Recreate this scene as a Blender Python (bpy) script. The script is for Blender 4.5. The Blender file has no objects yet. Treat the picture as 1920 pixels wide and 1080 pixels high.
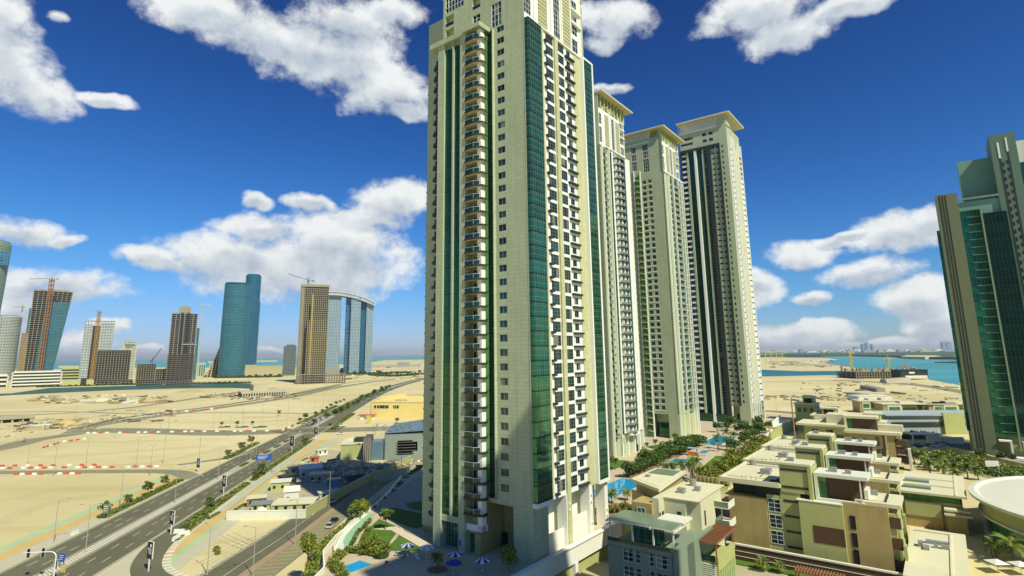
import bpy, bmesh, math, random
from mathutils import Vector, Matrix
R = math.radians
S = bpy.context.scene
COL = S.collection
rnd = random.Random(7)

# ------------------------------------------------------------------ camera
FPX, PPX, PPY, PITCH, ROLL, CAMH = 1050., 960., 470., math.atan(193/1050.), .0135, 52.
cf = Vector((0, math.cos(PITCH), math.sin(PITCH)))
_r, _u = Vector((1, 0, 0)), Vector((0, -math.sin(PITCH), math.cos(PITCH)))
cr = math.cos(ROLL)*_r - math.sin(ROLL)*_u
cu = math.cos(ROLL)*_u + math.sin(ROLL)*_r
cam = bpy.data.cameras.new('camera'); co = bpy.data.objects.new('camera', cam); COL.objects.link(co)
cam.sensor_width = 36; cam.lens = FPX/1920*36; cam.shift_y = -(540-PPY)/1920
cam.clip_start = .5; cam.clip_end = 90000
m = Matrix((cr, cu, -cf)).transposed().to_4x4(); m.translation = (0, 0, CAMH); co.matrix_world = m
S.camera = co

# ------------------------------------------------------------------ sun, sky, exposure
SUN_AZ, SUN_EL = 144.5, 49.
to_sun = Vector((math.sin(R(SUN_AZ))*math.cos(R(SUN_EL)), math.cos(R(SUN_AZ))*math.cos(R(SUN_EL)), math.sin(R(SUN_EL))))
sl = bpy.data.lights.new('sun', 'SUN'); sl.energy = 4.6; sl.angle = R(.6); sl.color = (1, .95, .80)
so = bpy.data.objects.new('sun', sl); COL.objects.link(so); so.location = (0, -40, 400)
so.rotation_euler = to_sun.to_track_quat('Z', 'Y').to_euler()
S.view_settings.view_transform = 'Standard'; S.view_settings.look = 'None'
S.view_settings.exposure = .25; S.view_settings.gamma = 1

class NT:
    """tiny helper round a node tree"""
    def __init__(s, t): s.t = t; s.n = t.nodes; s.l = t.links
    def new(s, k, **kw):
        n = s.n.new(k)
        for a, v in kw.items(): setattr(n, a, v)
        return n
    def put(s, sock, v):
        if v is None: return
        if hasattr(v, 'is_output') : s.l.new(v, sock)
        elif hasattr(v, 'outputs'): s.l.new(v.outputs[0], sock)
        else: sock.default_value = v
    def m(s, op, a, b=None, c=None, clamp=False):
        n = s.new('ShaderNodeMath', operation=op, use_clamp=clamp)
        s.put(n.inputs[0], a); s.put(n.inputs[1], b); s.put(n.inputs[2], c)
        return n.outputs[0]
    def dot(s, a, v):
        n = s.new('ShaderNodeVectorMath', operation='DOT_PRODUCT'); s.put(n.inputs[0], a); s.put(n.inputs[1], v)
        return n.outputs['Value']
    def mix(s, f, a, b, blend='MIX'):
        n = s.new('ShaderNodeMix', data_type='RGBA', blend_type=blend)
        s.put(n.inputs[0], f); s.put(n.inputs[6], a); s.put(n.inputs[7], b)
        return n.outputs[2]
    def ramp(s, f, lo, hi, a=0., b=1.):
        n = s.new('ShaderNodeMapRange', interpolation_type='SMOOTHSTEP')
        s.put(n.inputs[0], f); n.inputs[1].default_value = lo; n.inputs[2].default_value = hi
        n.inputs[3].default_value = a; n.inputs[4].default_value = b
        return n.outputs[0]
    def noise(s, vec, scale, detail=4, rough=.55, lac=2.):
        n = s.new('ShaderNodeTexNoise'); s.put(n.inputs['Vector'], vec)
        n.inputs['Scale'].default_value = scale; n.inputs['Detail'].default_value = detail
        n.inputs['Roughness'].default_value = rough; n.inputs['Lacunarity'].default_value = lac
        return n.outputs[0]

def c4(c): return (c[0], c[1], c[2], 1.)
def srgb(r, g, b):
    f = lambda x: (x/255/12.92 if x/255 <= .04045 else ((x/255+.055)/1.055)**2.4)
    return (f(r), f(g), f(b))

def pixray(x, y): return cf + cr*((x-PPX)/FPX) - cu*((y-PPY)/FPX)
def at(x, y, z=0.):
    """the point of the level z that this sight line meets (used to measure the site once)"""
    d = pixray(x, y); t = (z-CAMH)/d.z
    return Vector((d.x*t, d.y*t, z))
def aty(x, y, Y):
    d = pixray(x, y); t = Y/d.y
    return Vector((d.x*t, Y, CAMH+d.z*t))

# world: Nishita sky + cumulus painted by direction, like an HDRI
W = bpy.data.worlds.new('World'); S.world = W; W.use_nodes = True
w = NT(W.node_tree); w.n.clear()
sky = w.new('ShaderNodeTexSky', sky_type='NISHITA', sun_disc=False)
sky.sun_elevation = R(SUN_EL); sky.sun_rotation = R(SUN_AZ); sky.air_density = 1.0; sky.dust_density = .2; sky.ozone_density = 3.5
sky.altitude = 0
SKYK = .10
HAZE = 4.5e-5
FK = SKYK*2**S.view_settings.exposure
def vop(op, a, b):
    n = w.new('ShaderNodeVectorMath', operation=op); w.put(n.inputs[0], a); w.put(n.inputs[1], b); return n.outputs[0]
_x = vop('MULTIPLY', sky.outputs[0], (.1546,)*3); _x = vop('MULTIPLY', _x, _x); _x = vop('MULTIPLY', _x, (.50, 1.02, 1.28))   # deeper, polarised blue
_y = vop('ADD', vop('MULTIPLY', _x, (.85, 1.0, .55)), (1, 1, 1)); SKYC = vop('MULTIPLY', vop('DIVIDE', _x, _y), (1/FK,)*3)
tc = w.new('ShaderNodeTexCoord'); D = tc.outputs['Generated']
warp = w.new('ShaderNodeTexNoise'); warp.inputs['Scale'].default_value = 11; warp.inputs['Detail'].default_value = 3
w.l.new(D, warp.inputs['Vector'])
wv = w.new('ShaderNodeVectorMath', operation='SUBTRACT'); w.l.new(warp.outputs['Color'], wv.inputs[0]); wv.inputs[1].default_value = (.5, .5, .5)
ws = w.new('ShaderNodeVectorMath', operation='SCALE'); w.l.new(wv.outputs[0], ws.inputs[0]); ws.inputs['Scale'].default_value = .05
wa = w.new('ShaderNodeVectorMath', operation='ADD'); w.l.new(D, wa.inputs[0]); w.l.new(ws.outputs[0], wa.inputs[1])
DW = wa.outputs[0]
CLOUDS = [(10, 95, 95, 110), (50, 175, 90, 50), (195, 188, 62, 15), (25, 20, 50, 50), (115, 30, 26, 14),
 (390, 25, 120, 45), (500, 65, 130, 60), (620, 95, 140, 80), (720, 165, 105, 50), (640, 30, 100, 50), (745, 20, 60, 30), (760, 200, 50, 22),
 (1140, 35, 85, 45), (1120, 80, 50, 22), (1135, 163, 48, 12), (1420, 15, 110, 50), (1470, 60, 90, 40), (1590, 5, 110, 26),
 (1425, 535, 42, 34), (1498, 478, 66, 24), (1560, 452, 40, 12), (1600, 440, 40, 10), (1690, 438, 92, 40), (1745, 415, 60, 34), (1620, 512, 100, 24), (1515, 554, 42, 13),
 (1510, 622, 95, 26), (1440, 640, 60, 26), (1710, 560, 80, 40), (1750, 600, 70, 50), (1620, 655, 260, 16),
 (560, 500, 220, 62), (430, 478, 130, 40), (300, 485, 80, 18), (640, 455, 130, 60), (480, 381, 34, 18), (580, 385, 52, 20), (740, 375, 85, 42), (700, 410, 80, 26), (620, 545, 70, 18), (500, 430, 80, 26),
 (50, 428, 80, 26), (110, 440, 45, 10), (105, 535, 150, 40), (40, 575, 100, 62), (215, 605, 42, 16), (165, 640, 60, 24), (250, 655, 60, 10), (505, 663, 46, 9), (760, 664, 46, 7), (560, 664, 60, 6)]
def blob(x, y, rx, ry):
    c = pixray(x, y).normalized(); t = Vector((c.y, -c.x, 0)).normalized(); s_ = c.cross(t); s_ = s_ if s_.z > 0 else -s_
    k = (pixray(x+1, y).normalized()-c).length
    k2 = (pixray(x, y-1).normalized()-c).length
    return c, t/(rx*k), s_/(ry*k2)
dens = low = None
for e in CLOUDS:
    c, t, s_ = blob(*e)
    X = w.m('SUBTRACT', w.dot(DW, t), c.dot(t)); Y = w.m('SUBTRACT', w.dot(DW, s_), c.dot(s_))
    # e.g. 1 - X^2 - Y^2, and the same for the cloud's underside
    X2 = w.m('MULTIPLY', X, X)
    d = w.m('SUBTRACT', 1., w.m('MULTIPLY_ADD', Y, Y, X2))
    Yl = w.m('ADD', Y, .62)
    l = w.m('SUBTRACT', 1., w.m('MULTIPLY_ADD', Yl, Yl, X2))
    dens = d if dens is None else w.m('SMOOTH_MAX', dens, d, .3)
    low = l if low is None else w.m('SMOOTH_MAX', low, l, .3)
mp = w.new('ShaderNodeMapping'); w.l.new(D, mp.inputs[0]); mp.inputs['Scale'].default_value = (1, 1, 1.25)
f1 = w.noise(mp.outputs[0], 12., 10, .60); f2 = w.noise(mp.outputs[0], 3.2, 4, .5)
mp2 = w.new('ShaderNodeMapping'); w.l.new(D, mp2.inputs[0]); mp2.inputs['Scale'].default_value = (1, 1, 1.25); mp2.inputs['Location'].default_value = (.012, -.008, -.022)
f3 = w.noise(mp2.outputs[0], 12., 7, .58)
den = w.m('ADD', w.m('MAXIMUM', dens, -1.5), w.m('MULTIPLY_ADD', f1, 3.0, -1.28))
den = w.m('ADD', den, w.m('MULTIPLY_ADD', f2, 1.3, -.65))
f4 = w.noise(mp.outputs[0], 46., 5, .62); den = w.m('ADD', den, w.m('MULTIPLY_ADD', f4, 1.1, -.55))
alpha = w.ramp(den, -.12, .98)
relief = w.m('MULTIPLY', w.m('SUBTRACT', f3, f1), 2.2)
sh = w.m('ADD', w.m('MULTIPLY', w.ramp(low, .05, 1.0), .70), w.m('MULTIPLY_ADD', relief, 1.0, .0))
sh = w.m('ADD', sh, w.m('MULTIPLY', w.ramp(den, 1.0, 2.4), .16))
sh = w.m('MINIMUM', w.m('MAXIMUM', sh, 0.), 1.)
cc = w.mix(sh, (.88/FK, .91/FK, .91/FK, 1), (.42/FK, .50/FK, .60/FK, 1))
fin = w.mix(alpha, SKYC, cc)
bg = w.new('ShaderNodeBackground'); bg.inputs['Strength'].default_value = SKYK; w.l.new(fin, bg.inputs['Color'])
wo = w.new('ShaderNodeOutputWorld'); w.l.new(bg.outputs[0], wo.inputs['Surface'])
W.cycles.sampling_method = 'MANUAL'; W.cycles.sample_map_resolution = 512

# ------------------------------------------------------------------ mesh building
AZ = 37.
UX, UY = math.cos(R(AZ)), -math.sin(R(AZ)); VX, VY = math.sin(R(AZ)), math.cos(R(AZ))
OX, OY = 4., 133.
def P(u, v, z=0.): return Vector((OX+u*UX+v*VX, OY+u*UY+v*VY, z))
def uv(p): return ((p.x-OX)*UX+(p.y-OY)*UY, (p.x-OX)*VX+(p.y-OY)*VY)

class MB:
    def __init__(s): s.v = []; s.f = []; s.mi = []
    def face(s, pts, m=0):
        i = len(s.v); s.v += [tuple(p) for p in pts]; s.f.append(tuple(range(i, i+len(pts)))); s.mi.append(m)
    def box(s, x0, x1, y0, y1, z0, z1, m=0, skip=''):
        if x0 > x1: x0, x1 = x1, x0
        if y0 > y1: y0, y1 = y1, y0
        if z0 > z1: z0, z1 = z1, z0
        i = len(s.v)
        s.v += [(x0,y0,z0),(x1,y0,z0),(x1,y1,z0),(x0,y1,z0),(x0,y0,z1),(x1,y0,z1),(x1,y1,z1),(x0,y1,z1)]
        F = {'b':(0,3,2,1),'t':(4,5,6,7),'s':(0,1,5,4),'e':(1,2,6,5),'n':(2,3,7,6),'w':(3,0,4,7)}
        for k, q in F.items():
            if k in skip: continue
            s.f.append(tuple(i+a for a in q)); s.mi.append(m[k] if isinstance(m, dict) else m)
        return s
    def prism(s, pts, z0, z1, m=0, mt=None, mb=None, bottom=True):
        n = len(pts); i = len(s.v)
        a = sum(pts[k][0]*pts[(k+1)%n][1]-pts[(k+1)%n][0]*pts[k][1] for k in range(n))
        if a < 0: pts = pts[::-1]
        s.v += [(p[0], p[1], z0) for p in pts] + [(p[0], p[1], z1) for p in pts]
        for k in range(n):
            j = (k+1) % n; s.f.append((i+k, i+j, i+n+j, i+n+k)); s.mi.append(m)
        s.f.append(tuple(i+n+k for k in range(n))); s.mi.append(m if mt is None else mt)
        if bottom: s.f.append(tuple(i+k for k in reversed(range(n)))); s.mi.append(m if mb is None else mb)
        return s
    def loft(s, rings, m=0, cap=True):
        n = len(rings[0]); b = len(s.v)
        for r in rings: s.v += [tuple(p) for p in r]
        for k in range(len(rings)-1):
            for j in range(n):
                q = (j+1) % n
                s.f.append((b+k*n+j, b+k*n+q, b+(k+1)*n+q, b+(k+1)*n+j)); s.mi.append(m)
        if cap:
            s.f.append(tuple(b+j for j in reversed(range(n)))); s.mi.append(m)
            s.f.append(tuple(b+(len(rings)-1)*n+j for j in range(n))); s.mi.append(m)
        return s
    def tube(s, p0, p1, r0, r1=None, n=6, m=0):
        r1 = r0 if r1 is None else r1; p0 = Vector(p0); p1 = Vector(p1); d = (p1-p0).normalized()
        a = d.orthogonal().normalized(); b = d.cross(a)
        ring = lambda p, r: [p+a*(r*math.cos(2*math.pi*k/n))+b*(r*math.sin(2*math.pi*k/n)) for k in range(n)]
        return s.loft([ring(p0, r0), ring(p1, r1)], m)
    def bar(s, p0, p1, w_, h, m=0):
        p0 = Vector(p0); p1 = Vector(p1); d = (p1-p0).normalized(); a = d.cross(Vector((0,0,1)))
        a = (Vector((1,0,0)) if a.length < 1e-4 else a).normalized(); b = a.cross(d)
        ring = lambda p: [p+a*w_/2+b*h/2, p-a*w_/2+b*h/2, p-a*w_/2-b*h/2, p+a*w_/2-b*h/2]
        return s.loft([ring(p0), ring(p1)], m)
    def cyl(s, x, y, z0, z1, r0, r1=None, n=12, m=0):
        return s.tube((x, y, z0), (x, y, z1), r0, r1, n, m)
    def punched(s, mp, s0, s1, z0, z1, holes, depth=.35, m=0, mr=None):
        """wall sheet in plane mp(s,z,d) with rectangular openings and their reveals"""
        mr = m if mr is None else mr
        xs = sorted({s0, s1, *[round(h[0], 4) for h in holes], *[round(h[1], 4) for h in holes]})
        # strips between distinct x edges, merged vertically to keep the mesh light
        for a, b in zip(xs, xs[1:]):
            hs_ = sorted((h[2], h[3]) for h in holes if h[0] < b-1e-5 and h[1] > a+1e-5)
            z = z0
            for q0, q1 in hs_:
                if q0 > z+1e-5: s.face([mp(a,z,0), mp(b,z,0), mp(b,q0,0), mp(a,q0,0)], m)
                z = max(z, q1)
            if z < z1-1e-5: s.face([mp(a,z,0), mp(b,z,0), mp(b,z1,0), mp(a,z1,0)], m)
        for a, b, q0, q1 in holes:
            d = depth
            s.face([mp(a,q0,0), mp(b,q0,0), mp(b,q0,d), mp(a,q0,d)], mr); s.face([mp(a,q1,0), mp(b,q1,0), mp(b,q1,d), mp(a,q1,d)], mr)
            s.face([mp(a,q0,0), mp(a,q1,0), mp(a,q1,d), mp(a,q0,d)], mr); s.face([mp(b,q0,0), mp(b,q1,0), mp(b,q1,d), mp(b,q0,d)], mr)
        return s
    def build(s, name, mats, parent=None, org=(0, 0, 0), smooth=False, fix=False):
        me = bpy.data.meshes.new(name)
        ox, oy, oz = org
        me.from_pydata([(x-ox, y-oy, z-oz) for x, y, z in s.v], [], s.f)
        if not isinstance(mats, (list, tuple)): mats = [mats]
        for q in mats: me.materials.append(q)
        me.polygons.foreach_set('material_index', s.mi)
        if smooth: me.polygons.foreach_set('use_smooth', [True]*len(s.f))
        if fix:
            b = bmesh.new(); b.from_mesh(me); bmesh.ops.remove_doubles(b, verts=b.verts, dist=1e-4); bmesh.ops.recalc_face_normals(b, faces=b.faces); b.to_mesh(me); b.free()
        me.update()
        o = bpy.data.objects.new(name, me); COL.objects.link(o)
        if parent: o.parent = parent
        return o

def tag(o, label=None, cat=None, group=None, kind=None):
    if label: o['label'] = label
    if cat: o['category'] = cat
    if group: o['group'] = group
    if kind: o['kind'] = kind
    return o
def thing(name, label, cat, loc=(0, 0, 0), rz=0., group=None):
    o = bpy.data.objects.new(name, None); COL.objects.link(o); o.location = loc; o.rotation_euler = (0, 0, rz)
    o.empty_display_size = .5
    return tag(o, label, cat, group)
def gthing(name, label, cat, u, v, z, group=None):   # stands on the estate's street grid
    return thing(name, label, cat, P(u, v, z), -R(AZ), group)
def kids(o): return [c for c in bpy.data.objects if c.parent == o]
def dup(o, loc=None, rz=None, label=None, group=None, scale=None, parent=None, ch=None):
    c = o.copy(); COL.objects.link(c)
    if parent: c.parent = parent
    if loc is not None: c.location = loc
    if rz is not None: c.rotation_euler = (0, 0, rz)
    if scale is not None: c.scale = (scale,)*3 if not isinstance(scale, tuple) else scale
    if label: c['label'] = label
    if group: c['group'] = group
    for k in (CH.get(o.name) if ch is None else ch) or []: dup(k, parent=c)
    return c
CH = {}
def proto(o):   # remember a finished thing's children once, so that copying it is cheap
    def rec(x):
        CH[x.name] = kids(x)
        for k in CH[x.name]: rec(k)
    rec(o); return o
def rep(name, mb, mats, spots, parent, cap=100, smooth=False):
    """one part repeated; past the first hundred the rest is one part marked stuff"""
    base = mb.build(name, mats, parent, smooth=smooth); out = [base]
    base.location = spots[0]
    for p in spots[1:cap-1] if len(spots) > cap else spots[1:]:
        c = base.copy(); COL.objects.link(c); c.location = p; out.append(c)
    if len(spots) > cap:
        r = MB()
        for p in spots[cap-1:]:
            i = len(r.v); r.v += [(x+p[0], y+p[1], z+p[2]) for x, y, z in mb.v]
            r.f += [tuple(i+a for a in f) for f in mb.f]; r.mi += mb.mi
        tag(r.build(name, mats, parent), kind='stuff')
    return out

# ------------------------------------------------------------------ materials
def base(name, rough=.7, spec=.4, metal=0.):
    m_ = bpy.data.materials.new(name); m_.use_nodes = True
    t = NT(m_.node_tree); b = t.n['Principled BSDF']
    b.inputs['Roughness'].default_value = rough; b.inputs['Specular IOR Level'].default_value = spec; b.inputs['Metallic'].default_value = metal
    return m_, t, b
def plain(name, col, rough=.7, var=.12, scale=.6, spec=.4, metal=0., bump=0., grime=0.):
    m_, t, b = base(name, rough, spec, metal)
    tcn = t.new('ShaderNodeTexCoord').outputs['Object']
    n1 = t.noise(tcn, scale, 6, .6); n2 = t.noise(tcn, scale*9, 3, .6)
    f = t.m('ADD', t.m('MULTIPLY', n1, .7), t.m('MULTIPLY', n2, .3))
    lo = tuple(max(0, x*(1-2.2*var)) for x in col); hi = tuple(min(1, x*(1+2.2*var)) for x in col)
    c = t.mix(f, c4(lo), c4(hi))
    if grime:
        mpn = t.new('ShaderNodeMapping'); t.l.new(tcn, mpn.inputs[0]); mpn.inputs['Scale'].default_value = (1, 1, .06)
        g = t.ramp(t.noise(mpn.outputs[0], 1.6, 5, .65), .5, .75)
        c = t.mix(t.m('MULTIPLY', g, grime), c, c4(tuple(x*.55 for x in col)))
    t.put(b.inputs['Base Color'], c)
    if bump:
        bn = t.new('ShaderNodeBump'); bn.inputs['Strength'].default_value = bump; bn.inputs['Distance'].default_value = .05
        t.l.new(n2, bn.inputs['Height']); t.l.new(bn.outputs[0], b.inputs['Normal'])
    return m_
def frac_line(t, x, period, width):
    f = t.m('FRACT', t.m('DIVIDE', x, period))
    return t.m('LESS_THAN', f, width/period)
def clad(name, col, ph=1.15, pw=1.6, joint=.72, var=.06, grime=.16, rough=.6, jw=.07):
    """stone or panel cladding with joints, slab to slab tone and rain streaks"""
    m_, t, b = base(name, rough, .35)
    tcn = t.new('ShaderNodeTexCoord').outputs['Object']
    sx = t.new('ShaderNodeSeparateXYZ'); t.l.new(tcn, sx.inputs[0])
    h = t.m('ADD', sx.outputs[0], sx.outputs[1]); z = sx.outputs[2]
    row = t.m('FLOOR', t.m('DIVIDE', z, ph)); sh = t.m('MULTIPLY', t.m('MODULO', row, 2.), pw*.5)
    hx = t.m('ADD', h, sh); colm = t.m('FLOOR', t.m('DIVIDE', hx, pw))
    cv = t.new('ShaderNodeCombineXYZ'); t.l.new(row, cv.inputs[0]); t.l.new(colm, cv.inputs[1])
    wn = t.new('ShaderNodeTexWhiteNoise', noise_dimensions='3D'); t.l.new(cv.outputs[0], wn.inputs[0])
    j = t.m('MAXIMUM', frac_line(t, z, ph, jw), frac_line(t, hx, pw, jw*.8))
    f = t.m('ADD', t.m('MULTIPLY', wn.outputs[0], .6), t.m('MULTIPLY', t.noise(tcn, .12, 5, .6), .8))
    c = t.mix(f, c4(tuple(x*(1-2*var) for x in col)), c4(tuple(min(1, x*(1+2*var)) for x in col)))
    mpn = t.new('ShaderNodeMapping'); t.l.new(tcn, mpn.inputs[0]); mpn.inputs['Scale'].default_value = (1, 1, .035)
    g = t.ramp(t.noise(mpn.outputs[0], 1.3, 6, .65), .44, .70)
    c = t.mix(t.m('MULTIPLY', g, grime*1.6), c, c4(tuple(x*.62 for x in col)))
    c = t.mix(t.m('MULTIPLY', t.ramp(t.noise(tcn, .035, 4, .6), .45, .7), .22), c, c4((col[0]*.82, col[1]*.80, col[2]*.66)))
    c = t.mix(t.m('MULTIPLY', j, 1-joint), c, c4(tuple(x*.25 for x in col)))
    t.put(b.inputs['Base Color'], c)
    return m_
def glaz(name, tint, fh=3.44, pw=1.1, z0=0., dark=.5, mull=(.2, .24, .17), mw=.09, rough=.04, metal=.55, band=.3, lines=True, hz=None):
    """reflective tinted curtain glass: floor bands, thin mullions, panes that differ a little"""
    m_, t, b = base(name, rough, .5, metal)
    tcn = t.new('ShaderNodeTexCoord').outputs['Object']
    sx = t.new('ShaderNodeSeparateXYZ'); t.l.new(tcn, sx.inputs[0])
    h = t.m('ADD', sx.outputs[0], sx.outputs[1]); z = t.m('SUBTRACT', sx.outputs[2], z0-200*fh)
    fl = t.m('FLOOR', t.m('DIVIDE', z, fh)); cl = t.m('FLOOR', t.m('DIVIDE', h, pw))
    cv = t.new('ShaderNodeCombineXYZ'); t.l.new(fl, cv.inputs[0]); t.l.new(cl, cv.inputs[1])
    wn = t.new('ShaderNodeTexWhiteNoise', noise_dimensions='3D'); t.l.new(cv.outputs[0], wn.inputs[0])
    wn2 = t.new('ShaderNodeTexWhiteNoise', noise_dimensions='1D'); t.l.new(fl, wn2.inputs['W'])
    v = t.m('ADD', t.m('MULTIPLY', wn.outputs[0], .55), t.m('MULTIPLY', wn2.outputs[0], .45))
    c = t.mix(v, c4(tuple(x*(1-dark) for x in tint)), c4(tuple(min(1, x*(1+dark)) for x in tint)))
    # spandrel
    fr = t.m('FRACT', t.m('DIVIDE', z, fh))
    sp = t.m('LESS_THAN', fr, band/ fh) if band else 0.
    c = t.mix(sp, c, c4(tuple(x*.35 for x in tint)))
    rgh = rough
    if lines:
        L = t.m('MAXIMUM', frac_line(t, h, pw, mw), frac_line(t, z, fh, mw*1.2))
        if hz:
            for q in hz: L = t.m('MAXIMUM', L, frac_line(t, t.m('ADD', z, q), fh, mw))
        c = t.mix(L, c, c4(mull))
        t.put(b.inputs['Metallic'], t.m('MULTIPLY_ADD', L, -metal, metal))
        t.put(b.inputs['Roughness'], t.m('MULTIPLY_ADD', L, .45, rough))
    t.put(b.inputs['Base Color'], c)
    wob = t.noise(tcn, .35, 2, .5)
    bn = t.new('ShaderNodeBump'); bn.inputs['Strength'].default_value = .05; bn.inputs['Distance'].default_value = .3
    t.l.new(t.m('ADD', wob, t.m('MULTIPLY', wn.outputs[0], .02)), bn.inputs['Height']); t.l.new(bn.outputs[0], b.inputs['Normal'])
    return m_
def floors(name, wall, glass, fh=3.5, frac=.45, pw=2.4, gap=.35, rough=.5, var=.5, metal=0.):
    """far facades: window bands between pale slabs"""
    m_, t, b = base(name, rough, .5)
    tcn = t.new('ShaderNodeTexCoord').outputs['Object']
    sx = t.new('ShaderNodeSeparateXYZ'); t.l.new(tcn, sx.inputs[0])
    h = t.m('ADD', sx.outputs[0], sx.outputs[1]); z = sx.outputs[2]
    fl = t.m('FLOOR', t.m('DIVIDE', z, fh)); cl = t.m('FLOOR', t.m('DIVIDE', h, pw))
    cv = t.new('ShaderNodeCombineXYZ'); t.l.new(fl, cv.inputs[0]); t.l.new(cl, cv.inputs[1])
    wn = t.new('ShaderNodeTexWhiteNoise', noise_dimensions='3D'); t.l.new(cv.outputs[0], wn.inputs[0])
    g = t.mix(wn.outputs[0], c4(tuple(x*(1-var) for x in glass)), c4(tuple(min(1, x*(1+var)) for x in glass)))
    isw = t.m('MULTIPLY', t.m('LESS_THAN', t.m('FRACT', t.m('DIVIDE', z, fh)), frac), t.m('GREATER_THAN', t.m('FRACT', t.m('DIVIDE', h, pw)), gap))
    wl = t.mix(t.noise(tcn, .05, 5, .6), c4(tuple(x*.8 for x in wall)), c4(tuple(min(1, x*1.15) for x in wall)))
    t.put(b.inputs['Base Color'], t.mix(isw, wl, g))
    t.put(b.inputs['Roughness'], t.m('MULTIPLY_ADD', isw, -.3, rough)); t.put(b.inputs['Metallic'], t.m('MULTIPLY', isw, metal))
    return m_

STONE = clad('pale_stone', (.43, .48, .285), ph=.95, pw=1.9, joint=.68, var=.04, grime=.24, jw=.09)
CREAM = clad('cream_stone', (.50, .50, .26), ph=.7, pw=1.3, joint=.86)
WHITE = plain('white_paint', (.82, .82, .68), .5, .04, .3, grime=.12)
WHITE2 = plain('off_white', (.68, .68, .52), .55, .06, .3, grime=.15)
BEIGE = clad('beige_render', (.40, .31, .115), ph=2.6, pw=4, joint=.9, grime=.2)
BEIGE2 = plain('pale_render', (.41, .43, .155), .7, .06, .25, grime=.2)
SOFF = plain('soffit_paint', (.60, .54, .30), .7, .05, .4)
DARKE = plain('dark_edge', (.03, .033, .024), .5, .15, .5)
CHAR = plain('charcoal_panel', (.026, .036, .026), .5, .15, .2, grime=.2)
DARKW = plain('dark_room', (.012, .014, .012), .8, .1)
WINDOW, _t, _b = base('window_glass', .05, .5)     # dark panes; some with blinds down, some curtained, some open and black
_oi = _t.new('ShaderNodeObjectInfo').outputs['Random']; _o = _t.new('ShaderNodeTexCoord').outputs['Object']
_sx = _t.new('ShaderNodeSeparateXYZ'); _t.l.new(_o, _sx.inputs[0])
_cv = _t.new('ShaderNodeCombineXYZ'); _t.l.new(_oi, _cv.inputs[0]); _t.l.new(_t.m('FLOOR', _t.m('DIVIDE', _t.m('ADD', _sx.outputs[0], _sx.outputs[1]), 1.15)), _cv.inputs[1]); _t.l.new(_t.m('FLOOR', _t.m('DIVIDE', _sx.outputs[2], 3.44)), _cv.inputs[2])
_wn = _t.new('ShaderNodeTexWhiteNoise', noise_dimensions='3D'); _t.l.new(_cv.outputs[0], _wn.inputs[0])
_wn2 = _t.new('ShaderNodeTexWhiteNoise', noise_dimensions='1D'); _t.l.new(_t.m('MULTIPLY', _wn.outputs[0], 91.7), _wn2.inputs['W'])
_c = _t.mix(_wn2.outputs[0], c4((.012, .04, .033)), c4((.05, .12, .10)))
_bl = _t.m('GREATER_THAN', _wn.outputs[0], .92); _c = _t.mix(_bl, _c, c4((.20, .20, .13)))
_dk = _t.m('LESS_THAN', _wn.outputs[0], .16); _c = _t.mix(_dk, _c, c4((.008, .012, .010)))
_t.put(_b.inputs['Base Color'], _c); _t.put(_b.inputs['Metallic'], _t.m('MULTIPLY', _t.m('SUBTRACT', 1., _t.m('MAXIMUM', _bl, _dk)), .45)); _t.put(_b.inputs['Roughness'], _t.m('MULTIPLY_ADD', _bl, .3, .05))
TEAL = glaz('teal_curtain_glass', (.045, .18, .095), metal=.7, z0=12.5, pw=1.02, dark=.35, hz=(.5, 1.9), band=.55, mull=(.16, .22, .13), mw=.06)
DGLASS = glaz('dark_strip_glass', (.030, .115, .055), metal=.65, z0=12.5, pw=2.4, dark=.25, band=.25, mull=(.03, .06, .045), mw=.05)
GGLASS = glaz('green_side_glass', (.12, .30, .09), z0=12.5, pw=1.4, dark=.2, band=.3, mull=(.05, .12, .05), metal=.35)
RAIL = glaz('balcony_glass', (.012, .045, .030), pw=1.0, dark=.25, lines=False, band=0, metal=.15)
METALW = plain('white_metal', (.75, .78, .72), .4, .04)
METALG = plain('grey_metal', (.30, .31, .27), .45, .08, metal=.3)
POLE = plain('lamp_pole_grey', (.38, .38, .28), .5, .06, metal=.2)
BLACK = plain('black_paint', (.012, .012, .012), .5, .1)
CONC = plain('raw_concrete', (.34, .31, .19), .85, .16, .25, grime=.35)
CONCD = plain('dark_concrete', (.10, .10, .08), .85, .2, .3)
WOOD = clad('brown_slats', (.11, .058, .028), ph=.35, pw=3., joint=.45, jw=.10, grime=.1)
LOUV = clad('beige_louvre', (.46, .45, .22), ph=1.15, pw=60, joint=.25, jw=.42, grime=.05)
ROOFW = plain('roof_membrane', (.62, .59, .37), .8, .07, .15, grime=0)
GRASS = plain('lawn_grass', (.07, .15, .008), .95, .3, .5, bump=.6)
SOIL = plain('bare_soil', (.22, .15, .06), .95, .25, .5)
LEAFS = [plain('leaf_green_a', (.10, .17, .014), .6, .35, .8), plain('leaf_green_b', (.06, .115, .016), .6, .35, .8), plain('leaf_olive', (.20, .22, .02), .6, .35, .8), plain('leaf_dark', (.034, .070, .013), .6, .35, .8), plain('leaf_yellow', (.32, .30, .02), .6, .3, .8)]
BARK = plain('bark', (.12, .09, .05), .9, .2, 2.)
POOL, _t, _b = base('pool_water', .04, .5)
_o = _t.new('ShaderNodeTexCoord').outputs['Object']
_t.put(_b.inputs['Base Color'], _t.mix(_t.noise(_o, 1.2, 4, .6), c4((.012, .24, .48)), c4((.025, .38, .62))))
_bn = _t.new('ShaderNodeBump'); _bn.inputs['Strength'].default_value = .12; _t.l.new(_t.noise(_o, 2.5, 4, .6), _bn.inputs['Height']); _t.l.new(_bn.outputs[0], _b.inputs['Normal'])
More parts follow.
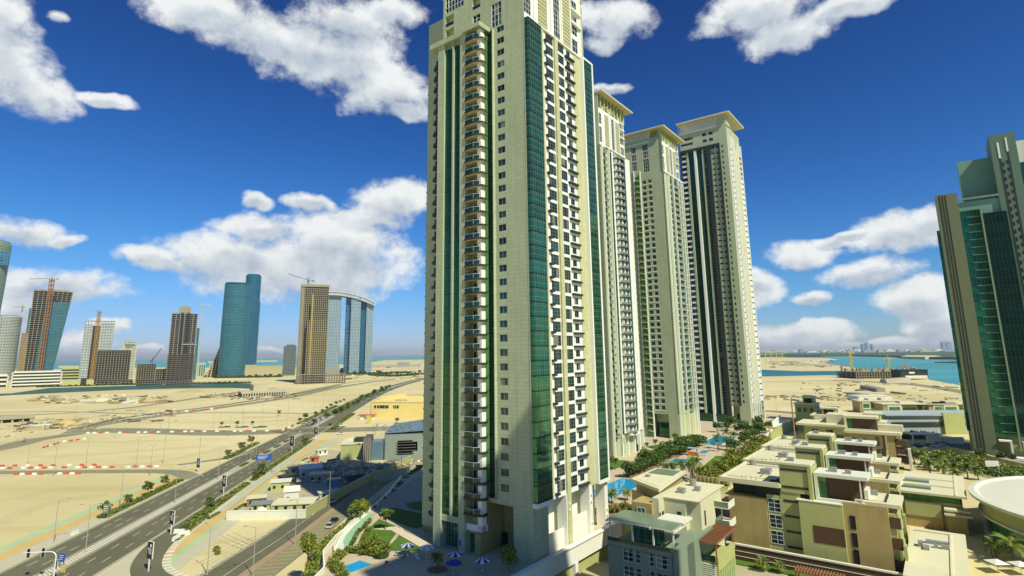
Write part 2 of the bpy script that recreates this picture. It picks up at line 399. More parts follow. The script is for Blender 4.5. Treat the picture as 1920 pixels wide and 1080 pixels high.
def water(name, c0, c1, sc):
    m_, t, b = base(name, .45, .12)
    o = t.new('ShaderNodeTexCoord').outputs['Object']
    mpn = t.new('ShaderNodeMapping'); t.l.new(o, mpn.inputs[0]); mpn.inputs['Scale'].default_value = (.3, 1, 1)
    t.put(b.inputs['Base Color'], t.mix(t.ramp(t.noise(mpn.outputs[0], sc, 6, .6), .35, .65), c4(c0), c4(c1)))
    bn = t.new('ShaderNodeBump'); bn.inputs['Strength'].default_value = .3; bn.inputs['Distance'].default_value = .3
    t.l.new(t.noise(o, .4, 3, .6), bn.inputs['Height']); t.l.new(bn.outputs[0], b.inputs['Normal'])
    return m_
SEA = water('sea_blue', (.04, .25, .27), (.07, .33, .35), .004)
CANAL = water('canal_green', (.030, .085, .055), (.05, .12, .075), .02)
LAGOON = water('inlet_blue', (.012, .12, .16), (.02, .16, .19), .02)
# sand: broad tone, tracks and scrub
SAND, _t, _b = base('desert_sand', .95, .1)
_o = _t.new('ShaderNodeTexCoord').outputs['Object']
_c = _t.mix(_t.ramp(_t.noise(_o, .006, 7, .62), .3, .7), c4((.52, .45, .21)), c4((.66, .58, .31)))
_mp = _t.new('ShaderNodeMapping'); _t.l.new(_o, _mp.inputs[0]); _mp.inputs['Scale'].default_value = (.25, 1.6, 1); _mp.inputs['Rotation'].default_value = (0, 0, .12)
_c = _t.mix(_t.m('MULTIPLY', _t.ramp(_t.noise(_mp.outputs[0], .03, 6, .65), .52, .66), .45), _c, c4((.42, .34, .14)))
_c = _t.mix(_t.m('MULTIPLY', _t.ramp(_t.noise(_o, .9, 5, .7), .5, .75), .25), _c, c4((.40, .35, .18)))
_c = _t.mix(_t.m('MULTIPLY', _t.ramp(_t.noise(_o, .021, 5, .6), .64, .72), .5), _c, c4((.72, .66, .42)))
_c = _t.mix(_t.m('MULTIPLY', _t.ramp(_t.noise(_o, .05, 7, .7), .56, .70), .38), _c, c4((.36, .32, .17)))
_t.put(_b.inputs['Base Color'], _c)
ASPH = plain('asphalt', (.125, .120, .062), .9, .24, .05, bump=.2)
ASPHL = plain('worn_asphalt', (.235, .22, .115), .9, .16, .06)
PAVE = clad('paving', (.50, .44, .28), ph=.6, pw=.6, joint=.8)
PAVE2 = plain('plaza_paving', (.50, .42, .27), .8, .1, .5)
DECKP = plain('grey_paving', (.34, .31, .22), .8, .1, .4)
ORPAVE = plain('ochre_paving', (.56, .40, .13), .9, .15, .1)
GRPAVE = plain('green_paving', (.40, .48, .24), .9, .15, .1)
MARK = plain('road_marking', (.66, .64, .47), .8, .1, .5)
YMARK = plain('yellow_marking', (.62, .44, .05), .8, .1, .5)
KERB = plain('kerb_stone', (.48, .45, .29), .8, .1, .6)
RED = plain('red_plastic', (.52, .10, .05), .5, .1)
WPL = plain('white_plastic', (.74, .72, .58), .5, .06)
ORANGE = plain('crane_orange', (.55, .20, .03), .5, .1)
YEL = plain('crane_yellow', (.62, .47, .08), .5, .1)
YHOARD = plain('yellow_hoarding', (.78, .62, .21), .7, .05, .1, grime=.1)
TYRE = plain('tyre_rubber', (.015, .015, .015), .9, .1)
def paint(n, c): return plain(n, c, .25, .03, .5, spec=.6)
CARC = [paint('car_white', (.75, .75, .70)), paint('car_silver', (.42, .42, .38)), paint('car_black', (.02, .02, .022)), paint('car_grey', (.14, .14, .13)), paint('car_red', (.35, .03, .02)), paint('car_sand', (.5, .44, .28))]
CARG = plain('car_window', (.012, .016, .018), .1, .1, spec=.7)
LIGHTG = plain('lamp_lens', (.7, .7, .6), .2, .05)
BLUE = plain('blue_fabric', (.015, .05, .26), .8, .15, 3.)
LBLUE = plain('pale_blue_fabric', (.25, .45, .60), .7, .1, 2.)
SIGNB = plain('blue_sign', (.02, .10, .42), .5, .05)
TERRA = plain('brown_trellis', (.26, .12, .05), .7, .12, 1.)
GTRANS = plain('green_roof_glass', (.15, .22, .13), .2, .15, .4)
SHADEWALL = plain('shaded_pale_wall', (.21, .265, .175), .6, .05, .3, grime=.15)  # pale wall with its shade put into a darker, greener colour
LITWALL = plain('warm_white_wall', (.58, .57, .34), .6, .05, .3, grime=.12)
RAILP = glaz('pale_balcony_glass', (.20, .26, .15), pw=1.0, dark=.25, lines=False, band=0, metal=.1)
RECESS = glaz('dark_recess_glass', (.012, .045, .042), z0=12.5, pw=1.1, dark=.3, band=.25, mull=(.02, .04, .035), mw=.06)

# ------------------------------------------------------------------ window kit (local x along wall, y into the wall, z up)
def win_mb(w_, h, nx=2, nz=1, fr=.09, bar=.06, glass=0, frame=1, axis='x'):
    """a framed window, its outer face at 0, glass set in; axis x = wall faces -y, axis y = wall faces +x"""
    b = MB()
    def bx(a0, a1, z0, z1, d0, d1, m):
        if axis == 'x': b.box(a0, a1, d0, d1, z0, z1, m)
        else: b.box(-d1, -d0, a0, a1, z0, z1, m)
    bx(0, w_, 0, h, .10, .13, glass)
    bx(0, fr, 0, h, .02, .10, frame); bx(w_-fr, w_, 0, h, .02, .10, frame)
    bx(fr, w_-fr, 0, fr, .02, .10, frame); bx(fr, w_-fr, h-fr, h, .02, .10, frame)
    for k in range(1, nx): x = w_*k/nx; bx(x-bar/2, x+bar/2, fr, h-fr, .03, .10, frame)
    for k in range(1, nz): z = h*k/nz; bx(fr, w_-fr, z-bar/2, z+bar/2, .04, .10, frame)
    return b
def left_map(v0): return lambda s, z, d: (s, v0+d, z)       # wall facing -v
def right_map(u0): return lambda s, z, d: (u0-d, s, z)      # wall facing +u
def sub(mb, o):    # shift a bag of geometry
    mb.v = [(x-o[0], y-o[1], z-o[2]) for x, y, z in mb.v]; return mb

FH = 3.44
BASE = 6.5
# ------------------------------------------------------------------ the near tower
def tower_one():
    O = (0, 0, BASE)
    t = gthing('residential_tower', 'tallest and nearest pale stone tower running out of the top of the photo', 'tower', 0, 0, BASE)
    NF = 35; TOP = 139.; Z0 = 19.
    z = [Z0+FH*k for k in range(NF)]
    w = MB()      # stone body
    w.box(-38.3, -27.3, 3, 34, 8, 152.5)                      # left wing
    w.box(-27.3, -.35, 1.6, 34.5, Z0, TOP); w.box(-27.3, -1.9, 1.6, 34.5, TOP, TOP+21)                 # core
    w.box(-5.6, -.05, .0, 6, 0+BASE-1, Z0)                     # corner pier down to the plaza
    w.box(-13.6, -5.6, .0, 1.6, 17.6, Z0)
    w.punched(left_map(0), -9.35, 0, Z0, TOP, [(-9.17, -6.74, q+1.45, q+3.2) for q in z], .4)
    w.box(-10.3, -10.12, -.8, 1.6, Z0, TOP)                   # fin beside the strip glass
    w.box(-10.12, -9.35, 0, 1.6, Z0, TOP)
    # crown, left face
    holes = [(-28.4, -21.3, 151, 156), (-28.4, -25.1, 146.5, 149.9), (-28.3, -25.0, 142.3, 145.6), (-17.9, -15, 147.8, 151.4), (-17.8, -15, 141.9, 146), (-11.05, -7.6, 139.6, 146.7), (-11, -7.6, 148.2, 153)]
    w.punched(left_map(0), -29.3, 0, TOP, TOP+28, holes, 1.5)
    w.box(-29.3, -27.3, 0.0, 8, 152.5, TOP+28, skip='s')
    w.box(-29.3, -28.9, .02, 3.2, TOP, 152.5)
    w.build('stone_wall', STONE, t, O)
    c = MB()     # columns and cornice
    c.box(-19.2, -17.25, -3.7, 1.6, BASE-1, TOP); c.box(-27.5, -25.1, -3.7, 3.2, BASE-1, TOP)
    c.box(-22.2, -21.65, -3.6, -2.5, 13.9, TOP-1.5)
    c.box(-25.1, -19.2, -3.3, -2.0, 12.5, 13.9)
    c.box(-30.6, -17.0, -4.1, .0, TOP-.8, TOP+.75); c.box(-17.3, -11.6, -4.5, .0, TOP-.4, TOP+.9)
    c.box(-25.1, -19.2, -2.2, .2, TOP-2.6, TOP-.8)
    c.build('stone_column', STONE, t, O)
    wh = MB()    # white side wall of the balcony stack
    wh.box(-13.7, -12.4, -3.0, -1.45, 11.6, TOP-.4)
    wh.box(-17.25, -12.4, -3.0, -.9, 11.6, 13.0)
    wh.build('white_side_wall', WHITE, t, O)
    g = MB()
    g.box(-25.1, -22.2, -3.15, -2.3, 13.9, TOP-2.6, 0); g.box(-21.65, -19.2, -3.15, -2.3, 13.9, TOP-2.6, 0)
    g.build('strip_glazing', DGLASS, t, O)
    g = MB(); g.box(-12.4, -10.3, .06, .6, Z0, TOP-1.2, 0); g.build('recess_glazing', RECESS, t, O)
    g = MB(); g.box(-13.7, -12.42, -1.45, .05, Z0, TOP-.5); g.build('side_glazing', GGLASS, t, O)
    b = MB()     # back of the balconies
    zb = [Z0-FH*2+FH*k for k in range(NF+2)]
    b.punched(left_map(-.95), -17.25, -13.7, 11.6, TOP-.4, [(-16.9, -13.9, q+.1, q+2.75) for q in zb[1:]], .2)
    b.build('balcony_back_wall', BEIGE2, t, O)
    rep('balcony_door', win_mb(3.0, 2.65, 3, 1, .08, .07), [WINDOW, WHITE], [(-16.9, -.93, q+.1-BASE) for q in zb[1:]], t)
    # balconies: slab, glass rail, hand rail
    poly = [(-17.2, -1.0), (-17.2, -4.15), (-13.9, -4.35), (-11.7, -3.2), (-11.7, -1.5), (-13.7, -1.5), (-13.7, -1.0)]
    sl_ = MB().prism(poly, -.48, 0, 0, 0, 1)
    rl = MB(); e = [(-17.1, -4.05), (-13.95, -4.25), (-12.5, -3.5)]
    for a, q in zip(e, e[1:]): rl.bar((*a, .58), (*q, .58), .04, .95, 0); rl.bar((*a, 1.08), (*q, 1.08), .07, .06, 1); rl.bar((*a, .05), (*a, 1.08) , .06, .06, 1)
    rl.bar((-12.5, -3.5, .05), (-12.5, -3.5, 1.08), .06, .06, 1)
    bs = rep('balcony', sl_, [DARKE, SOFF], [(0, 0, q-BASE) for q in zb[1:]], t)
    r0 = rl.build('railing', [RAIL, METALW], bs[0])
    for q in bs[1:]: x = r0.copy(); COL.objects.link(x); x.parent = q
    sl_ = MB().prism([(-34.6, 3.0), (-34.6, 1.6), (-32.6, .2), (-27.6, .2), (-27.6, 3.0)], -.6, 0, 0, 0, 0)
    rl = MB(); e = [(-34.2, 2.9), (-33.4, 1.7), (-32.4, .5), (-28, .5)]
    for a, q in zip(e, e[1:]): rl.bar((*a, .75), (*q, .75), .05, 1.5, 0); rl.bar((*a, 1.5), (*q, 1.5), .07, .06, 1)
    bs = rep('balcony', sl_, [DARKE, SOFF], [(0, 0, q-BASE) for q in zb], t)
    r0 = rl.build('railing', [RAIL, METALW], bs[0])
    for q in bs[1:]: x = r0.copy(); COL.objects.link(x); x.parent = q
    sb = MB()
    for q in z: sb.box(-12.4, -10.3, -.2, .3, q-.3, q); 
    sb.build('floor_trim', DARKE, t, O)
    sb = MB(); 
    for q in [Z0-9+FH*k for k in range(42)]: sb.box(-39.3, -38.3, 4.5, 9, q, q+2.7, 0); sb.box(-39.6, -38.3, 4, 9.5, q-.35, q, 1)
    sb.build('end_balcony', [RAIL, DARKE], t, O)
    # stone-wall windows: the hundred largest separate (one list, the rest in one piece)
    rep('window', win_mb(2.43, 1.75, 2, 1), [WINDOW, METALG], [(-9.17, .04, q+1.45-BASE) for q in z], t)
    for a, b_, q0, q1 in holes:
        n = max(2, round((b_-a)/1.15))
        if (a, q0) in ((-28.4, 146.5), (-28.3, 142.3), (-17.9, 147.8)):
            x = MB(); x.box(a, b_, 1.45, 1.5, q0, q1); x.build('loggia_back', SOFF, t, O)
            x = MB(); x.box(a, b_, .06, .1, q0, q0+1.05); x.build('loggia_rail', RAIL, t, O)
        else:
            o = win_mb(b_-a, q1-q0, n, max(2, round((q1-q0)/1.6)), .12, .10).build('crown_window', [WINDOW, METALW], t); o.location = (a, .12, q0-BASE)
    # ---------------- right face
    r = MB()
    H = []
    for q in z: H += [(9.9, 13.6, q+.35, q+3.0), (16.1, 19.3, q+.35, q+3.0), (20.7, 22.8, q+1.0, q+2.75)]
    r.punched(right_map(0), 6.2, 24.4, Z0, TOP, H, .3)
    r.box(-.6, -.3, 0, 6.2, Z0, TOP); r.box(-.8, .0, 6.2, 34.5, Z0-.8, Z0+.0)
    r.box(0, 1.35, 27.95, 28.55, Z0-.8, TOP+.4); r.box(0, 1.35, 33.4, 34.1, Z0-.8, TOP+.4); r.box(0, 1.35, 28.55, 33.4, Z0-.9, Z0)
    r.box(0, 1.35, 28.55, 33.4, TOP-.2, TOP+.4)
    r.box(-.2, 1.3, -.05, 6.4, Z0-1.0, Z0)
    r.box(-.3, .15, 6.2, 7.9, Z0, TOP)
    r.build('white_wall', WHITE, t, O)
    r = MB(); r.box(-.3, .55, 13.75, 15.4, 7, TOP); r.box(-.3, .2, 24.4, 28.0, Z0-.8, TOP); r.box(-.3, .35, 6.9, 8.2, Z0, TOP); r.build('cream_pilaster', CREAM, t, O)
    g = MB(); g.box(-.2, 1.2, .05, 6.2, Z0, TOP-.6); g.build('corner_bay_glazing', TEAL, t, O)
    g = MB(); g.box(-.2, 1.2, 28.55, 33.4, Z0, TOP-.2); g.build('end_bay_glazing', TEAL, t, O)
    rep('window', win_mb(3.7, 2.65, 3, 3, .07, .05, axis='y'), [WINDOW, METALG], [(-.02, 9.9, q+.35-BASE) for q in z[:21]], t)
    rep('window', win_mb(3.2, 2.65, 3, 3, .07, .05, axis='y'), [WINDOW, METALG], [(-.02, 16.1, q+.35-BASE) for q in z[:21]], t)
    rep('window', win_mb(2.1, 1.75, 2, 1, .07, .05, axis='y'), [WINDOW, METALG], [(-.02, 20.7, q+1.0-BASE) for q in z[:21]], t)
    rest = MB()
    for q in z[21:]:
        for s0, ww, hh, dz, nx, nz in ((9.9, 3.7, 2.65, .35, 3, 3), (16.1, 3.2, 2.65, .35, 3, 3), (20.7, 2.1, 1.75, 1.0, 2, 1)):
            k = win_mb(ww, hh, nx, nz, .07, .05, axis='y'); i = len(rest.v)
            rest.v += [(x-.02, y+s0, zz+q+dz-BASE) for x, y, zz in k.v]; rest.f += [tuple(i+a for a in f) for f in k.f]; rest.mi += k.mi
    tag(rest.build('window', [WINDOW, METALG], t), kind='stuff')
    s_ = MB()
    for q in z: s_.box(0, .75, 19.6, 24.3, q-.05, q+.45); s_.box(0, .8, 8.9, 10.2, q-.05, q+.5)
    s_.build('ledge_trim', CHAR, t, O)
    # crown right
    crown_right(t, O, TOP, 28, 34.5, 0)
    # base
    b = MB(); b.box(-13.6, -5.6, 6.5, 6.9, BASE, Z0); b.box(-13.65, -13.3, -1.6, 6.6, BASE-1, 18); b.box(-17.2, -13.3, -2.6, -2.2, 11, 11.7)
    b.box(-15.0, -13.3, -2.6, 1, BASE-1, 11.7); b.box(-38, -27, 3.2, 33, BASE-1, 9); b.box(-30, -4, 8, 33, BASE-1, Z0)
    b.build('base_wall', BEIGE, t, O); b = MB()
    for v0 in (13.4, 24.4, 32.6): b.box(-2.4, .3, v0, v0+1.7, BASE-1, Z0-.8)
    b.box(-4.2, -3.6, 6, 34, BASE-1, Z0); b.box(-1.0, -.7, 15.1, 24.4, BASE, 12.2); b.box(-1.0, -.7, 6, 13.4, BASE, 10.8)
    b.build('base_pier', WHITE, t, O)
    g = MB(); g.box(-25.1, -19.2, -1.4, -1.1, BASE, 12.5); g.box(-17.25, -15.0, -1.4, -1.1, BASE, 11.6); g.build('lobby_glazing', glaz('lobby_glass', (.04, .12, .08), fh=2., pw=1.0, dark=.4, mull=(.25, .3, .22), mw=.07, metal=.3), t, O)
    d = MB(); d.box(-13.3, -12.3, 5.2, 6.45, BASE, 9.5); d.box(-8.6, -6, 6.3, 6.45, BASE, 10.2); d.box(-8.6, -6, 6.3, 6.45, 11.6, 13.6); d.box(-8.6, -5.8, 6.3, 6.45, 14.6, 17.2)
    d.build('lobby_opening', DARKW, t, O)
    d = MB(); d.box(-18.9, -18.2, -3.74, -3.7, 8, 9.2); d.build('wall_plaque', SIGNB, t, O)
    d = MB(); d.box(-33.0, -31.4, 2.9, 3.0, 12.6, 14.6); d.build('wall_vent', WHITE, t, O)
    lm = MB()
    for v0, zz in ((14.3, 16.2), (14.3, 14.8), (25.2, 16.2), (25.2, 14.6), (25.2, 9.5), (33.4, 9.5), (33.4, 11)): lm.box(.3, .75, v0-.2, v0+.2, zz-.2, zz+.2)
    lm.build('wall_lamp', WHITE, t, O)
    return t
def crown_right(t, O, TOP, HC, W_, u0, roof=True, ov=.4):
    """the set-back top storeys seen on every tower's right face: loggias, louvre panels, dark strip windows, roof slab"""
    f = right_map(u0-.25); k = W_/34.5
    q = lambda a: a*k
    holes = [(q(.4), q(3.6), TOP+11, TOP+16.5), (q(.4), q(3.6), TOP+1.6, TOP+9.5), (q(11.1), q(12.3), TOP+.4, TOP+HC-8), (q(14.9), q(18.3), TOP+.2, TOP+HC-9), (q(24.2), q(28.2), TOP+1.4, TOP+5.6), (q(24.2), q(28.2), TOP+7, TOP+13.5), (q(24.2), q(28.2), TOP+15.2, TOP+18.5)]
    m_ = MB(); m_.punched(f, q(0), q(29.5), TOP, TOP+HC-7.5, holes, 1.1)
    m_.box(u0-1.3, u0-.25, q(29.5), q(30.4), TOP, TOP+HC-7.5)
    for s in (4.4, 8.9+2.0, 12.7, 18.6, 23.6, 29.2): m_.box(u0-.3, u0+.15, q(s), q(s)+.5*k, TOP+.3, TOP+HC-6)
    m_.box(u0-.3, u0+.5, q(6.2), q(29.8), TOP+.0, TOP+.5)
    for zz in (TOP+10, TOP+14.4): m_.box(u0-.3, u0+.5, q(23.8), q(29.6), zz, zz+.6)
    m_.build('crown_wall', WHITE, t, O)
    l = MB(); l.box(u0-.26, u0+.05, q(6.9), q(10.7), TOP+.6, TOP+HC-9.4); l.box(u0-.26, u0+.05, q(19.1), q(23.2), TOP+.6, TOP+HC-9.4); l.build('louvre_panel', LOUV, t, O)
    for a, b_, z0, z1 in holes:
        nz = max(2, round((z1-z0)/1.7))
        o = win_mb(b_-a, z1-z0, 3, nz, .09, .08, axis='y').build('crown_window', [WINDOW, METALW], t); o.location = (u0-.36-O[0], a-O[1], z0-O[2])
    if roof:
        p = MB(); zr = TOP+HC
        p.box(u0-W_-.3, u0+2.6, -ov, W_+2.8, zr, zr+.7, 0)
        p.build('roof_slab', SOFF, t, O)
        p = MB(); p.box(u0-W_+1, u0-1.5, 3, W_-3, TOP+HC-7.5, zr-.01)
        for a in range(8): p.box(u0-1, u0-.3, q(3+a*4), q(3+a*4)+.8, TOP+HC-7.5, zr)
        p.box(u0-1.0, u0-.2, q(8.5), q(17.5), TOP+HC-6.6, TOP+HC-5.9); p.box(u0-1.0, u0-.2, q(8.5), q(17.5), TOP+HC-5.2, TOP+HC-4.7)
        p.build('roof_storey', BEIGE2, t, O)
        # pergola of pale slats on the left side
        p = MB(); n = 26
        for a in range(n):
            x = u0-W_+1+a*(W_*.72)/n; p.bar((x, .2, zr-6.2), (x+.9, .2, zr-.2), .28, .35)
        p.box(u0-W_+.5, u0-W_*.27, -.1, .4, zr-6.7, zr-6.1)
        p.build('roof_pergola', WHITE, t, O)
T1 = tower_one()

# ------------------------------------------------------------------ second tower (its right face, mostly)
def tower_two():
    U, V = uv(Vector((42.8, 254.3, 0))); O = (U, V, BASE)
    t = gthing('residential_tower', 'pale tower second from the near one, with a wavy stack of dark balcony slabs', 'tower', U, V, BASE)
    TOP = 150.; Z0 = 15.8; n = 39; z = [Z0+FH*k for k in range(n)]
    rm = lambda s, z_, d: (U-d, V+s, z_)
    w = MB(); w.box(U-35, U-.5, V, V+31, BASE-1, TOP); w.box(U-35, U-1.9, V, V+31, TOP, TOP+21); w.box(U-2, U, V, V+1.1, BASE-1, TOP); w.box(U-2, U-.3, V, V+.35, TOP, TOP+28); w.box(U-1, U, V+4.5, V+7.6, Z0-1, TOP)
    w.box(U-1, U, V, V+31, TOP-1.2, TOP)
    w.build('stone_wall', STONE, t, O)
    w = MB()
    for s in (1.0, 8.1, 28.4, 30.4): w.box(U-1, U+.45, V+s, V+s+.5, BASE-1 if s != 28.4 else Z0, TOP+.3)
    w.box(U-1, U+.1, V+11.4, V+12.9, Z0, TOP); w.box(U-1, U+1.4, V+13.4, V+14.2, Z0, TOP-2); w.box(U-1, U+2., V+15.6, V+17.2, Z0, TOP-2); w.box(U-1, U+1.4, V+20.6, V+21.3, Z0, TOP-2)
    w.box(U-1, U+.1, V+26.2, V+28.4, Z0, TOP)
    w.box(U-1, U+.05, V+28.9, V+30.4, Z0, TOP)
    w.build('white_pier', WHITE, t, O)
    g = MB(); g.box(U-.6, U-.1, V+8.6, V+11.4, Z0, TOP-1.2); g.box(U-.6, U-.1, V+22.3, V+26.2, Z0, TOP-1.2); g.box(U-.6, U-.2, V+12.9, V+22.3, Z0, TOP-1.2); g.build('strip_glazing', DGLASS, t, O)
    arc = [(U-.2, V+12.6), (U+1.5, V+12.9), (U+2.6, V+14.6), (U+3.0, V+17), (U+2.6, V+19.5), (U+1.5, V+21.6), (U-.2, V+21.9)]
    loc = [(a-U, b-V) for a, b in arc]
    s_ = MB().prism(loc, -.35, 0); bs = rep('balcony', s_, DARKE, [(0, 0, q-BASE) for q in z], t)
    rl = MB()
    for a, b in zip(loc[1:-1], loc[2:-1]): rl.bar((*a, .55), (*b, .55), .05, .95)
    r0 = rl.build('railing', RAILP, bs[0])
    for q in bs[1:]: x = r0.copy(); COL.objects.link(x); x.parent = q
    s_ = MB(); s_.box(-.3, 1.3, 1.6, 4.4, -.3, 0, 0); s_.box(1.2, 1.28, 1.6, 4.4, 0, 1.05, 1); s_.box(-.5, .02, 1.5, 4.5, .1, 2.6, 2); s_.box(-.4, .06, 2.6, 2.9, .1, 2.6, 3)
    rep('balcony', s_, [BEIGE2, RAILP, WINDOW, WHITE], [(0, 0, q-BASE) for q in z], t)
    rep('window', win_mb(1.3, 1.5, 1, 1, .06, axis='y'), [WINDOW, METALG], [(.14, 26.6, q+.9-BASE) for q in z], t)
    b = MB()
    for s in (8.1, 14, 20.8, 26, 30.3): b.box(U-1, U+.5, V+s, V+s+.8, BASE-1, Z0)
    b.box(U-1, U+2.6, V+13, V+21.6, Z0-.9, Z0); b.build('base_pier', WHITE, t, O)
    d = MB(); d.box(U-.5, U+.03, V+22, V+23.6, 8, 13.5); d.box(U-.5, U+.03, V+9.2, V+10.4, 12, 14); d.box(U-.5, U+.03, V+23.2, V+25, BASE, 9.5); d.build('base_opening', DARKW, t, O)
    crown_right(t, (0, 0, BASE), TOP, 26.6, 31, 0)
    return t
T2 = tower_two()

def tower_three():
    U, V = uv(Vector((87.5, 307.6, 0))); O = (U, V, BASE)
    t = gthing('residential_tower', 'pale tower with two columns of dark square windows and a glass balcony strip', 'tower', U, V, BASE)
    TOP = 153.5; Z0 = 20.2; n = 38; z = [Z0+FH*k for k in range(n)]
    lm = lambda s, z_, d: (U+s, V+d, z_)
    w = MB(); holes = []
    for q in z: holes += [(-13.5, -11.1, q+.9, q+3.), (-9.7, -7.6, q+.9, q+3.)]
    cr_ = [(-19.4, -16.5, 168.3, 172.2), (-19.4, -16.4, 163.8, 167.4), (-19.3, -16.3, 157.6, 163.0), (-12.3, -8.8, 168.3, 172.4), (-12, -8.7, 163.9, 167.9), (-12.1, -8.6, 155.3, 163.3)]
    w.punched(lm, -14.4, 0, Z0, TOP, holes, .4); w.punched(lm, -33, 0, TOP, TOP+22, cr_, .3)
    w.box(U-33, U-18.6, V, V+29, BASE-1, TOP); w.box(U-33, U-.5, V+.6, V+29, Z0-1, TOP); w.box(U-33, U-1.9, V+.6, V+29, TOP, TOP+22); w.box(U-2, U-.3, V, V+.35, TOP, TOP+26); w.box(U-6, U, V, V+8, BASE-1, Z0); w.box(U-14.4, U-6, V, V+1, Z0-1.3, Z0)
    w.box(U-14.4, U-6, V+4, V+8, BASE-1, Z0)
    w.build('stone_wall', STONE, t, O)
    b = MB()
    for q in z: b.box(U-13.5, U-7.6, V-.12, V+.1, q+.25, q+.6)
    b.box(U-18.6, U-18.2, V-.5, V+.6, Z0-8, TOP+4); b.box(U-14.8, U-14.2, V-.5, V+.6, BASE-1, TOP+3)
    b.build('white_band', WHITE, t, O)
    g = MB(); g.box(U-18.2, U-14.8, V+.3, V+.6, BASE, TOP+1); g.build('strip_glazing', GGLASS, t, O)
    s_ = MB(); s_.prism([(-18.2, .3), (-18.2, -.5), (-17.2, -1.2), (-15.8, -1.2), (-14.8, -.5), (-14.8, .3)], -.35, 0, 0); s_.bar((-17.2, -1.15, .55), (-15.8, -1.15, .55), .05, 1., 1)
    rep('balcony', s_, [BEIGE2, RAILP], [(0, 0, q-BASE) for q in [Z0+FH*k for k in range(-3, n+1)]], t)
    rep('window', win_mb(2.4, 2.1, 2, 1), [WINDOW, METALG], [(-13.5, .2, q+.9-BASE) for q in z], t)
    rep('window', win_mb(2.1, 2.1, 2, 1), [WINDOW, METALG], [(-9.7, .2, q+.9-BASE) for q in z], t)
    for a, b_, z0, z1 in cr_:
        o = win_mb(b_-a, z1-z0, 3, max(2, round((z1-z0)/1.8)), .12, .1).build('crown_window', [WINDOW, METALW], t); o.location = (a, .1, z0-BASE)
    # right face
    w = MB(); w.box(U-1, U, V, V+1.3, Z0-1, TOP+1); w.box(U-1, U+.2, V+3.4, V+6.4, Z0-1, TOP); w.box(U-1, U-.05, V+6.4, V+29, Z0-1.4, Z0)
    w.build('stone_pier', STONE, t, O)
    w = MB()
    for s, e in ((1.3, .5), (6.4, .5), (12., .9), (20.2, .9), (24.8, .8), (28.6, .5)): w.box(U-1, U+e, V+s, V+s+.55, BASE-1, TOP+.2)
    w.box(U-1, U+.7, V, V+29.2, TOP-.3, TOP+.4)
    w.build('white_pier', WHITE, t, O)
    g = MB(); g.box(U-.5, U-.1, V+1.8, V+3.4, Z0, TOP); g.box(U-.5, U-.1, V+7, V+29, Z0, TOP-2); g.build('strip_glazing', DGLASS, t, O)
    s_ = MB(); s_.box(-.1, .9, 12.6, 20.2, -.4, .0, 0); s_.box(.82, .9, 12.6, 20.2, 0, 1.0, 1); s_.box(-.1, .5, 7.1, 9.3, -.4, .5, 0); s_.box(-.1, .3, 21, 24.6, -.4, .1, 0); s_.box(-.1, .3, 25.6, 28.6, -.4, .2, 0)
    rep('balcony', s_, [BEIGE2, RAILP], [(0, 0, q-BASE) for q in z], t)
    b = MB(); b.box(U-1, U-.5, V+6.4, V+29, BASE-1, Z0-1); b.build('base_wall', BEIGE2, t, O)
    g = MB(); g.box(U-14.2, U-6, V+3.6, V+3.9, BASE, 14); g.build('lobby_glazing', DGLASS, t, O)
    crown_right(t, (0, 0, BASE), TOP, 26.4, 29, 0, ov=2.6)
    return t
T3 = tower_three()

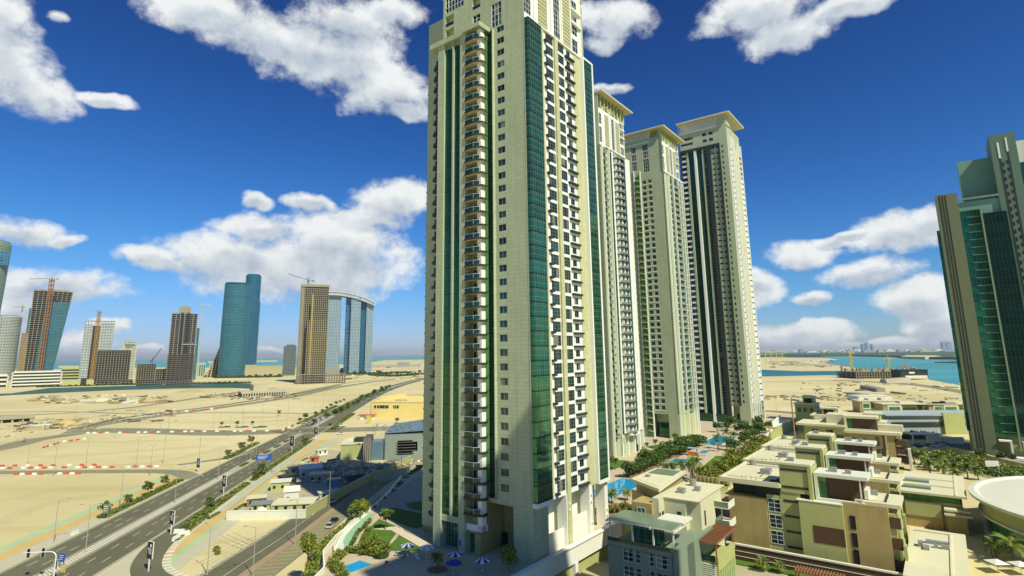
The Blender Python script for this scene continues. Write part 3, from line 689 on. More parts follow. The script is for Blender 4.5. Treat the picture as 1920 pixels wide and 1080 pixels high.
def tower_four():
    U, V = uv(Vector((149.5, 366.8, 0))); O = (U, V, BASE)
    t = gthing('residential_tower', 'farthest pale tower with a dark frame around tall green glass strips', 'tower', U, V, BASE)
    TOP = 194.; Z0 = 14.; F4 = 3.9; n = 46; z = [Z0+F4*k for k in range(n)]
    lm = lambda s, z_, d: (U+s, V+d, z_)
    w = MB(); H = []
    for q in z[1:]: H += [(-11.4, -9.1, q+1.6, q+2.8), (-7.9, -6.6, q+1.2, q+2.8), (-4.3, -3.2, q+1.0, q+2.9)]
    cr_ = [(-32.6, -23.7, 201.4, 203.4), (-32.6, -23.7, 197.6, 199.4), (-16.7, -13.7, 201.6, 204), (-12.3, -9.3, 201.6, 204), (-16.7, -13.7, 197.0, 199.3), (-12.3, -9.3, 197.0, 199.3)]
    w.punched(lm, -11.7, 0, 17.5, TOP, H, .35); w.punched(lm, -33, 0, TOP, TOP+13, cr_, .35)
    w.box(U-33, U-.5, V+.6, V+33, 17, TOP+13); w.box(U-6.5, U, V, V+33, BASE-1, 17.5); w.box(U-11.7, U-6.5, V+4, V+10, BASE-1, 17.5)
    w.box(U-7, U, V, V+1, TOP+13, TOP+20); w.box(U-.8, U, V+1, V+9, TOP+13, TOP+19)
    for s, e in ((-28.9, .5), (-18., .4)): w.box(U+s, U+s+1.4, V-e, V+1, 10.7, TOP-1)
    w.build('stone_wall', STONE, t, O)
    w = MB(); w.box(U-23.3, U-21.7, V-1.2, V+1, BASE-1, TOP-.5)
    w.build('white_fin', WHITE, t, O)
    f = MB(); f.box(U-33.4, U-5.2, V-1.4, V+.2, TOP-1.8, TOP); f.box(U-33.4, U-32.4, V-1.2, V+.8, 10.7, TOP-1.8); f.box(U-14.2, U-11.7, V-1.3, V+.6, BASE-1, TOP-1.8); f.box(U-6.4, U-5.2, V-1.2, V+.3, 17.5, TOP-1.8)
    f.box(U-33, U-14, V-1., V+.6, 10.7, 11.7)
    f.build('dark_frame', CHAR, t, O)
    g = MB(); g.box(U-27.5, U-23.3, V+.2, V+.6, 11.7, TOP-2); g.box(U-21.7, U-18, V+.2, V+.6, 11.7, TOP-2); g.build('strip_glazing', glaz('deep_green_glass', (.02, .085, .055), fh=3.9, pw=4, dark=.2, band=.3, mull=(.02, .05, .04)), t, O)
    g = MB(); g.box(U-32.4, U-28.9, V+.3, V+.6, 11.7, TOP-2); g.box(U-16.6, U-14.2, V+.3, V+.6, 11.7, TOP-2); g.build('side_glazing', WINDOW, t, O)
    s_ = MB(); s_.box(-32.4, -28.9, -.2, .35, 0, 1.3); rep('spandrel', s_, WHITE, [(0, 0, q-BASE) for q in z], t)
    s_ = MB(); s_.box(-16.6, -14.2, -.25, .35, 0, .45); s_.box(-16.6, -14.2, -.25, .35, 1.95, 2.2); rep('rung', s_, plain('rung_metal', (.13, .16, .11), .5, .05), [(0, 0, q-BASE) for q in z], t)
    rep('window', win_mb(2.3, 1.2, 2, 1), [WINDOW, METALG], [(-11.4, .15, q+1.6-BASE) for q in z[1:]], t, cap=46)
    rep('window', win_mb(1.3, 1.6, 1, 1), [WINDOW, METALG], [(-7.9, .15, q+1.2-BASE) for q in z[1:28]], t)
    rep('window', win_mb(1.1, 1.9, 1, 1), [WINDOW, METALG], [(-4.3, .15, q+1.0-BASE) for q in z[1:28]], t)
    rest = MB()
    for q in z[28:]:
        for s0, ww, hh, dz in ((-7.9, 1.3, 1.6, 1.2), (-4.3, 1.1, 1.9, 1.0)):
            k = win_mb(ww, hh, 1, 1); i = len(rest.v); rest.v += [(x+s0, y+.15, zz+q+dz-BASE) for x, y, zz in k.v]; rest.f += [tuple(i+a for a in f_) for f_ in k.f]; rest.mi += k.mi
    tag(rest.build('window', [WINDOW, METALG], t), kind='stuff')
    for a, b_, z0, z1 in cr_:
        o = win_mb(b_-a, z1-z0, max(2, int((b_-a)/1.5)), 1, .1, .1).build('crown_window', [WINDOW, METALG], t); o.location = (a, .1, z0-BASE)
    # right face
    w = MB()
    for s, e, a in ((2.2, .9, .0), (8.2, .5, 0), (10.6, .6, 0), (14.8, .5, 0), (19.4, .6, -6), (25, .4, 0), (32, .6, 0)): w.box(U-1, U+e, V+s, V+s+.9, BASE-1, TOP+a+6)
    w.box(U-1, U+.2, V+2.6, V+7.4, BASE+12, TOP-5); w.box(U-1, U+.2, V+26, V+31.6, BASE+12, TOP-20)
    w.build('white_pier', WHITE, t, O)
    w = MB(); w.box(U-1, U, V+7.4, V+33, BASE-1, TOP-2); w.box(U-1, U+.1, V+10.6, V+15, TOP-4, TOP+10); w.build('cream_wall', CREAM, t, O)
    s_ = MB(); s_.box(.1, .4, 3, 7.4, 0, .6); s_.box(-.1, .2, 8.7, 10.6, .5, 2.6); s_.box(.1, .4, 26.2, 31.6, 0, .6); rep('floor_trim', s_, CHAR, [(0, 0, q-BASE) for q in z], t)
    p = MB(); zr = TOP+20; p.box(U-34, U+3.4, V-3.0, V+35.5, zr, zr+.9); p.box(U-33.3, U-32.6, V-1, V-.2, TOP+13, zr); p.build('roof_slab', SOFF, t, O)
    p = MB(); p.box(U-30, U-3, V+6, V+24, TOP+13, zr)
    for a in range(30): x = U-32+a*.86; p.bar((x, V-.3, zr-6.8), (x+.8, V-.3, zr-.1), .3, .4)
    p.box(U-33, U-6, V-.5, V+.2, TOP+12.6, TOP+13.4); p.build('roof_pergola', WHITE, t, O)
    g = MB(); g.box(U-32, U-14, V+.8, V+1.2, BASE, 10.7); g.build('lobby_glazing', DGLASS, t, O)
    d = MB(); d.box(U-9.6, U-8.2, V+3.9, V+4, 8, 12); d.build('base_opening', DARKW, t, O)
    return t
T4 = tower_four()

# ------------------------------------------------------------------ the green glass slab tower at the right
def tower_right():
    U, V = uv(Vector((228.8, 279.3, 0))); O = (U, V, 0)
    t = gthing('glass_slab_tower', 'shaded brown and green glass tower of stepped slabs standing at the right edge', 'tower', U, V, 0)
    f = MB(); f.box(U-8.4, U+.6, V, V+14, 0, 130.5)
    for s in (-6.6, -5.4, -4.2): f.box(U+s-.25, U+s+.25, V-.14, V, 3, 130, 1)
    f.build('front_fin', [plain('brown_cladding', (.165, .182, .085), .65, .08, .08, grime=.35), CHAR], t, O)
    GR = glaz('right_green_glass', (.012, .12, .055), fh=3.9, pw=1.5, dark=.5, band=.5, mull=(.02, .10, .05), metal=.55)
    g = MB(); g.box(U-9.8, U-8.4, V+1, V+13, 12, 112); g.build('side_glazing', GR, t, O)
    g = MB(); g.box(U+.6, U+9, V+3, V+13, 10, 121); g.build('front_glazing', GR, t, O)
    b = MB()
    for k in range(29): b.box(U+3.2, U+8.6, V+2.6, V+3.1, 12+k*3.9, 12.3+k*3.9)
    pgm = plain('pale_green_metal', (.22, .29, .17), .5, .05); b.build('floor_trim', pgm, t, O)
    b = MB(); b.box(U+8.8, U+9.5, V+1.5, V+5, 4, 121); b.build('edge_fin', pgm, t, O); b = MB(); b.box(U+1, U+20, V+9, V+10, 128, 129); b.build('roof_rail', pgm, t, O)
    DG = glaz('right_dark_glass', (.006, .045, .036), fh=3.9, pw=1.5, dark=.3, band=.3, mull=(.01, .05, .04))
    g = MB(); g.box(U+9.5, U+19, V+5, V+16, 10, 119); g.build('dark_glazing', DG, t, O)
    f = MB(); f.box(U+17.5, U+27.5, V+9, V+30, 4, 160, 0); f.box(U+4, U+18, V+22, V+34, 4, 152, 2); f.box(U+1, U+18, V+10, V+20, 118, 127, 2)
    f.box(U+20.2, U+20.8, V+8.85, V+9, 10, 150, 1); f.box(U+23.6, U+24.2, V+8.85, V+9, 10, 153, 1)
    f.build('tall_fin', [plain('grey_green_cladding', (.115, .185, .12), .6, .06, .06, grime=.2), CHAR, plain('pale_green_cladding', (.20, .36, .25), .6, .05, .06, grime=.15)], t, O)
    d = MB()
    for k in range(34): d.box(U+20.9, U+21.7, V+8.9, V+9, 14+k*3.9, 16+k*3.9); d.box(U+22.6, U+23.4, V+8.9, V+9, 15+k*3.9, 16.8+k*3.9)
    d.build('fin_window', DARKW, t, O)
    d = MB(); d.box(U+20.1, U+20.9, V+8.8, V+9, 147, 155.5); d.box(U+23.5, U+24.2, V+8.8, V+9, 150, 157.5); d.build('crown_slot', WHITE, t, O)
    g = MB(); g.box(U+27.5, U+60, V+12, V+30, 8, 144); g.build('right_glazing', GR, t, O)
    p = MB(); p.box(U+28.5, U+60, V+14, V+30, 144, 156)
    for k in range(6): p.box(U+28+k*6, U+28.4+k*6, V+13.6, V+14, 144, 156)
    p.build('crown_panel', WHITE2, t, O)
    b = MB(); b.box(U-9, U+60, V+6, V+30, 0, 10, 0); b.box(U+.6, U+16, V-2, V+6, 0, 1.2, 1); b.box(U+5.4, U+6.2, V-1, V+4, 0, 8.4, 1); b.box(U+1.5, U+6.2, V-1, V+5, 8, 8.6, 1); b.box(U+10, U+40, V+2, V+6, 0, 8, 2)
    b.build('entrance_block', [BEIGE2, WHITE, plain('pale_green_wall', (.36, .46, .38), .6, .05)], t, O)
    return t
T5 = tower_right()

# ------------------------------------------------------------------ ground, water, roads
def struct(o): o['kind'] = 'structure'; return o
def sheet(name, pts, z, mat, kind='structure'):
    b = MB(); b.face([(p[0], p[1], z) for p in pts]); o = b.build(name, mat, fix=False)
    bm = bmesh.new(); bm.from_mesh(o.data); bmesh.ops.triangulate(bm, faces=bm.faces); bmesh.ops.recalc_face_normals(bm, faces=bm.faces)
    if sum(f.normal.z for f in bm.faces) < 0: bmesh.ops.reverse_faces(bm, faces=bm.faces)
    bm.to_mesh(o.data); bm.free(); o['kind'] = kind; return o
def px(*pts, z=0.): return [at(x, y, z) for x, y in pts]
def ribbon_pts(pts, off):
    out = []; n = len(pts)
    for i, p in enumerate(pts):
        a = pts[max(0, i-1)]; b = pts[min(n-1, i+1)]; d = Vector((b[0]-a[0], b[1]-a[1])).normalized()
        out.append(Vector((p[0]+d.y*off, p[1]-d.x*off)))
    return out
def ribbon(name, pts, o0, o1, z, mat, kind='structure', b=None, h=0):
    own = b is None; b = b or MB(); A = ribbon_pts(pts, o0); B_ = ribbon_pts(pts, o1)
    for i in range(len(pts)-1):
        b.face([(A[i].x, A[i].y, z+h), (B_[i].x, B_[i].y, z+h), (B_[i+1].x, B_[i+1].y, z+h), (A[i+1].x, A[i+1].y, z+h)])
        if h:
            b.face([(B_[i].x, B_[i].y, z), (B_[i+1].x, B_[i+1].y, z), (B_[i+1].x, B_[i+1].y, z+h), (B_[i].x, B_[i].y, z+h)])
            b.face([(A[i].x, A[i].y, z), (A[i+1].x, A[i+1].y, z), (A[i+1].x, A[i+1].y, z+h), (A[i].x, A[i].y, z+h)])
    if own: o = b.build(name, mat, fix=True); o['kind'] = kind; return o
def smooth(pts, n=5):
    """Catmull-Rom through plan points"""
    q = [Vector(p[:2]) for p in pts]; q = [2*q[0]-q[1]]+q+[2*q[-1]-q[-2]]; out = []
    for i in range(1, len(q)-2):
        for k in range(n):
            t = k/n; out.append(.5*((2*q[i])+(-q[i-1]+q[i+1])*t+(2*q[i-1]-5*q[i]+4*q[i+1]-q[i+2])*t*t+(-q[i-1]+3*q[i]-3*q[i+1]+q[i+2])*t**3))
    return out+[q[-2]]
def dashes(b, pts, off, w_, ln, gap, z):
    s = ribbon_pts(pts, off); acc = 0.
    for a, c in zip(s, s[1:]):
        L = (c-a).length; d = (c-a)/max(L, 1e-6); x = -acc % (ln+gap) if acc else 0; n_ = Vector((d.y, -d.x))*w_/2
        x = 0
        while x < L:
            p = a+d*x; q = a+d*min(L, x+ln)
            b.face([(*(p-n_), z), (*(p+n_), z), (*(q+n_), z), (*(q-n_), z)]); x += ln+gap
BIG = 42000.
b = MB(); b.face([(-BIG, -3000, -1.2), (BIG, -3000, -1.2), (BIG, BIG, -1.2), (-BIG, BIG, -1.2)]); struct(b.build('sea_water', SEA))
land = [(-9000, -900), (1500, -900), (1900, 300)] + [tuple(p[:2]) for p in px((2150, 757), (1860, 736), (1800, 722.5), (1742, 712), (1735, 703.5), (1650, 699), (1622, 696), (1600, 689), (1560, 684), (1545, 679.5), (1572, 674.5), (1550, 671.5), (1430, 670.5), (1100, 671.5), (790, 674.2), (720, 675.5), (690, 680), (545, 689), (530, 692), (470, 692), (440, 690), (380, 689), (250, 689), (150, 691), (110, 692), (0, 694), (-300, 699))] + [(-9000, 3000)]
sheet('sand_ground', land, 0, SAND)
sheet('canal_water', px((-100, 742), (22, 737.5), (92, 727.5), (333, 721), (440, 718.5), (471, 719), (473, 729), (437, 727.5), (333, 728.5), (220, 731.5), (100, 737), (22, 741), (-100, 748)), .10, CANAL)
sheet('inlet_water', px((1380, 693.5), (1430, 693), (1500, 696), (1560, 695.5), (1600, 694.5), (1612, 698), (1590, 703), (1500, 704.5), (1430, 706), (1380, 707)), .10, LAGOON)
MANG = plain('mangrove_green', (.035, .085, .03), .95, .3, .004)
def hump(name, pts, z0, h, mat, kind='structure'):
    b = MB(); b.prism([(p[0], p[1]) for p in pts], z0, h, 0); o = b.build(name, mat); o['kind'] = kind; return o
hump('mangrove_coast', px((1300, 666.5), (1430, 669.2), (1470, 668.4), (1540, 668.6), (1600, 667.6), (1680, 669.6), (1700, 672), (1750, 673.2), (1810, 674), (1900, 672), (1990, 662), (1800, 659.5), (1600, 661.5), (1300, 664.5)), -1, 9, MANG)
hump('mud_bank', px((1752, 679.6), (1800, 677.4), (1860, 677), (1860, 679.4), (1800, 680.4)), -1, 1.5, MANG)
hump('sand_spit', px((390, 681), (440, 679.5), (520, 678), (520, 675.8), (440, 676.5), (390, 677.5)), -1, 1.5, SAND)
hump('far_shore', px((110, 690.5), (148, 690.2), (148, 686), (110, 686.5)), -1, 2, SAND)
hump('pale_shoal', px((1690, 672.2), (1735, 673.4), (1765, 671.8), (1755, 669.8), (1700, 669.4)), -1, 10.5, SAND)

# highway frame
HD = Vector((math.sin(R(-6.9)), math.cos(R(-6.9)))); HE = Vector((HD.y, -HD.x)); HB = Vector((-145+.9755*11.7, 191.3+.2198*11.7))
def Hw(al, off): 
    p = HB+HD*al+HE*off
    if al > 480: p += HE*(((al-480)/100)**2*1.48)
    return p
hl = [Hw(a, 0) for a in (-260, -200, -150, -100, -50, 0, 50, 100, 150, 200, 250, 300, 380, 460, 560, 680, 820, 980, 1150)]
ribbon('highway_carriageway', hl, 0, 10.4, .05, ASPH); ribbon('highway_carriageway', hl, 13.9, 25.2, .05, ASPH)
ribbon('highway_median', hl, 10.4, 13.9, .045, PAVE)
mk = MB()
for o_ in (3.5, 7.0, 17.6, 21.3): dashes(mk, hl, o_, .18, 4, 7, .062)
for o_ in (.5, 9.9, 14.5, 24.7): ribbon('', hl, o_-.1, o_+.1, .062, MARK, b=mk)
struct(mk.build('highway_lane_marking', MARK))
mk = MB()   # chevron hatching on the near median
for k in range(130):
    a = -70+k*1.15
    if a > 78: break
    p0, p1, q0, q1 = Hw(a, 10.5), Hw(a+.45, 10.5), Hw(a-3.2, 13.8), Hw(a-2.75, 13.8)
    mk.face([(p0.x, p0.y, .064), (q0.x, q0.y, .064), (q1.x, q1.y, .064), (p1.x, p1.y, .064)])
struct(mk.build('median_hatching', MARK))
kb = MB()
for o_ in (-.3, 25.2): ribbon('', hl, o_, o_+.35, .02, KERB, b=kb, h=.14)
hm = [Hw(a, 0) for a in (80, 100, 150, 187)]; hm2 = [Hw(a, 0) for a in (262, 300, 380, 460, 560, 680, 820, 980)]
for q in (hm, hm2):
    for o_ in (10.3, 13.7): ribbon('', q, o_, o_+.3, .05, KERB, b=kb, h=.15)
struct(kb.build('highway_kerb', KERB))
# footway bands beside the highway: pale, ochre, green
ribbon('footway_paving', [Hw(a, 0) for a in (-260, -100, -20, 40)], -14, -.6, .02, KERB)
ribbon('ochre_footway', [Hw(a, 0) for a in (-260, -100, -20, 60, 90)], -11, -6.5, .035, ORPAVE)
ribbon('green_footway', [Hw(a, 0) for a in (-260, -100, -20, 60, 90)], -15.5, -11.2, .03, GRPAVE)
rf = [Hw(a, 0) for a in (-52, -20, 20, 60, 100, 140, 172)]
ribbon('footway_paving', rf, 26, 44, .02, KERB)
ribbon('ochre_footway', rf, 34, 37.5, .035, ORPAVE); ribbon('green_footway', rf, 37.6, 40, .035, GRPAVE)
ribbon('ochre_footway', [Hw(a, 0) for a in (100, 140, 172)], 31, 34, .035, ORPAVE)
# slip road, near right
sp = smooth([tuple(Hw(28, 27)), tuple(Hw(0, 27.6)), tuple(Hw(-22, 29)), tuple(Hw(-40, 33)), tuple(Hw(-52, 40)), tuple(Hw(-60, 52)), tuple(Hw(-64, 70))])
ribbon('slip_road', sp, -3.2, 3.6, .055, ASPH)
kb = MB(); s3 = ribbon_pts(sp, -4.3)
for i in range(len(s3)-1):
    L = (s3[i+1]-s3[i]).length; n_ = int(L/1.7)
    for k in range(n_):
        p = s3[i].lerp(s3[i+1], k/n_); q = s3[i].lerp(s3[i+1], (k+.55)/n_); d = (q-p).normalized()*1.0; kb.face([(p.x-d.y, p.y+d.x, .07), (p.x+d.y, p.y-d.x, .07), (q.x+d.y, q.y-d.x, .07), (q.x-d.y, q.y+d.x, .07)])
struct(kb.build('zebra_edge_marking', MARK))
# cross road, side roads and sand tracks
EDGE = MB()
def road(name, pts, w_, mat=ASPH, z=.04, n=5, line=False): 
    q = smooth(px(*pts), n); ribbon(name, q, -w_/2, w_/2, z, mat)
    for o_ in (-w_/2, w_/2): ribbon('', q, o_-.25, o_+.25, .0, KERB, b=EDGE, h=.17)
    return q
crs = road('cross_road', [(120, 811), (200, 807), (300, 809), (400, 812), (480, 811), (545, 808), (600, 807), (650, 806), (720, 804), (800, 803)], 26, ASPHL, .042)
road('junction_apron', [(520, 812), (560, 808), (600, 806), (640, 805)], 34, ASPH, .046)
r1 = road('side_road', [(-120, 888), (0, 886.5), (100, 885.5), (200, 884.5), (290, 884), (335, 887), (362, 897)], 9, ASPHL, .044)
road('side_road', [(335, 872), (380, 866), (430, 858), (465, 846)], 6, ASPHL, .046)
r2 = road('curved_road', [(-150, 868), (0, 841), (60, 826), (120, 817), (160, 810), (152, 804), (190, 796), (270, 784), (350, 773), (430, 762), (500, 752), (560, 742), (620, 729), (700, 716), (790, 705)], 17, ASPHL, .043, 6)
road('curved_road', [(150, 803), (220, 786), (300, 774), (380, 765), (470, 752), (560, 738), (640, 722)], 9, ASPH, .05, 5)
road('canal_road', [(-60, 782), (60, 778), (140, 774), (230, 766), (300, 757), (380, 745), (450, 735), (520, 727)], 12, ASPHL, .04)
road('canal_road', [(-60, 774), (80, 772), (160, 773), (260, 776), (420, 774), (560, 775.5), (640, 775)], 6, ASPHL, .038)
road('coast_road', [(540, 741), (600, 728), (660, 717), (730, 710), (800, 706)], 10, ASPHL, .05)
road('coast_road', [(1380, 742), (1480, 743), (1580, 747), (1700, 752), (1830, 757)], 10, ASPHL, .04)
road('coast_road', [(1560, 713), (1640, 716), (1720, 722), (1800, 734), (1830, 740)], 22, ASPHL, .04)
road('coast_road', [(1430, 715), (1520, 714.5), (1620, 711)], 9, ASPHL, .04)
road('promenade_road', [(1380, 772), (1440, 771), (1500, 776), (1560, 783)], 14, ASPHL, .04)
# service road with its bays, between podium and building site
sv = smooth(px((430, 1100), (500, 1050), (560, 1008), (612, 967), (668, 925), (730, 884), (800, 846), (860, 822)), 6)
ribbon('service_road', sv, -11, 7.5, .045, ASPH)
ribbon('parking_strip', sv, 1.0, 7.4, .05, ASPHL)
mk = MB(); s3 = ribbon_pts(sv, 0)
for i in range(0, len(s3)-1):
    L = (s3[i+1]-s3[i]).length; n_ = max(1, int(L/2.9)); d = (s3[i+1]-s3[i]).normalized(); e = Vector((d.y, -d.x))
    for k in range(n_):
        p = s3[i].lerp(s3[i+1], k/n_)
        for o0, o1 in ((1.2, 6.6),):
            a, c = p+e*o0-d*.6, p+e*o1+d*1.0; mk.face([(*(a-d*.09), .064), (*(c-d*.09), .064), (*(c+d*.09), .064), (*(a+d*.09), .064)])
struct(mk.build('parking_bay_marking', YMARK))
kb = MB(); s3 = ribbon_pts(sv[:16], -11.6)
for i in range(len(s3)-1):
    L = (s3[i+1]-s3[i]).length; n_ = max(1, int(L/2.2))
    for k in range(n_): p = s3[i].lerp(s3[i+1], k/n_); q = s3[i].lerp(s3[i+1], (k+.55)/n_); kb.bar((p.x, p.y, .1), (q.x, q.y, .1), 1.1, .16)
struct(kb.build('service_road_kerb', KERB))
mk = MB(); dashes(mk, sv, -5, .15, 3, 5, .064); ribbon('', sv, -10.6, -10.4, .064, MARK, b=mk); struct(mk.build('service_lane_marking', MARK))
ribbon('brick_verge', sv, -1.6, .9, .05, plain('red_paver', (.32, .24, .13), .9, .15, .6))
# right hand street below the glass tower
rs = smooth(px((1580, 838), (1640, 846), (1720, 858), (1800, 877), (1870, 895), (1990, 925)), 5)
ribbon('estate_street', rs, -5, 5, .04, ASPHL)
ribbon('estate_street', smooth(px((1630, 800), (1700, 812), (1770, 826), (1830, 846), (1930, 872)), 5), -14, 9, .035, ASPH)
ribbon('forecourt_paving', [tuple(P(66, 60)), tuple(P(66, 20)), tuple(P(66, -60))], -14, 26, .02, plain('forecourt_paver', (.42, .33, .17), .9, .12, .3))
ribbon('villa_lane_paving', [tuple(P(30, 120)), tuple(P(30, 20)), tuple(P(30, -70))], -30, 36, .012, plain('lane_paver', (.40, .36, .22), .9, .12, .4))
struct(EDGE.build('road_kerb', KERB))
# ------------------------------------------------------------------ podium deck of the estate
deck = [(1.2, -40), (-18, -46), (-30, -36), (-35, -29), (-44, -23), (-51.4, -14.2), (-58.4, -2.5), (-64.4, 6.3), (-76, 24), (-92, 44), (-100, 70), (-100, 340), (-6, 340), (-9, 270), (3, 150), (6.5, 104), (4, 60), (1.2, 40)]
DK = gthing('podium', 'pale podium block carrying the towers, pools and gardens above the street', 'podium', -30, 40, 0)
b = MB(); b.prism([(u+30, v-40) for u, v in deck], 0, BASE-.02, 0, 1); b.build('retaining_wall', [BEIGE2, PAVE2], DK)
b = MB()
for (a, c) in zip(deck[-2:]+deck[:9], deck[-1:]+deck[:10]): b.bar((a[0]+30, a[1]-40, BASE+.45), (c[0]+30, c[1]-40, BASE+.45), .3, .95)
for (a, c) in zip(deck[12:-2], deck[13:-1]): b.bar((a[0]+30, a[1]-40, BASE+.45), (c[0]+30, c[1]-40, BASE+.45), .3, .95)
b.box(31.2, 32.1, -80, -2, 3.4, BASE+.6); b.box(31.2, 32.4, -80, -2, BASE+.6, BASE+.9)
for k in (-26.5, -4, -52): b.box(31.2, 32.2, k, k+1.3, 0, 3.4)
b.build('parapet', WHITE, DK)
def ground_uv(name, pts, z, mat): return sheet(name, [P(u, v)[:2] for u, v in pts], z, mat)
def ru(u0, u1, v0, v1): return [(u0, v0), (u1, v0), (u1, v1), (u0, v1)]
ground_uv('garden_lawn', [(-56, 3.5), (-44.5, 1.2), (-39.5, -6), (-33, -15), (-40, -17), (-49, -8)], BASE+.03, GRASS)
ground_uv('garden_lawn', [(-62, 14), (-58, 6), (-46, 3.5), (-40.5, 3), (-40.5, 12), (-50, 14)], BASE+.03, GRASS)
ground_uv('garden_lawn', [(-43, 1), (-30, -3.6), (-27, -8.4), (-34, -13), (-39, -5)], BASE+.045, GRASS)
ground_uv('garden_path', [(-50, -4), (-46.5, 1.4), (-28.4, -3.6), (-26.5, -7.2), (-45, -1.6)], BASE+.06, plain('pale_path', (.62, .52, .36), .8, .08, .6))
ground_uv('drive', [(-64, 8), (-52, 14), (-41, 14), (-41, 60), (-56, 60), (-62, 40), (-80, 60), (-90, 60), (-86, 44), (-74, 24)], BASE+.02, DECKP)
ground_uv('drive_island', [(-62, 19), (-57, 16), (-45, 17), (-44, 40), (-52, 44)], BASE+.14, GRASS)
ground_uv('lawn', [(-42, 96), (-33, 94.5), (-31.5, 114), (-37, 121), (-42, 119)], BASE+.03, GRASS)
ground_uv('lawn', [(-44, 158), (-36, 152), (-31, 176), (-38, 186)], BASE+.03, GRASS)
ground_uv('lawn', [(-4.5, 118), (2.8, 108), (-3, 154), (-8.5, 152)], BASE+.03, GRASS)
ground_uv('planting_bed', [(-24, 90), (-18, 90), (-20.8, 140), (-24, 180), (-29, 180)], BASE+.05, SOIL)
ground_uv('planting_bed', [(-12, 36), (-2, 36), (2, 58), (-9, 56)], BASE+.05, SOIL)
ground_uv('planting_bed', [(-2, 100), (4, 100), (2.5, 150), (-3, 155)], BASE+.04, SOIL)
# pools: a coping with the water in it
def pool(label, u0, u1, v0, v1, cop=.7):
    t = gthing('swimming_pool', label, 'pool', (u0+u1)/2, (v0+v1)/2, BASE, 'pools on the podium'); a, c = (u1-u0)/2, (v1-v0)/2
    k = MB(); k.box(-a-cop, a+cop, -c-cop, -c, .02, .22); k.box(-a-cop, a+cop, c, c+cop, .02, .22); k.box(-a-cop, -a, -c, c, .02, .22); k.box(a, a+cop, -c, c, .02, .22); k.build('coping', KERB, t)
    k = MB(); k.face([(-a, -c, .12), (a, -c, .12), (a, c, .12), (-a, c, .12)]); k.build('water', POOL, t)
pool('large light blue pool beside the near tower, next to the white villa', -22.5, -12, 58, 88)
pool('small blue pool with a white edge between the shrub row and the palms', -20, -14, 119, 126.5)
pool('small blue pool just behind the shrub row, the farther of the pair', -20.6, -14.6, 129, 136)
pool('deep blue pool at the foot of the two farthest towers', -26, -16, 180, 211)
pool('little blue children\'s pool beside the orange play things', -17.5, -14, 155, 162)
pool('bright blue garden pool in front of the near tower, beside the hedge', -33.6, -29, -26.5, -20.8)

# ------------------------------------------------------------------ plants: trunk, limbs and a crown of many leaf-sized faces
def leaf_quads(b, c, n, r, size, rg, mats, squash=.8):
    for _ in range(n):
        while True:
            d = Vector((rg.uniform(-1, 1), rg.uniform(-1, 1), rg.uniform(-1, 1)))
            if .15 < d.length < 1: break
        d = d.normalized()*(d.length**.45)
        p = Vector(c)+Vector((d.x*r, d.y*r, d.z*r*squash)); s = size*rg.uniform(.6, 1.35)
        x = Vector((rg.uniform(-1, 1), rg.uniform(-1, 1), rg.uniform(-.7, .7))).normalized()
        y = x.cross(Vector((rg.uniform(-1, 1), rg.uniform(-1, 1), rg.uniform(-1, 1)))).normalized()
        b.face([p-x*s-y*s*.35, p-y*s*.62, p+x*s, p+y*s*.62], rg.choice(mats))
def tree_mesh(seed, h=5., cr_=2.2, n=9, leaves=80, size=.3, mats=(0, 0, 1, 3), trunk=.35, squash=.75, spread=1.):
    rg = random.Random(seed); t = MB(); c = MB(); th = h*trunk
    bend = Vector((rg.uniform(-.2, .2), rg.uniform(-.2, .2), th)); t.tube((0, 0, 0), bend, .05*h*.5, .032*h*.5, 6)
    for k in range(n):
        a = k*2.4+rg.uniform(-.4, .4); rr = cr_*rg.uniform(.25, .8)*spread; zz = th+(h-th)*rg.uniform(.18, .86)
        p = Vector((math.cos(a)*rr, math.sin(a)*rr, zz)); t.tube(bend*.9, p, .014*h, .005*h, 4)
        leaf_quads(c, p, int(leaves*rg.uniform(.6, 1.2)), cr_*rg.uniform(.32, .55), size, rg, mats, squash)
    leaf_quads(c, (0, 0, h*.8), leaves, cr_*.5, size, rg, mats, squash)
    return t, c
def palm_mesh(seed, h=6., L=2.6, nf=22, mats=(0, 1)):
    rg = random.Random(seed); t = MB(); c = MB(); top = Vector((rg.uniform(-.3, .3), rg.uniform(-.3, .3), h))
    mid = top*.5+Vector((rg.uniform(-.1, .1), 0, 0)); t.tube((0, 0, 0), mid, .24, .19, 7); t.tube(mid, top, .19, .17, 7)
    for k in range(nf):
        a = k*2.399; el = rg.uniform(-.5, 1.25); l = L*rg.uniform(.8, 1.1); m_ = rg.choice(mats); pts = []
        for s in range(7):
            f = s/6; e = el-f*f*1.35
            pts.append((pts[-1] if pts else top)+Vector((math.cos(a)*math.cos(e), math.sin(a)*math.cos(e), math.sin(e)))*(l/6) if s else top.copy())
        for s in range(6):
            d = (pts[s+1]-pts[s]).normalized(); n_ = d.cross(Vector((0, 0, 1))).normalized(); w_ = L*.17*math.sin(math.pi*min(1, (s+.9)/7))+.05
            for sg in (-1, 1):
                for q in (0, .5):
                    p = pts[s].lerp(pts[s+1], q); p2 = pts[s].lerp(pts[s+1], q+.3)
                    c.face([p, p2, p2+n_*sg*w_+d*w_*.5+Vector((0, 0, -w_*.4)), p+n_*sg*w_*.95+d*w_*.4+Vector((0, 0, -w_*.45))], m_)
    return t, c
PL = {}
def plant_kind(key, name, cat, label, meshes, crown='crown', stem='trunk'):
    out = []
    for t, c in meshes:
        o = thing(name, label, cat, (0, 0, -50))
        t.build(stem, BARK, o); c.build(crown, LEAFS, o); proto(o); out.append([o, False])
    PL[key] = out
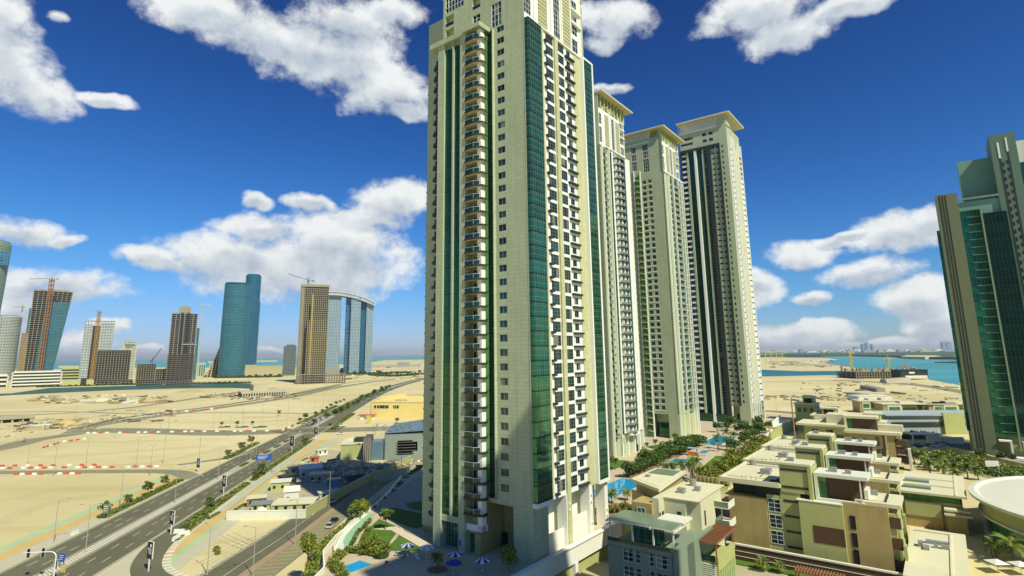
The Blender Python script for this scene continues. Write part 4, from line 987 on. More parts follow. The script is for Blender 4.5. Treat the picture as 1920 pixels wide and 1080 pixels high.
def plant(key, p, label, group=None, sc=1., rz=None):
    k = rnd.choice(PL[key]); o = k[0]; sc *= rnd.uniform(.76, 1.26)
    rz = rnd.uniform(0, 6.28) if rz is None else rz
    if not k[1]:
        k[1] = True; o.location = p; o.scale = (sc, sc, sc*rnd.uniform(.9, 1.1)); o.rotation_euler = (0, 0, rz); o['label'] = label
        if group: o['group'] = group
        return o
    return dup(o, p, rz, label, group, (sc, sc, sc*rnd.uniform(.9, 1.1)))
plant_kind('frangipani', 'frangipani_tree', 'tree', 'x', [tree_mesh(s, 4.6, 2.5, 12, 95, .30, (0, 0, 1, 1, 3), .3) for s in (1, 2, 3)])
plant_kind('small', 'young_tree', 'tree', 'x', [tree_mesh(s, 5.2, 1.9, 8, 60, .24, (0, 1, 2), .45) for s in (4, 5)])
plant_kind('roadtree', 'roadside_tree', 'tree', 'x', [tree_mesh(s, 4.5, 2.0, 8, 60, .26, (1, 3, 2), .38) for s in (6, 7)])
plant_kind('garden', 'garden_tree', 'tree', 'x', [tree_mesh(s, 6., 2.7, 12, 100, .28, (0, 1, 2, 2, 4), .3) for s in (8, 9)])
plant_kind('shrub', 'shrub', 'shrub', 'x', [tree_mesh(s, 1.7, 1.3, 7, 60, .18, (0, 2, 2, 4, 1), .15, .7) for s in (10, 11, 12)], 'foliage', 'stem')
plant_kind('palm', 'palm_tree', 'palm', 'x', [palm_mesh(s, 6.4, 2.9) for s in (13, 14, 15)], 'crown')
plant_kind('lowpalm', 'date_palm', 'palm', 'x', [palm_mesh(s, 4.2, 3.4, 34, (0, 1, 2)) for s in (16, 17)], 'crown')
plant_kind('far', 'bushy_tree', 'tree', 'x', [tree_mesh(s, 6.5, 3.3, 9, 45, .5, (1, 3, 3, 0), .25) for s in (18, 19)])
def hedge(name, pts, w_, h, z, label, mats=(0, 1, 2), dens_=26, size=.2, group=None, cat='hedge'):
    """a clipped or loose strip of planting along plan points: one row, one thing"""
    rg = random.Random(len(label)*7+len(pts)); a0 = Vector((*pts[0][:2], z)); t = thing(name, label, cat, a0, 0, group); c = MB(); k = MB()
    for p, q in zip(pts, pts[1:]):
        p = Vector((*p[:2], z)); q = Vector((*q[:2], z)); L = (q-p).length; d = (q-p).normalized(); e = Vector((d.y, -d.x, 0))
        k.bar(p-a0+Vector((0, 0, h*.3)), q-a0+Vector((0, 0, h*.3)), w_*.66, h*.6)
        for _ in range(int(L*w_*dens_)):
            s = rg.uniform(0, L); lump = .75+.35*math.sin(s*.9+len(label))*math.sin(s*.37)
            x = rg.uniform(-.55, .55)*w_; zz = h*lump*rg.uniform(.25, 1.08); pp = p-a0+d*s+e*x+Vector((0, 0, zz)); s_ = size*rg.uniform(.6, 1.4)
            u_ = Vector((rg.uniform(-1, 1), rg.uniform(-1, 1), rg.uniform(-.6, .6))).normalized(); v_ = u_.cross(Vector((rg.uniform(-1, 1), rg.uniform(-1, 1), rg.uniform(-1, 1)))).normalized()
            c.face([pp-u_*s_, pp-v_*s_*.6, pp+u_*s_, pp+v_*s_*.6], rg.choice(mats))
    c.build('foliage', LEAFS, t); k.build('branches', LEAFS[3], t)
    return t
Z6 = BASE
FR = 'frangipani trees in the long row by the pools'
for i in range(21):
    f = i/20; u, v = -20.5-f*5, 91+f*88
    plant('frangipani', P(u+rnd.uniform(-.8, .8), v, Z6), 'round green frangipani tree in the long planted row beside the paved walk', FR, 1.18)
for i in range(5): plant('frangipani', P(-22+rnd.uniform(-1, 1), 146+i*7, Z6), 'green frangipani tree at the pool end of the long planted row', FR)
PG = 'palms clustered between the pools'
for u, v in ((-5, 92), (-2.5, 95), (-4, 100), (-.5, 100), (-6.5, 98), (-2, 105), (-7.5, 92), (1, 94), (2, 99)): plant('palm', P(u, v, Z6), 'palm tree in the dense clump just behind the white villa roof', PG, .95)
for u, v in ((-11, 163), (-9, 170), (-13, 170), (-8, 178), (-12, 180)): plant('palm', P(u, v, Z6), 'palm tree in the clump on the near side of the deep blue pool', PG, .95)
HG = 'trees along the villa edge of the podium'
for i in range(30): plant('garden', P(9.5-i*.25+rnd.uniform(-1.6, 1.6), 66+i*4.4, 3.6), 'garden tree in the row between the podium lawn and the flat-roofed villas', HG, 1.22)
for i in range(8): plant('frangipani', P(-6-i*.5, 168+i*10+rnd.uniform(-2, 2), Z6), 'round tree on the far part of the podium edge', HG)
for i, (u, v) in enumerate(((-14, 222), (-20, 226), (-27, 232), (-10, 232), (-31, 226), (-22, 240), (-14, 250), (-30, 250), (-18, 262), (-8, 246))): plant('far', P(u, v, Z6), 'bushy tree massed at the foot of the farthest residential tower', 'trees at the foot of the farthest tower', .95)
for i, (u, v) in enumerate(((-34.5, 104), (-31.5, 101))): plant('small', P(u, v, Z6), ('small umbrella-shaped tree standing on the lawn by the wavy tower', 'second small tree on the lawn, closer to the pool walk')[i])
for i, (u, v) in enumerate(((-39, 158), (-34, 164), (-36, 176), (-40, 150))): plant('small', P(u, v, Z6), 'low light green tree on the lawn before the tower with square windows', 'small trees on the middle lawn', .8)
plant('lowpalm', P(-9.5, 55, Z6), 'yellow-green palm leaning over the near edge of the large pool', None, .8); plant('lowpalm', P(-7.2, 61, Z6), 'second palm at the edge of the large pool, darker green', None, .8)
for i in range(8): plant('shrub', P(-9+i*1.3, 40+i*1.8, Z6), 'low green shrub in the bed under the near edge of the large pool', 'shrubs under the large pool', 1.1)
# garden before the near tower
hedge('garden_hedge', [P(-28, -29), P(-36.5, -26), P(-41, -19), P(-37, -17), P(-30, -16)], 2.2, 1.7, Z6, 'yellow-green hedge curling round the bright garden pool', (2, 2, 4, 0), 60, .2)
hedge('garden_hedge', [P(-37, -31), P(-46.5, -23.5), P(-54, -14.5), P(-60, -4.5), P(-66, 5)], 2.6, 1.5, Z6-1.2, 'planted strip hanging over the curved podium wall beside the service road', (2, 2, 4, 0), 60, .2)
hedge('garden_hedge', [P(-43.5, -15.5), P(-50, -8.5), P(-56, .5)], 1.0, 1.0, Z6, 'dark green hedge between the mint path and the garden lawn', (0, 1, 2), 60, .2)
for i, (u, v, s) in enumerate(((-66, 6, 1.1), (-63, 4, .9), (-60.5, -1, 1.1), (-47, -25, 1.1), (-44, -27, 1.0), (-35, -15.5, .9), (-32, -14.5, .8), (-31, -17, .8))):
    plant('garden' if i != 7 else 'frangipani', P(u, v, Z6-.6), 'leafy %s garden tree %s' % (('bright', 'small', 'broad', 'dense', 'spreading', 'round', 'low', 'dark white-flowered')[i], ('at the tip of the curved podium', 'beside the podium tip planter', 'over the parked cars by the curved wall', 'leaning over the near curve of the podium wall', 'at the near corner above the podium wall', 'between garden lawn and plaza', 'at the plaza edge of the lawn', 'beside the bright garden pool')[i]), None, .75*s)
for i in range(6): plant('shrub', P(-36-i*2.6, -18+i*2.4, Z6), 'flowering shrub along the edge of the garden lawn', 'shrubs round the garden lawn', .7)
plant('small', P(-47, -2, Z6), 'slim young tree alone in the middle of the garden lawn', None, .9)
plant('lowpalm', P(-15.5, -14.3, Z6), 'yellowing palm in a round bed on the shaded plaza', None, .7)
b = MB(); b.cyl(0, 0, .02, .12, 2.2, 2.2, 24); tag(b.build('planting_ring', SOIL), 'dark round tree bed on the shaded plaza', 'tree bed').location = P(-15.5, -14.3, Z6)
plant('garden', P(-2.4, -6, Z6), 'big dark round bush at the foot of the near tower corner', None, .8)
hedge('garden_hedge', [P(-43, 14), P(-43, 34), P(-47, 46)], 3, 1.2, Z6, 'shaded hedge beside the drive at the foot of the near tower', (0, 1, 3), 30, .25)
hedge('garden_hedge', [P(-67, 9), P(-78, 27), P(-90, 44), P(-104, 66)], 2.4, 1.4, Z6-1, 'shaded hedge along the podium edge above the service road', (0, 1, 3, 2), 40, .22)
# highway planting
hs_ = [('left verge strip by the ochre footway', [Hw(5, -3.2), Hw(30, -3.2), Hw(62, -3.4)], 3.2), ('verge between highway and slip road', [Hw(-16, 29.8), Hw(-2, 29.6), Hw(12, 29.2)], 3), ('right verge of the highway', [Hw(-2, 28.8), Hw(20, 28.6), Hw(50, 28.2)], 2.6), ('right verge before the crossing', [Hw(56, 28.4), Hw(90, 27.6), Hw(130, 27.4), Hw(168, 27)], 2.6), ('left verge by the sand lot', [Hw(112, -3), Hw(130, -3.2), Hw(166, -4)], 3), ('left verge past the crossing', [Hw(262, -3), Hw(330, -3), Hw(420, -3)], 4), ('wide median past the crossing', [Hw(330, 12), Hw(420, 12), Hw(560, 12), Hw(700, 12)], 5), ('right verge past the crossing', [Hw(222, 30), Hw(262, 28), Hw(330, 27.5)], 4)]
for q, pts, w_ in hs_: hedge('roadside_hedge', pts, w_, 1.1, .03, 'low green hedge on the %s' % q, (0, 1, 2, 2), 22, .26)
hedge('roadside_hedge', [Hw(-24, 32), Hw(-12, 31.5), Hw(2, 31)], 2.5, .5, .03, 'flat reddish flower bed at the slip road corner', (2, 4, 2), 22, .22)
for a in (90, 108, 126, 146, 166): hedge('median_planter', [Hw(a, 12), Hw(a+9, 12)], 2., .7, .1, 'small planted island in the highway median before the crossing', (0, 1, 2), 22, .2, 'planted islands in the highway median', 'planter')
for a, o_ in ((-2, 33), (8, 38), (36, 41), (60, 40.5), (100, 38.5)): hedge('footway_planter', [Hw(a, o_), Hw(a+8, o_+.5)], 1.6, .5, .05, 'narrow brown planting strip set in the footway beside the site fence', (4, 2, 1), 16, .2, 'planting strips in the footway', 'planter')
VT = 'small trees on the highway verges'
for a, o_ in ((8, -4), (22, -4), (36, -4), (50, -4.2)): plant('roadtree', (*Hw(a, o_), 0), 'round tree on the left verge among red flower beds', VT)
for a, o_ in ((10, 28.7), (58, 28.8), (66, 29), (150, 28)): plant('roadtree', (*Hw(a, o_), 0), 'round tree on the right verge of the highway', VT)
for a, o_ in ((118, -4), (138, -4), (158, -5)): plant('roadtree', (*Hw(a, o_), 0), 'round tree beside the sand lot before the crossing', VT)
for i in range(22): plant('far', (*Hw(300+i*21, 12+rnd.uniform(-3, 3)), 0), 'bushy tree in the wide median beyond the crossing', 'trees in the far median', .8)
for i in range(9): plant('far', (*Hw(275+i*26, -5+rnd.uniform(-2, 1)), 0), 'bushy tree on the left verge beyond the crossing', 'trees on the far left verge', .6)
for x, y in ((415, 799), (444, 799), (473, 797), (523, 779), (745, 793)): plant('roadtree', at(x, y), 'lone dark shrubby tree standing on the open sand', 'lone trees on the sand', .8)
for i in range(3): hedge('sand_hedge', px((410+i*32, 802), (432+i*34, 801)), 2, .9, .02, 'dark hedge along the far cross road by the sand', (1, 3), 10, .35, 'hedges along the cross road')

# ------------------------------------------------------------------ flat roofed villas: the near row of three
def villa_row(v0, label, first):
    t = gthing('villa', label, 'villa', 26, v0, 0, 'flat-roofed villas in the near row')
    O = (26, v0, 0); U = 26; m_ = MB()
    w = MB(); w.box(26.8, 36.2, v0, v0+24.5, 0, 14.6, 0); w.box(53.3, 62.4, v0-.2, v0+13, 0, 15.7, 0)
    w.box(53.3, 62.4, v0-.2, v0+.1, 15.7, 16.2)
    w.build('brown_wall', BEIGE, t, O)
    w = MB(); w.box(36.2, 39.8, v0+.5, v0+19, 0, 15.6); w.box(39.6, 44.2, v0+.4, v0+12, 0, 16.8); w.box(39.9, 46.9, v0+.2, v0+7, 16.8, 23.4)
    w.box(44.0, 53.4, v0-1.0, v0+16, 0, 15.5); w.box(46.5, 47.3, v0-.2, v0+8, 15.5, 23.2)
    w.build('pale_wall', BEIGE2, t, O)
    shade_boxes = [(40.3, 44.0 if z < 15 else 46.3, v0+.12 if z > 15 else v0+.32, v0+.5, z, z+.55) for z in (3.6, 7.2, 10.8, 14.4, 17.8, 22.0)]
    shade_boxes += [(36.2, 39.6, v0+.44, v0+.52, .3, 2.6), (44.6, 53, v0-1.04, v0-.9, .2, .9), (33.6, 40, v0+1.2, v0+1.4, 14.6, 17.6), (27.4, 33.6, v0+2.6, v0+2.8, 14.6, 17.6)]
    for q in shade_boxes: d = MB(); d.box(*q); d.build('shade_strip', CHAR, t, O)  # flat dark pieces stand in for shade in wall gaps and under the roof
    for z in (4.0, 7.8, 11.6):
        o = win_mb(3.0, 3.1, 2, 3, .1, .08).build('window', [WINDOW, METALW], t); o.location = (36.5-26, .36, z)
    for z in (3.0, 6.6, 10.4):
        o = win_mb(1.15, 3.0, 1, 1, .06).build('slit_window', [DARKW, CHAR], t); o.location = (54.6-26, -.36, z)
    s = MB(); s.box(46.7, 53.3, v0-1.08, v0-.95, 6.4, 10.2); s.build('slatted_screen', WOOD, t, O)
    # penthouse box: white picture frame, wood and green glass inside
    f = MB(); f.box(47.6, 59.0, v0+1.0, v0+9, 21.2, 22.0); f.box(47.6, 48.3, v0+1, v0+9, 15.6, 21.2); f.box(48.3, 57.8, v0+1.0, v0+1.8, 15.5, 16.2); f.box(57.2, 57.5, v0+1.2, v0+1.5, 16.2, 21.2)
    f.box(57, 58.6, v0+3, v0+8, 15.7, 18.8); f.box(43.5, 53.5, v0-1.1, v0+.9, 15.5, 15.7)
    f.build('penthouse_frame', WHITE2, t, O)
    s = MB(); s.box(50, 57.8, v0+3, v0+8.4, 16.2, 21.2); s.build('penthouse_wall', WOOD, t, O)
    s = MB(); s.box(48.3, 50, v0+2.6, v0+3.2, 16.2, 21.2); s.build('penthouse_glazing', GGLASS, t, O)
    r = MB(); r.box(24.9, 39.9, v0-.9, v0+25, 17.7, 18.5); r.box(26, 31, v0+3, v0+22, 18.5, 18.8); r.box(31.2, 38, v0+4, v0+20, 18.5, 18.72)
    r.box(39.7, 47.2, v0+0, v0+7.2, 23.4, 23.9); r.box(36.8, 39.5, v0+.6, v0+6, 18.5, 18.62, 1)
    r.box(55.8, 64.9, v0+1.5, v0+13, 15.8, 16.6); r.box(56.2, 61.6, v0+3, v0+11, 16.6, 16.8); r.box(25, 39.8, v0-.85, v0-.5, 18.5, 18.9); r.box(24.9, 25.3, v0-.9, v0+25, 18.5, 18.9)
    for k in range(5): r.box(61.8, 62.1, v0+3+k*1.7, v0+4+k*1.7, 16.6, 17.2, 2)
    r.build('roof', [ROOFW, DARKW, CHAR], t, O)
    m_ = MB(); m_.box(33, 35.4, v0+9, v0+11, 18.72, 20); m_.box(33.4, 35, v0+12.4, v0+14, 18.72, 19.7); m_.cyl(28.2, v0+20.5, 18.5, 20.2, .9, .9, 10); m_.bar((34, v0+5, 18.95), (34, v0+9, 18.95), .2, .2); m_.bar((29, v0+20, 18.95), (37, v0+20, 18.95), .15, .2)
    m_.box(50.5, 52.3, v0+4.2, v0+5.6, 22, 23); m_.box(54.2, 55.4, v0+3.6, v0+5, 22, 22.9); m_.box(41.5, 43, v0+2.5, v0+4, 23.9, 24.8); m_.box(47.8, 49.4, v0+11, v0+12.4, 15.5, 16.9); m_.box(58.5, 60, v0+8.2, v0+9.6, 16.8, 17.9)
    for k in range(4): m_.bar((30+k*1.2, v0+2.2, 18.5), (30+k*1.2, v0+2.2, 19.3), .12, .12)
    m_.build('roof_unit', METALG, t, O)
    # side wing toward the street: wood screens between white fins
    s = MB(); s.box(62.4, 63.6, v0+1, v0+2, 0, 14.6)
    for z in (2.5, 7.2, 11.6): s.box(62.6, 64.6, v0+.6, v0+1, z, z+2.4, 1); 
    s.box(62.4, 64.2, v0+2, v0+10, 0, 14.6, 0); s.box(64.6, 65.2, v0-.5, v0+1.5, 0, 8.5, 0)
    s.build('side_wing', [BEIGE2, WOOD], t, O)
    return t
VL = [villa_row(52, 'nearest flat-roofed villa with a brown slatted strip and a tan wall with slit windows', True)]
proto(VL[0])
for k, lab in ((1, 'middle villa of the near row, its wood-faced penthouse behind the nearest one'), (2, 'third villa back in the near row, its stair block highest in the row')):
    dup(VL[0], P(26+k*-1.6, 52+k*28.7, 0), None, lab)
# the garden wall in front of them
t = gthing('garden_wall', 'long brown slatted garden wall with a pale coping before the villas', 'wall', 27, 47, 0)
b = MB(); b.box(0, 46, 0, .4, 0, 3.7); b.build('slatted_panel', WOOD, t)
b = MB(); b.box(-.2, 46, -.2, .6, 3.7, 4.05)
b.box(0, 46, -.08, .0, 1.1, 1.25); b.box(0, 46, -.08, .0, 2.3, 2.45); b.build('coping', WHITE2, t)
b = MB(); b.box(0, 30, -.1, -3, .02, .3); b.build('planter_bed', GRASS, t)
# ------------------------------------------------------------------ the villa by the podium, in the foreground
def villa_front():
    u0, v0 = 17.4, 1.5; O = (u0, v0, 0)
    t = gthing('villa', 'foreground villa with a glazed trellis roof, white penthouse slab and tall slit windows', 'villa', u0, v0, 0)
    w = MB(); H = []
    for z in (3.9, 7.4, 10.9):
        H += [(20.7, 22.9, z, z+2.7), (23.3, 24.5, z, z+2.7), (26.3, 27.3, z, z+2.7), (27.7, 30.0, z, z+2.7)]
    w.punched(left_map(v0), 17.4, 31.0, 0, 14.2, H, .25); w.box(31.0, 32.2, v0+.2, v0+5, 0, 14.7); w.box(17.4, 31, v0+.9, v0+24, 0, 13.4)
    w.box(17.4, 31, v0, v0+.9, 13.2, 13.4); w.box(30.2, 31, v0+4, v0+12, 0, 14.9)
    w.build('front_wall', SHADEWALL, t, O)
    for a, b_, q0, q1 in H:
        o = win_mb(b_-a, q1-q0, 2 if b_-a > 1.5 else 1, 3, .1, .08).build('window', [WINDOW, METALW], t); o.location = (a-u0, .12, q0)
    g = MB(); g.box(17.4, 31, v0-.02, v0+.08, 14.2, 14.9); g.build('terrace_rail', RAIL, t, O)
    # terrace room and trellis roof
    g = MB(); g.box(20.6, 27.5, v0+5.2, v0+5.4, 13.4, 16.6); g.build('terrace_glazing', glaz('terrace_glass', (.05, .16, .10), fh=4, pw=1.4, dark=.3, mull=(.2, .25, .15), band=0), t, O)
    r = MB()
    for k in range(9): r.bar((15.4, v0+3.8+k*.95, 17.0), (30.4, v0+3.8+k*.95, 17.0), .3, .35)
    for u in (15.4, 20.2, 25.2, 30.2): r.bar((u, v0+3.4, 16.8), (u, v0+12, 16.8), .3, .4)
    for u in (15.9, 21, 25.6, 29.8): r.box(u-.15, u+.15, v0+4, v0+4.3, 13.4, 16.7)
    r.box(24.9, 30.6, v0+8, v0+13, 17.2, 17.6)
    r.build('trellis_roof', WHITE2, t, O)
    g = MB(); g.box(15.6, 29.9, v0+3.7, v0+11.8, 17.2, 17.26); g.build('trellis_glazing', GTRANS, t, O)
    w = MB(); w.prism([(12.6, 26.2), (21.0, 20.4), (19.0, 40.3), (12.6, 40.3)], 0, 20.62, 0); w.box(16.6, 21.4, v0+13.5, v0+19.4, 0, 18.8); w.prism([(12.2, 24.4), (16.6, 21.6), (16.6, 22.2), (12.2, 25)], 9, 18.9, 0)
    w.build('penthouse_wall', BEIGE, t, O)
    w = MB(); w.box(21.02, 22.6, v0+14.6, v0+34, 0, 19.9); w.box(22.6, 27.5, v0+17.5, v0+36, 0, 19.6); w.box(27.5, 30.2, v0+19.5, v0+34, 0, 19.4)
    w.build('white_side_wall', LITWALL, t, O)
    o = win_mb(2.0, 4.2, 2, 2).build('penthouse_door', [GGLASS, METALW], t); o.location = (17.9-u0, 13.3, 13.6)
    d = MB()
    for z in (5.5, 9.6, 13.9): d.box(22.58, 22.65, v0+14.6, v0+15.4, z, z+3); d.box(22.58, 22.65, v0+16, v0+17.2, z, z+3); d.box(25.6, 26.6, v0+17.44, v0+17.55, z, z+3.2); d.box(30.18, 30.25, v0+21.5, v0+22.4, z, z+3.1)
    d.build('slit_window', WINDOW, t, O)
    r = MB(); r.prism([(11.7, 25.4), (21.7, 18.8), (19.6, 41), (11.6, 41)], 20.6, 21.3, 0); r.prism([(12.6, 33.5), (19.2, 33.5), (18.7, 40), (12.5, 40)], 21.3, 21.4, 1); r.prism([(12.5, 26.2), (20.8, 20.8), (19.8, 31.6), (12.5, 31.6)], 21.3, 21.38, 0)
    r.box(22.6, 30.4, v0+17.3, v0+36.2, 19.6, 19.8); r.box(23, 29, v0+20, v0+34, 19.8, 19.86)
    r.build('roof_slab', [ROOFW, GTRANS], t, O)
    m_ = MB(); m_.box(14, 15, v0+27, v0+28, 21.38, 21.9); m_.bar((14.4, v0+28, 21.5), (14.4, v0+30, 21.5), .1, .1); m_.box(24, 25.6, v0+22, v0+23.6, 19.8, 20.9); m_.box(26.6, 27.8, v0+26, v0+27.4, 19.8, 20.8); m_.cyl(24.6, v0+31, 19.8, 21.4, .8, .8, 10); m_.build('roof_unit', METALG, t, O)
    # balconies at the far corner
    for z in (12.6, 16.6):
        s = MB(); s.box(0, 3.2, 0, 5, -.4, 0, 0); s.box(3.1, 3.2, 0, 5, 0, 1.1, 0); s.box(0, 3.2, -.05, .05, 0, 1.1, 1); s.box(0, .06, .6, 4.4, -2.8, -.5, 2)
        o = s.build('balcony', [WHITE2, GTRANS, DARKW], t); o.location = (30.2-u0, 30-v0, z)
    f = MB(); f.box(22.6, 29, v0+37, v0+37.4, 17, 21)
    for k in range(6): f.box(23+k*1.0, 23.1+k, v0+36.9, v0+37, 17, 21, 1)
    f.build('roof_screen', [BEIGE, CHAR], t, O)
    return t
villa_front()
def pergola_block():
    u0, v0 = 29.4, 17.; O = (u0, v0, 0)
    t = gthing('stair_pavilion', 'small pavilion with a brown slatted pergola roof and louvred front', 'pavilion', u0, v0, 0)
    w = MB(); w.box(29.8, 34.4, v0+.6, v0+12, 0, 8.6); w.box(33.9, 34.5, v0+.3, v0+12.2, 8.6, 9.7); w.build('wall', BEIGE2, t, O)
    l = MB()
    for k in range(20): l.box(29.9, 33.8, v0+.2, v0+.56, .4+k*.4, .62+k*.4)
    l.build('louvre', WHITE2, t, O)
    g = MB(); g.box(29.4, 33.9, v0+.3, v0+.38, 8.7, 9.9); g.build('terrace_rail', RAIL, t, O)
    g = MB()
    for k in range(7): g.bar((34.6, v0+1.2+k*1.5, .5), (34.6, v0+1.2+k*1.5, 7), .1, .1)
    for z in (1, 3, 5, 7): g.bar((34.6, v0+1, z), (34.6, v0+11, z), .1, .1)
    g.build('green_climbing_frame', plain('green_metal', (.16, .34, .14), .5, .1), t, O)
    r = MB(); r.box(28.9, 34.6, v0-.6, v0+12.6, 12.62, 12.72)
    for k in range(14): r.bar((28.8, v0-.5+k, 12.85), (34.7, v0-.5+k, 12.85), .12, .2)
    r.bar((28.8, v0-.6, 12.6), (34.7, v0-.6, 12.6), .25, .3); r.bar((34.6, v0-.6, 12.6), (34.6, v0+12.6, 12.6), .25, .3)
    for u in (29.2, 34.3):
        for v in (v0, v0+12): r.box(u-.12, u+.12, v-.12, v+.12, 8.6, 12.6)
    r.build('pergola_roof', TERRA, t, O)
pergola_block()
# ------------------------------------------------------------------ the street-side low blocks
def slab_block(label, u, v, parts, name='flat_roofed_block', cat='building'):
    t = gthing(name, label, cat, u, v, 0)
    for nm, mat, boxes in parts:
        b = MB()
        for q in boxes: b.box(*q)
        b.build(nm, mat, t)
    return t
# measured: green-edged roof terrace east of the row
slab_block('low block with a wide pale roof terrace and turquoise glass strips beside the villas', 62, 106, [('wall', BEIGE, [(0, 14, 0, 26, 0, 7.5), (0, 9, -.5, 0, 0, 4)]), ('upper_wall', BEIGE2, [(.3, 9, -.8, -.5, 3.2, 7.2)]),
    ('roof_slab', ROOFW, [(-1, 15.3, -1.5, 32, 9.4, 10), (12.6, 13, -1.4, 32, 10, 10.2), (0, 12.4, 8.8, 9.1, 10, 10.4), (0, 12.4, 19.4, 19.7, 10, 10.4)]), ('terrace_glass', GTRANS, [(0, 7, 3.5, 6, 10.05, 10.6), (0, 6.4, 13.5, 16, 10.05, 10.6)]), ('glazing', GGLASS, [(0, 13.6, .3, 26, 7.5, 9.4)])])
slab_block('flat pale roof with a row of rooftop machines at the lower right', 65, 42, [('wall', BEIGE2, [(0, 10.4, 0, 39, 0, 5)]), ('roof_slab', ROOFW, [(-.4, 10.8, -.5, 39.4, 5, 5.5), (7.6, 8, 0, 37, 5.5, 5.8), (.4, 7.8, 36, 36.5, 5.5, 5.9)]),
    ('roof_machine', METALG, [(1.6, 2.6, 22, 24, 5.5, 6.6), (2.8, 3.8, 20, 22, 5.5, 6.3), (3, 7.4, 26, 27.4, 5.5, 6.2), (4.6, 5.4, 23, 24, 5.5, 6.3), (6, 7.6, 23, 24.4, 5.5, 6.3)])])
slab_block('small tan block with a bare flat roof between the terrace and the round hall', 72, 103, [('wall', BEIGE, [(0, 4.6, 0, 6, 0, 6)]), ('roof_slab', ROOFW, [(-.3, 5.6, -.4, 4, 6, 6.5), (-.4, 6, -1.2, .4, 4.9, 5.4)])])
# fourth villa farther back
def villa_back():
    u0, v0 = 17., 199.; O = (0, 0, 0)
    t = gthing('villa', 'back villa with broad white roof slabs and a boxed rooftop room, behind the near row', 'villa', u0, v0, 0)
    w = MB(); w.box(2, 17, 0, 16, 0, 16.4); w.box(0, 2, 1, 16, 0, 12); w.build('pale_wall', BEIGE2, t)
    w = MB(); w.box(17, 30, .6, 12, 0, 14.2); w.box(31.5, 34, -.2, 8, 0, 14.2); w.build('tan_wall', BEIGE, t)
    r = MB(); r.box(-1, 17.6, -1, 18, 16.4, 17.3); r.box(17, 36.5, -1, 15, 14.2, 15.3); r.box(17.2, 29, .5, 9, 20.6, 21.6); r.box(17.2, 18.1, .5, 9, 15.3, 20.6); r.box(18.1, 28, .5, 1.3, 15.3, 16); r.box(28.6, 37, 4, 9, 15.3, 18); r.box(10, 17.6, 6, 16, 17.3, 21.4); r.box(4, 12, 16, 17, 17.3, 19)
    r.build('roof', ROOFW, t)
    s = MB(); s.box(20, 28.4, 2, 8.5, 16, 20.6); s.build('penthouse_wall', WOOD, t); s = MB(); s.box(18.1, 20, 1.8, 2.4, 16, 20.6); s.build('penthouse_glazing', GGLASS, t)
    for k, (a, z) in enumerate(((5, 11), (10.4, 11), (14, 9), (5, 5), (10.4, 5), (18.2, 8), (21.8, 8), (27.5, 9), (27.5, 4))): o = win_mb(2.6 if k != 7 else 1.4, 4, 2, 3, .1, .1).build('window', [WINDOW, METALG], t); o.location = (a, -.1 if a < 17 else .5, z)
    s = MB(); s.box(34, 38, 0, 6, 3, 5); s.box(34, 38, 0, 6, 6.4, 8.6); s.box(34, 38, 0, 6, 10, 12); s.build('slatted_screen', WOOD, t)
    b = MB(); b.box(38, 38.8, -2, 2, 0, 9); b.build('white_fin', WHITE2, t)
    t.scale = (1.12, 1, 1)
villa_back()
def villa_far(u0, v0, label, h, s=1.):
    t = gthing('villa', label, 'villa', u0, v0, 0); w = MB(); w.box(0, 14*s, 0, 12, 0, h); w.box(5*s, 12*s, 3, 12, h, h+4); w.build('pale_wall', BEIGE2, t)
    w = MB(); w.box(14*s, 20*s, 1, 12, 0, h-3); w.build('tan_wall', BEIGE, t)
    r = MB(); r.box(-.7, 14.6*s, -.8, 13, h, h+.7); r.box(4.4*s, 12.8*s, 2.2, 13, h+4, h+4.7); r.box(14*s, 21*s, 0, 13, h-3, h-2.4); r.build('roof', ROOFW, t)
    for a in (1.5, 5.5, 9.5): o = win_mb(2.4*s, 3, 2, 2).build('window', [WINDOW, METALG], t); o.location = (a*s, -.1, h-5)
    g = MB(); g.box(6*s, 11*s, 2.9, 3, h+.8, h+3.6); g.build('penthouse_glazing', WINDOW, t)
villa_far(-5, 306, 'tall far villa with a dark picture window, by the thin red mast', 17, .9)
villa_far(12, 262, 'far villa with a long white roof edge just behind the back villa', 14.5)
villa_far(34, 250, 'far villa with dark rooftop openings near the line of trees', 13.5, 1.)
b = MB(); b.cyl(0, 0, 0, 26, .35, .35, 8); tag(b.build('slender_mast', plain('red_brown_paint', (.36, .22, .10), .6, .05)), 'thin reddish mast standing beside the back villas', 'mast').location = P(7, 238, 0)
# the round hall
t = gthing('round_hall', 'round hall with a broad pale dished roof and a curved green glass wall', 'hall', 118.5, 110, 0)
def circ(r, n=72): return [(r*math.cos(2*math.pi*k/n), r*math.sin(2*math.pi*k/n)) for k in range(n)]
def ring(r, z, n=72): return [(x, y, z) for x, y in circ(r, n)]
b = MB(); b.loft([ring(38.6, 9.6), ring(40.6, 10.6), ring(40.6, 11.3), ring(39.2, 11.5), ring(38.2, 11.0), ring(30, 11.8), ring(15, 12.6), ring(.5, 12.9)]); b.build('dished_roof', WHITE2, t, smooth=False)
b = MB(); b.loft([ring(38.0, 6.4), ring(38.4, 6.6), ring(38.4, 9.6)]); b.build('upper_band', BEIGE2, t)
b = MB(); b.loft([ring(37.6, 1.2), ring(37.6, 6.5)], cap=False); b.build('curved_glazing', glaz('hall_glass', (.04, .22, .07), fh=5.3, pw=2.2, dark=.5, mull=(.2, .25, .14), band=0, metal=.4), t)
b = MB(); b.loft([ring(38.6, 0), ring(38.6, 1.2)]); b.loft([ring(38.9, 6.0), ring(38.9, 6.5)]); b.build('plinth', WHITE2, t)

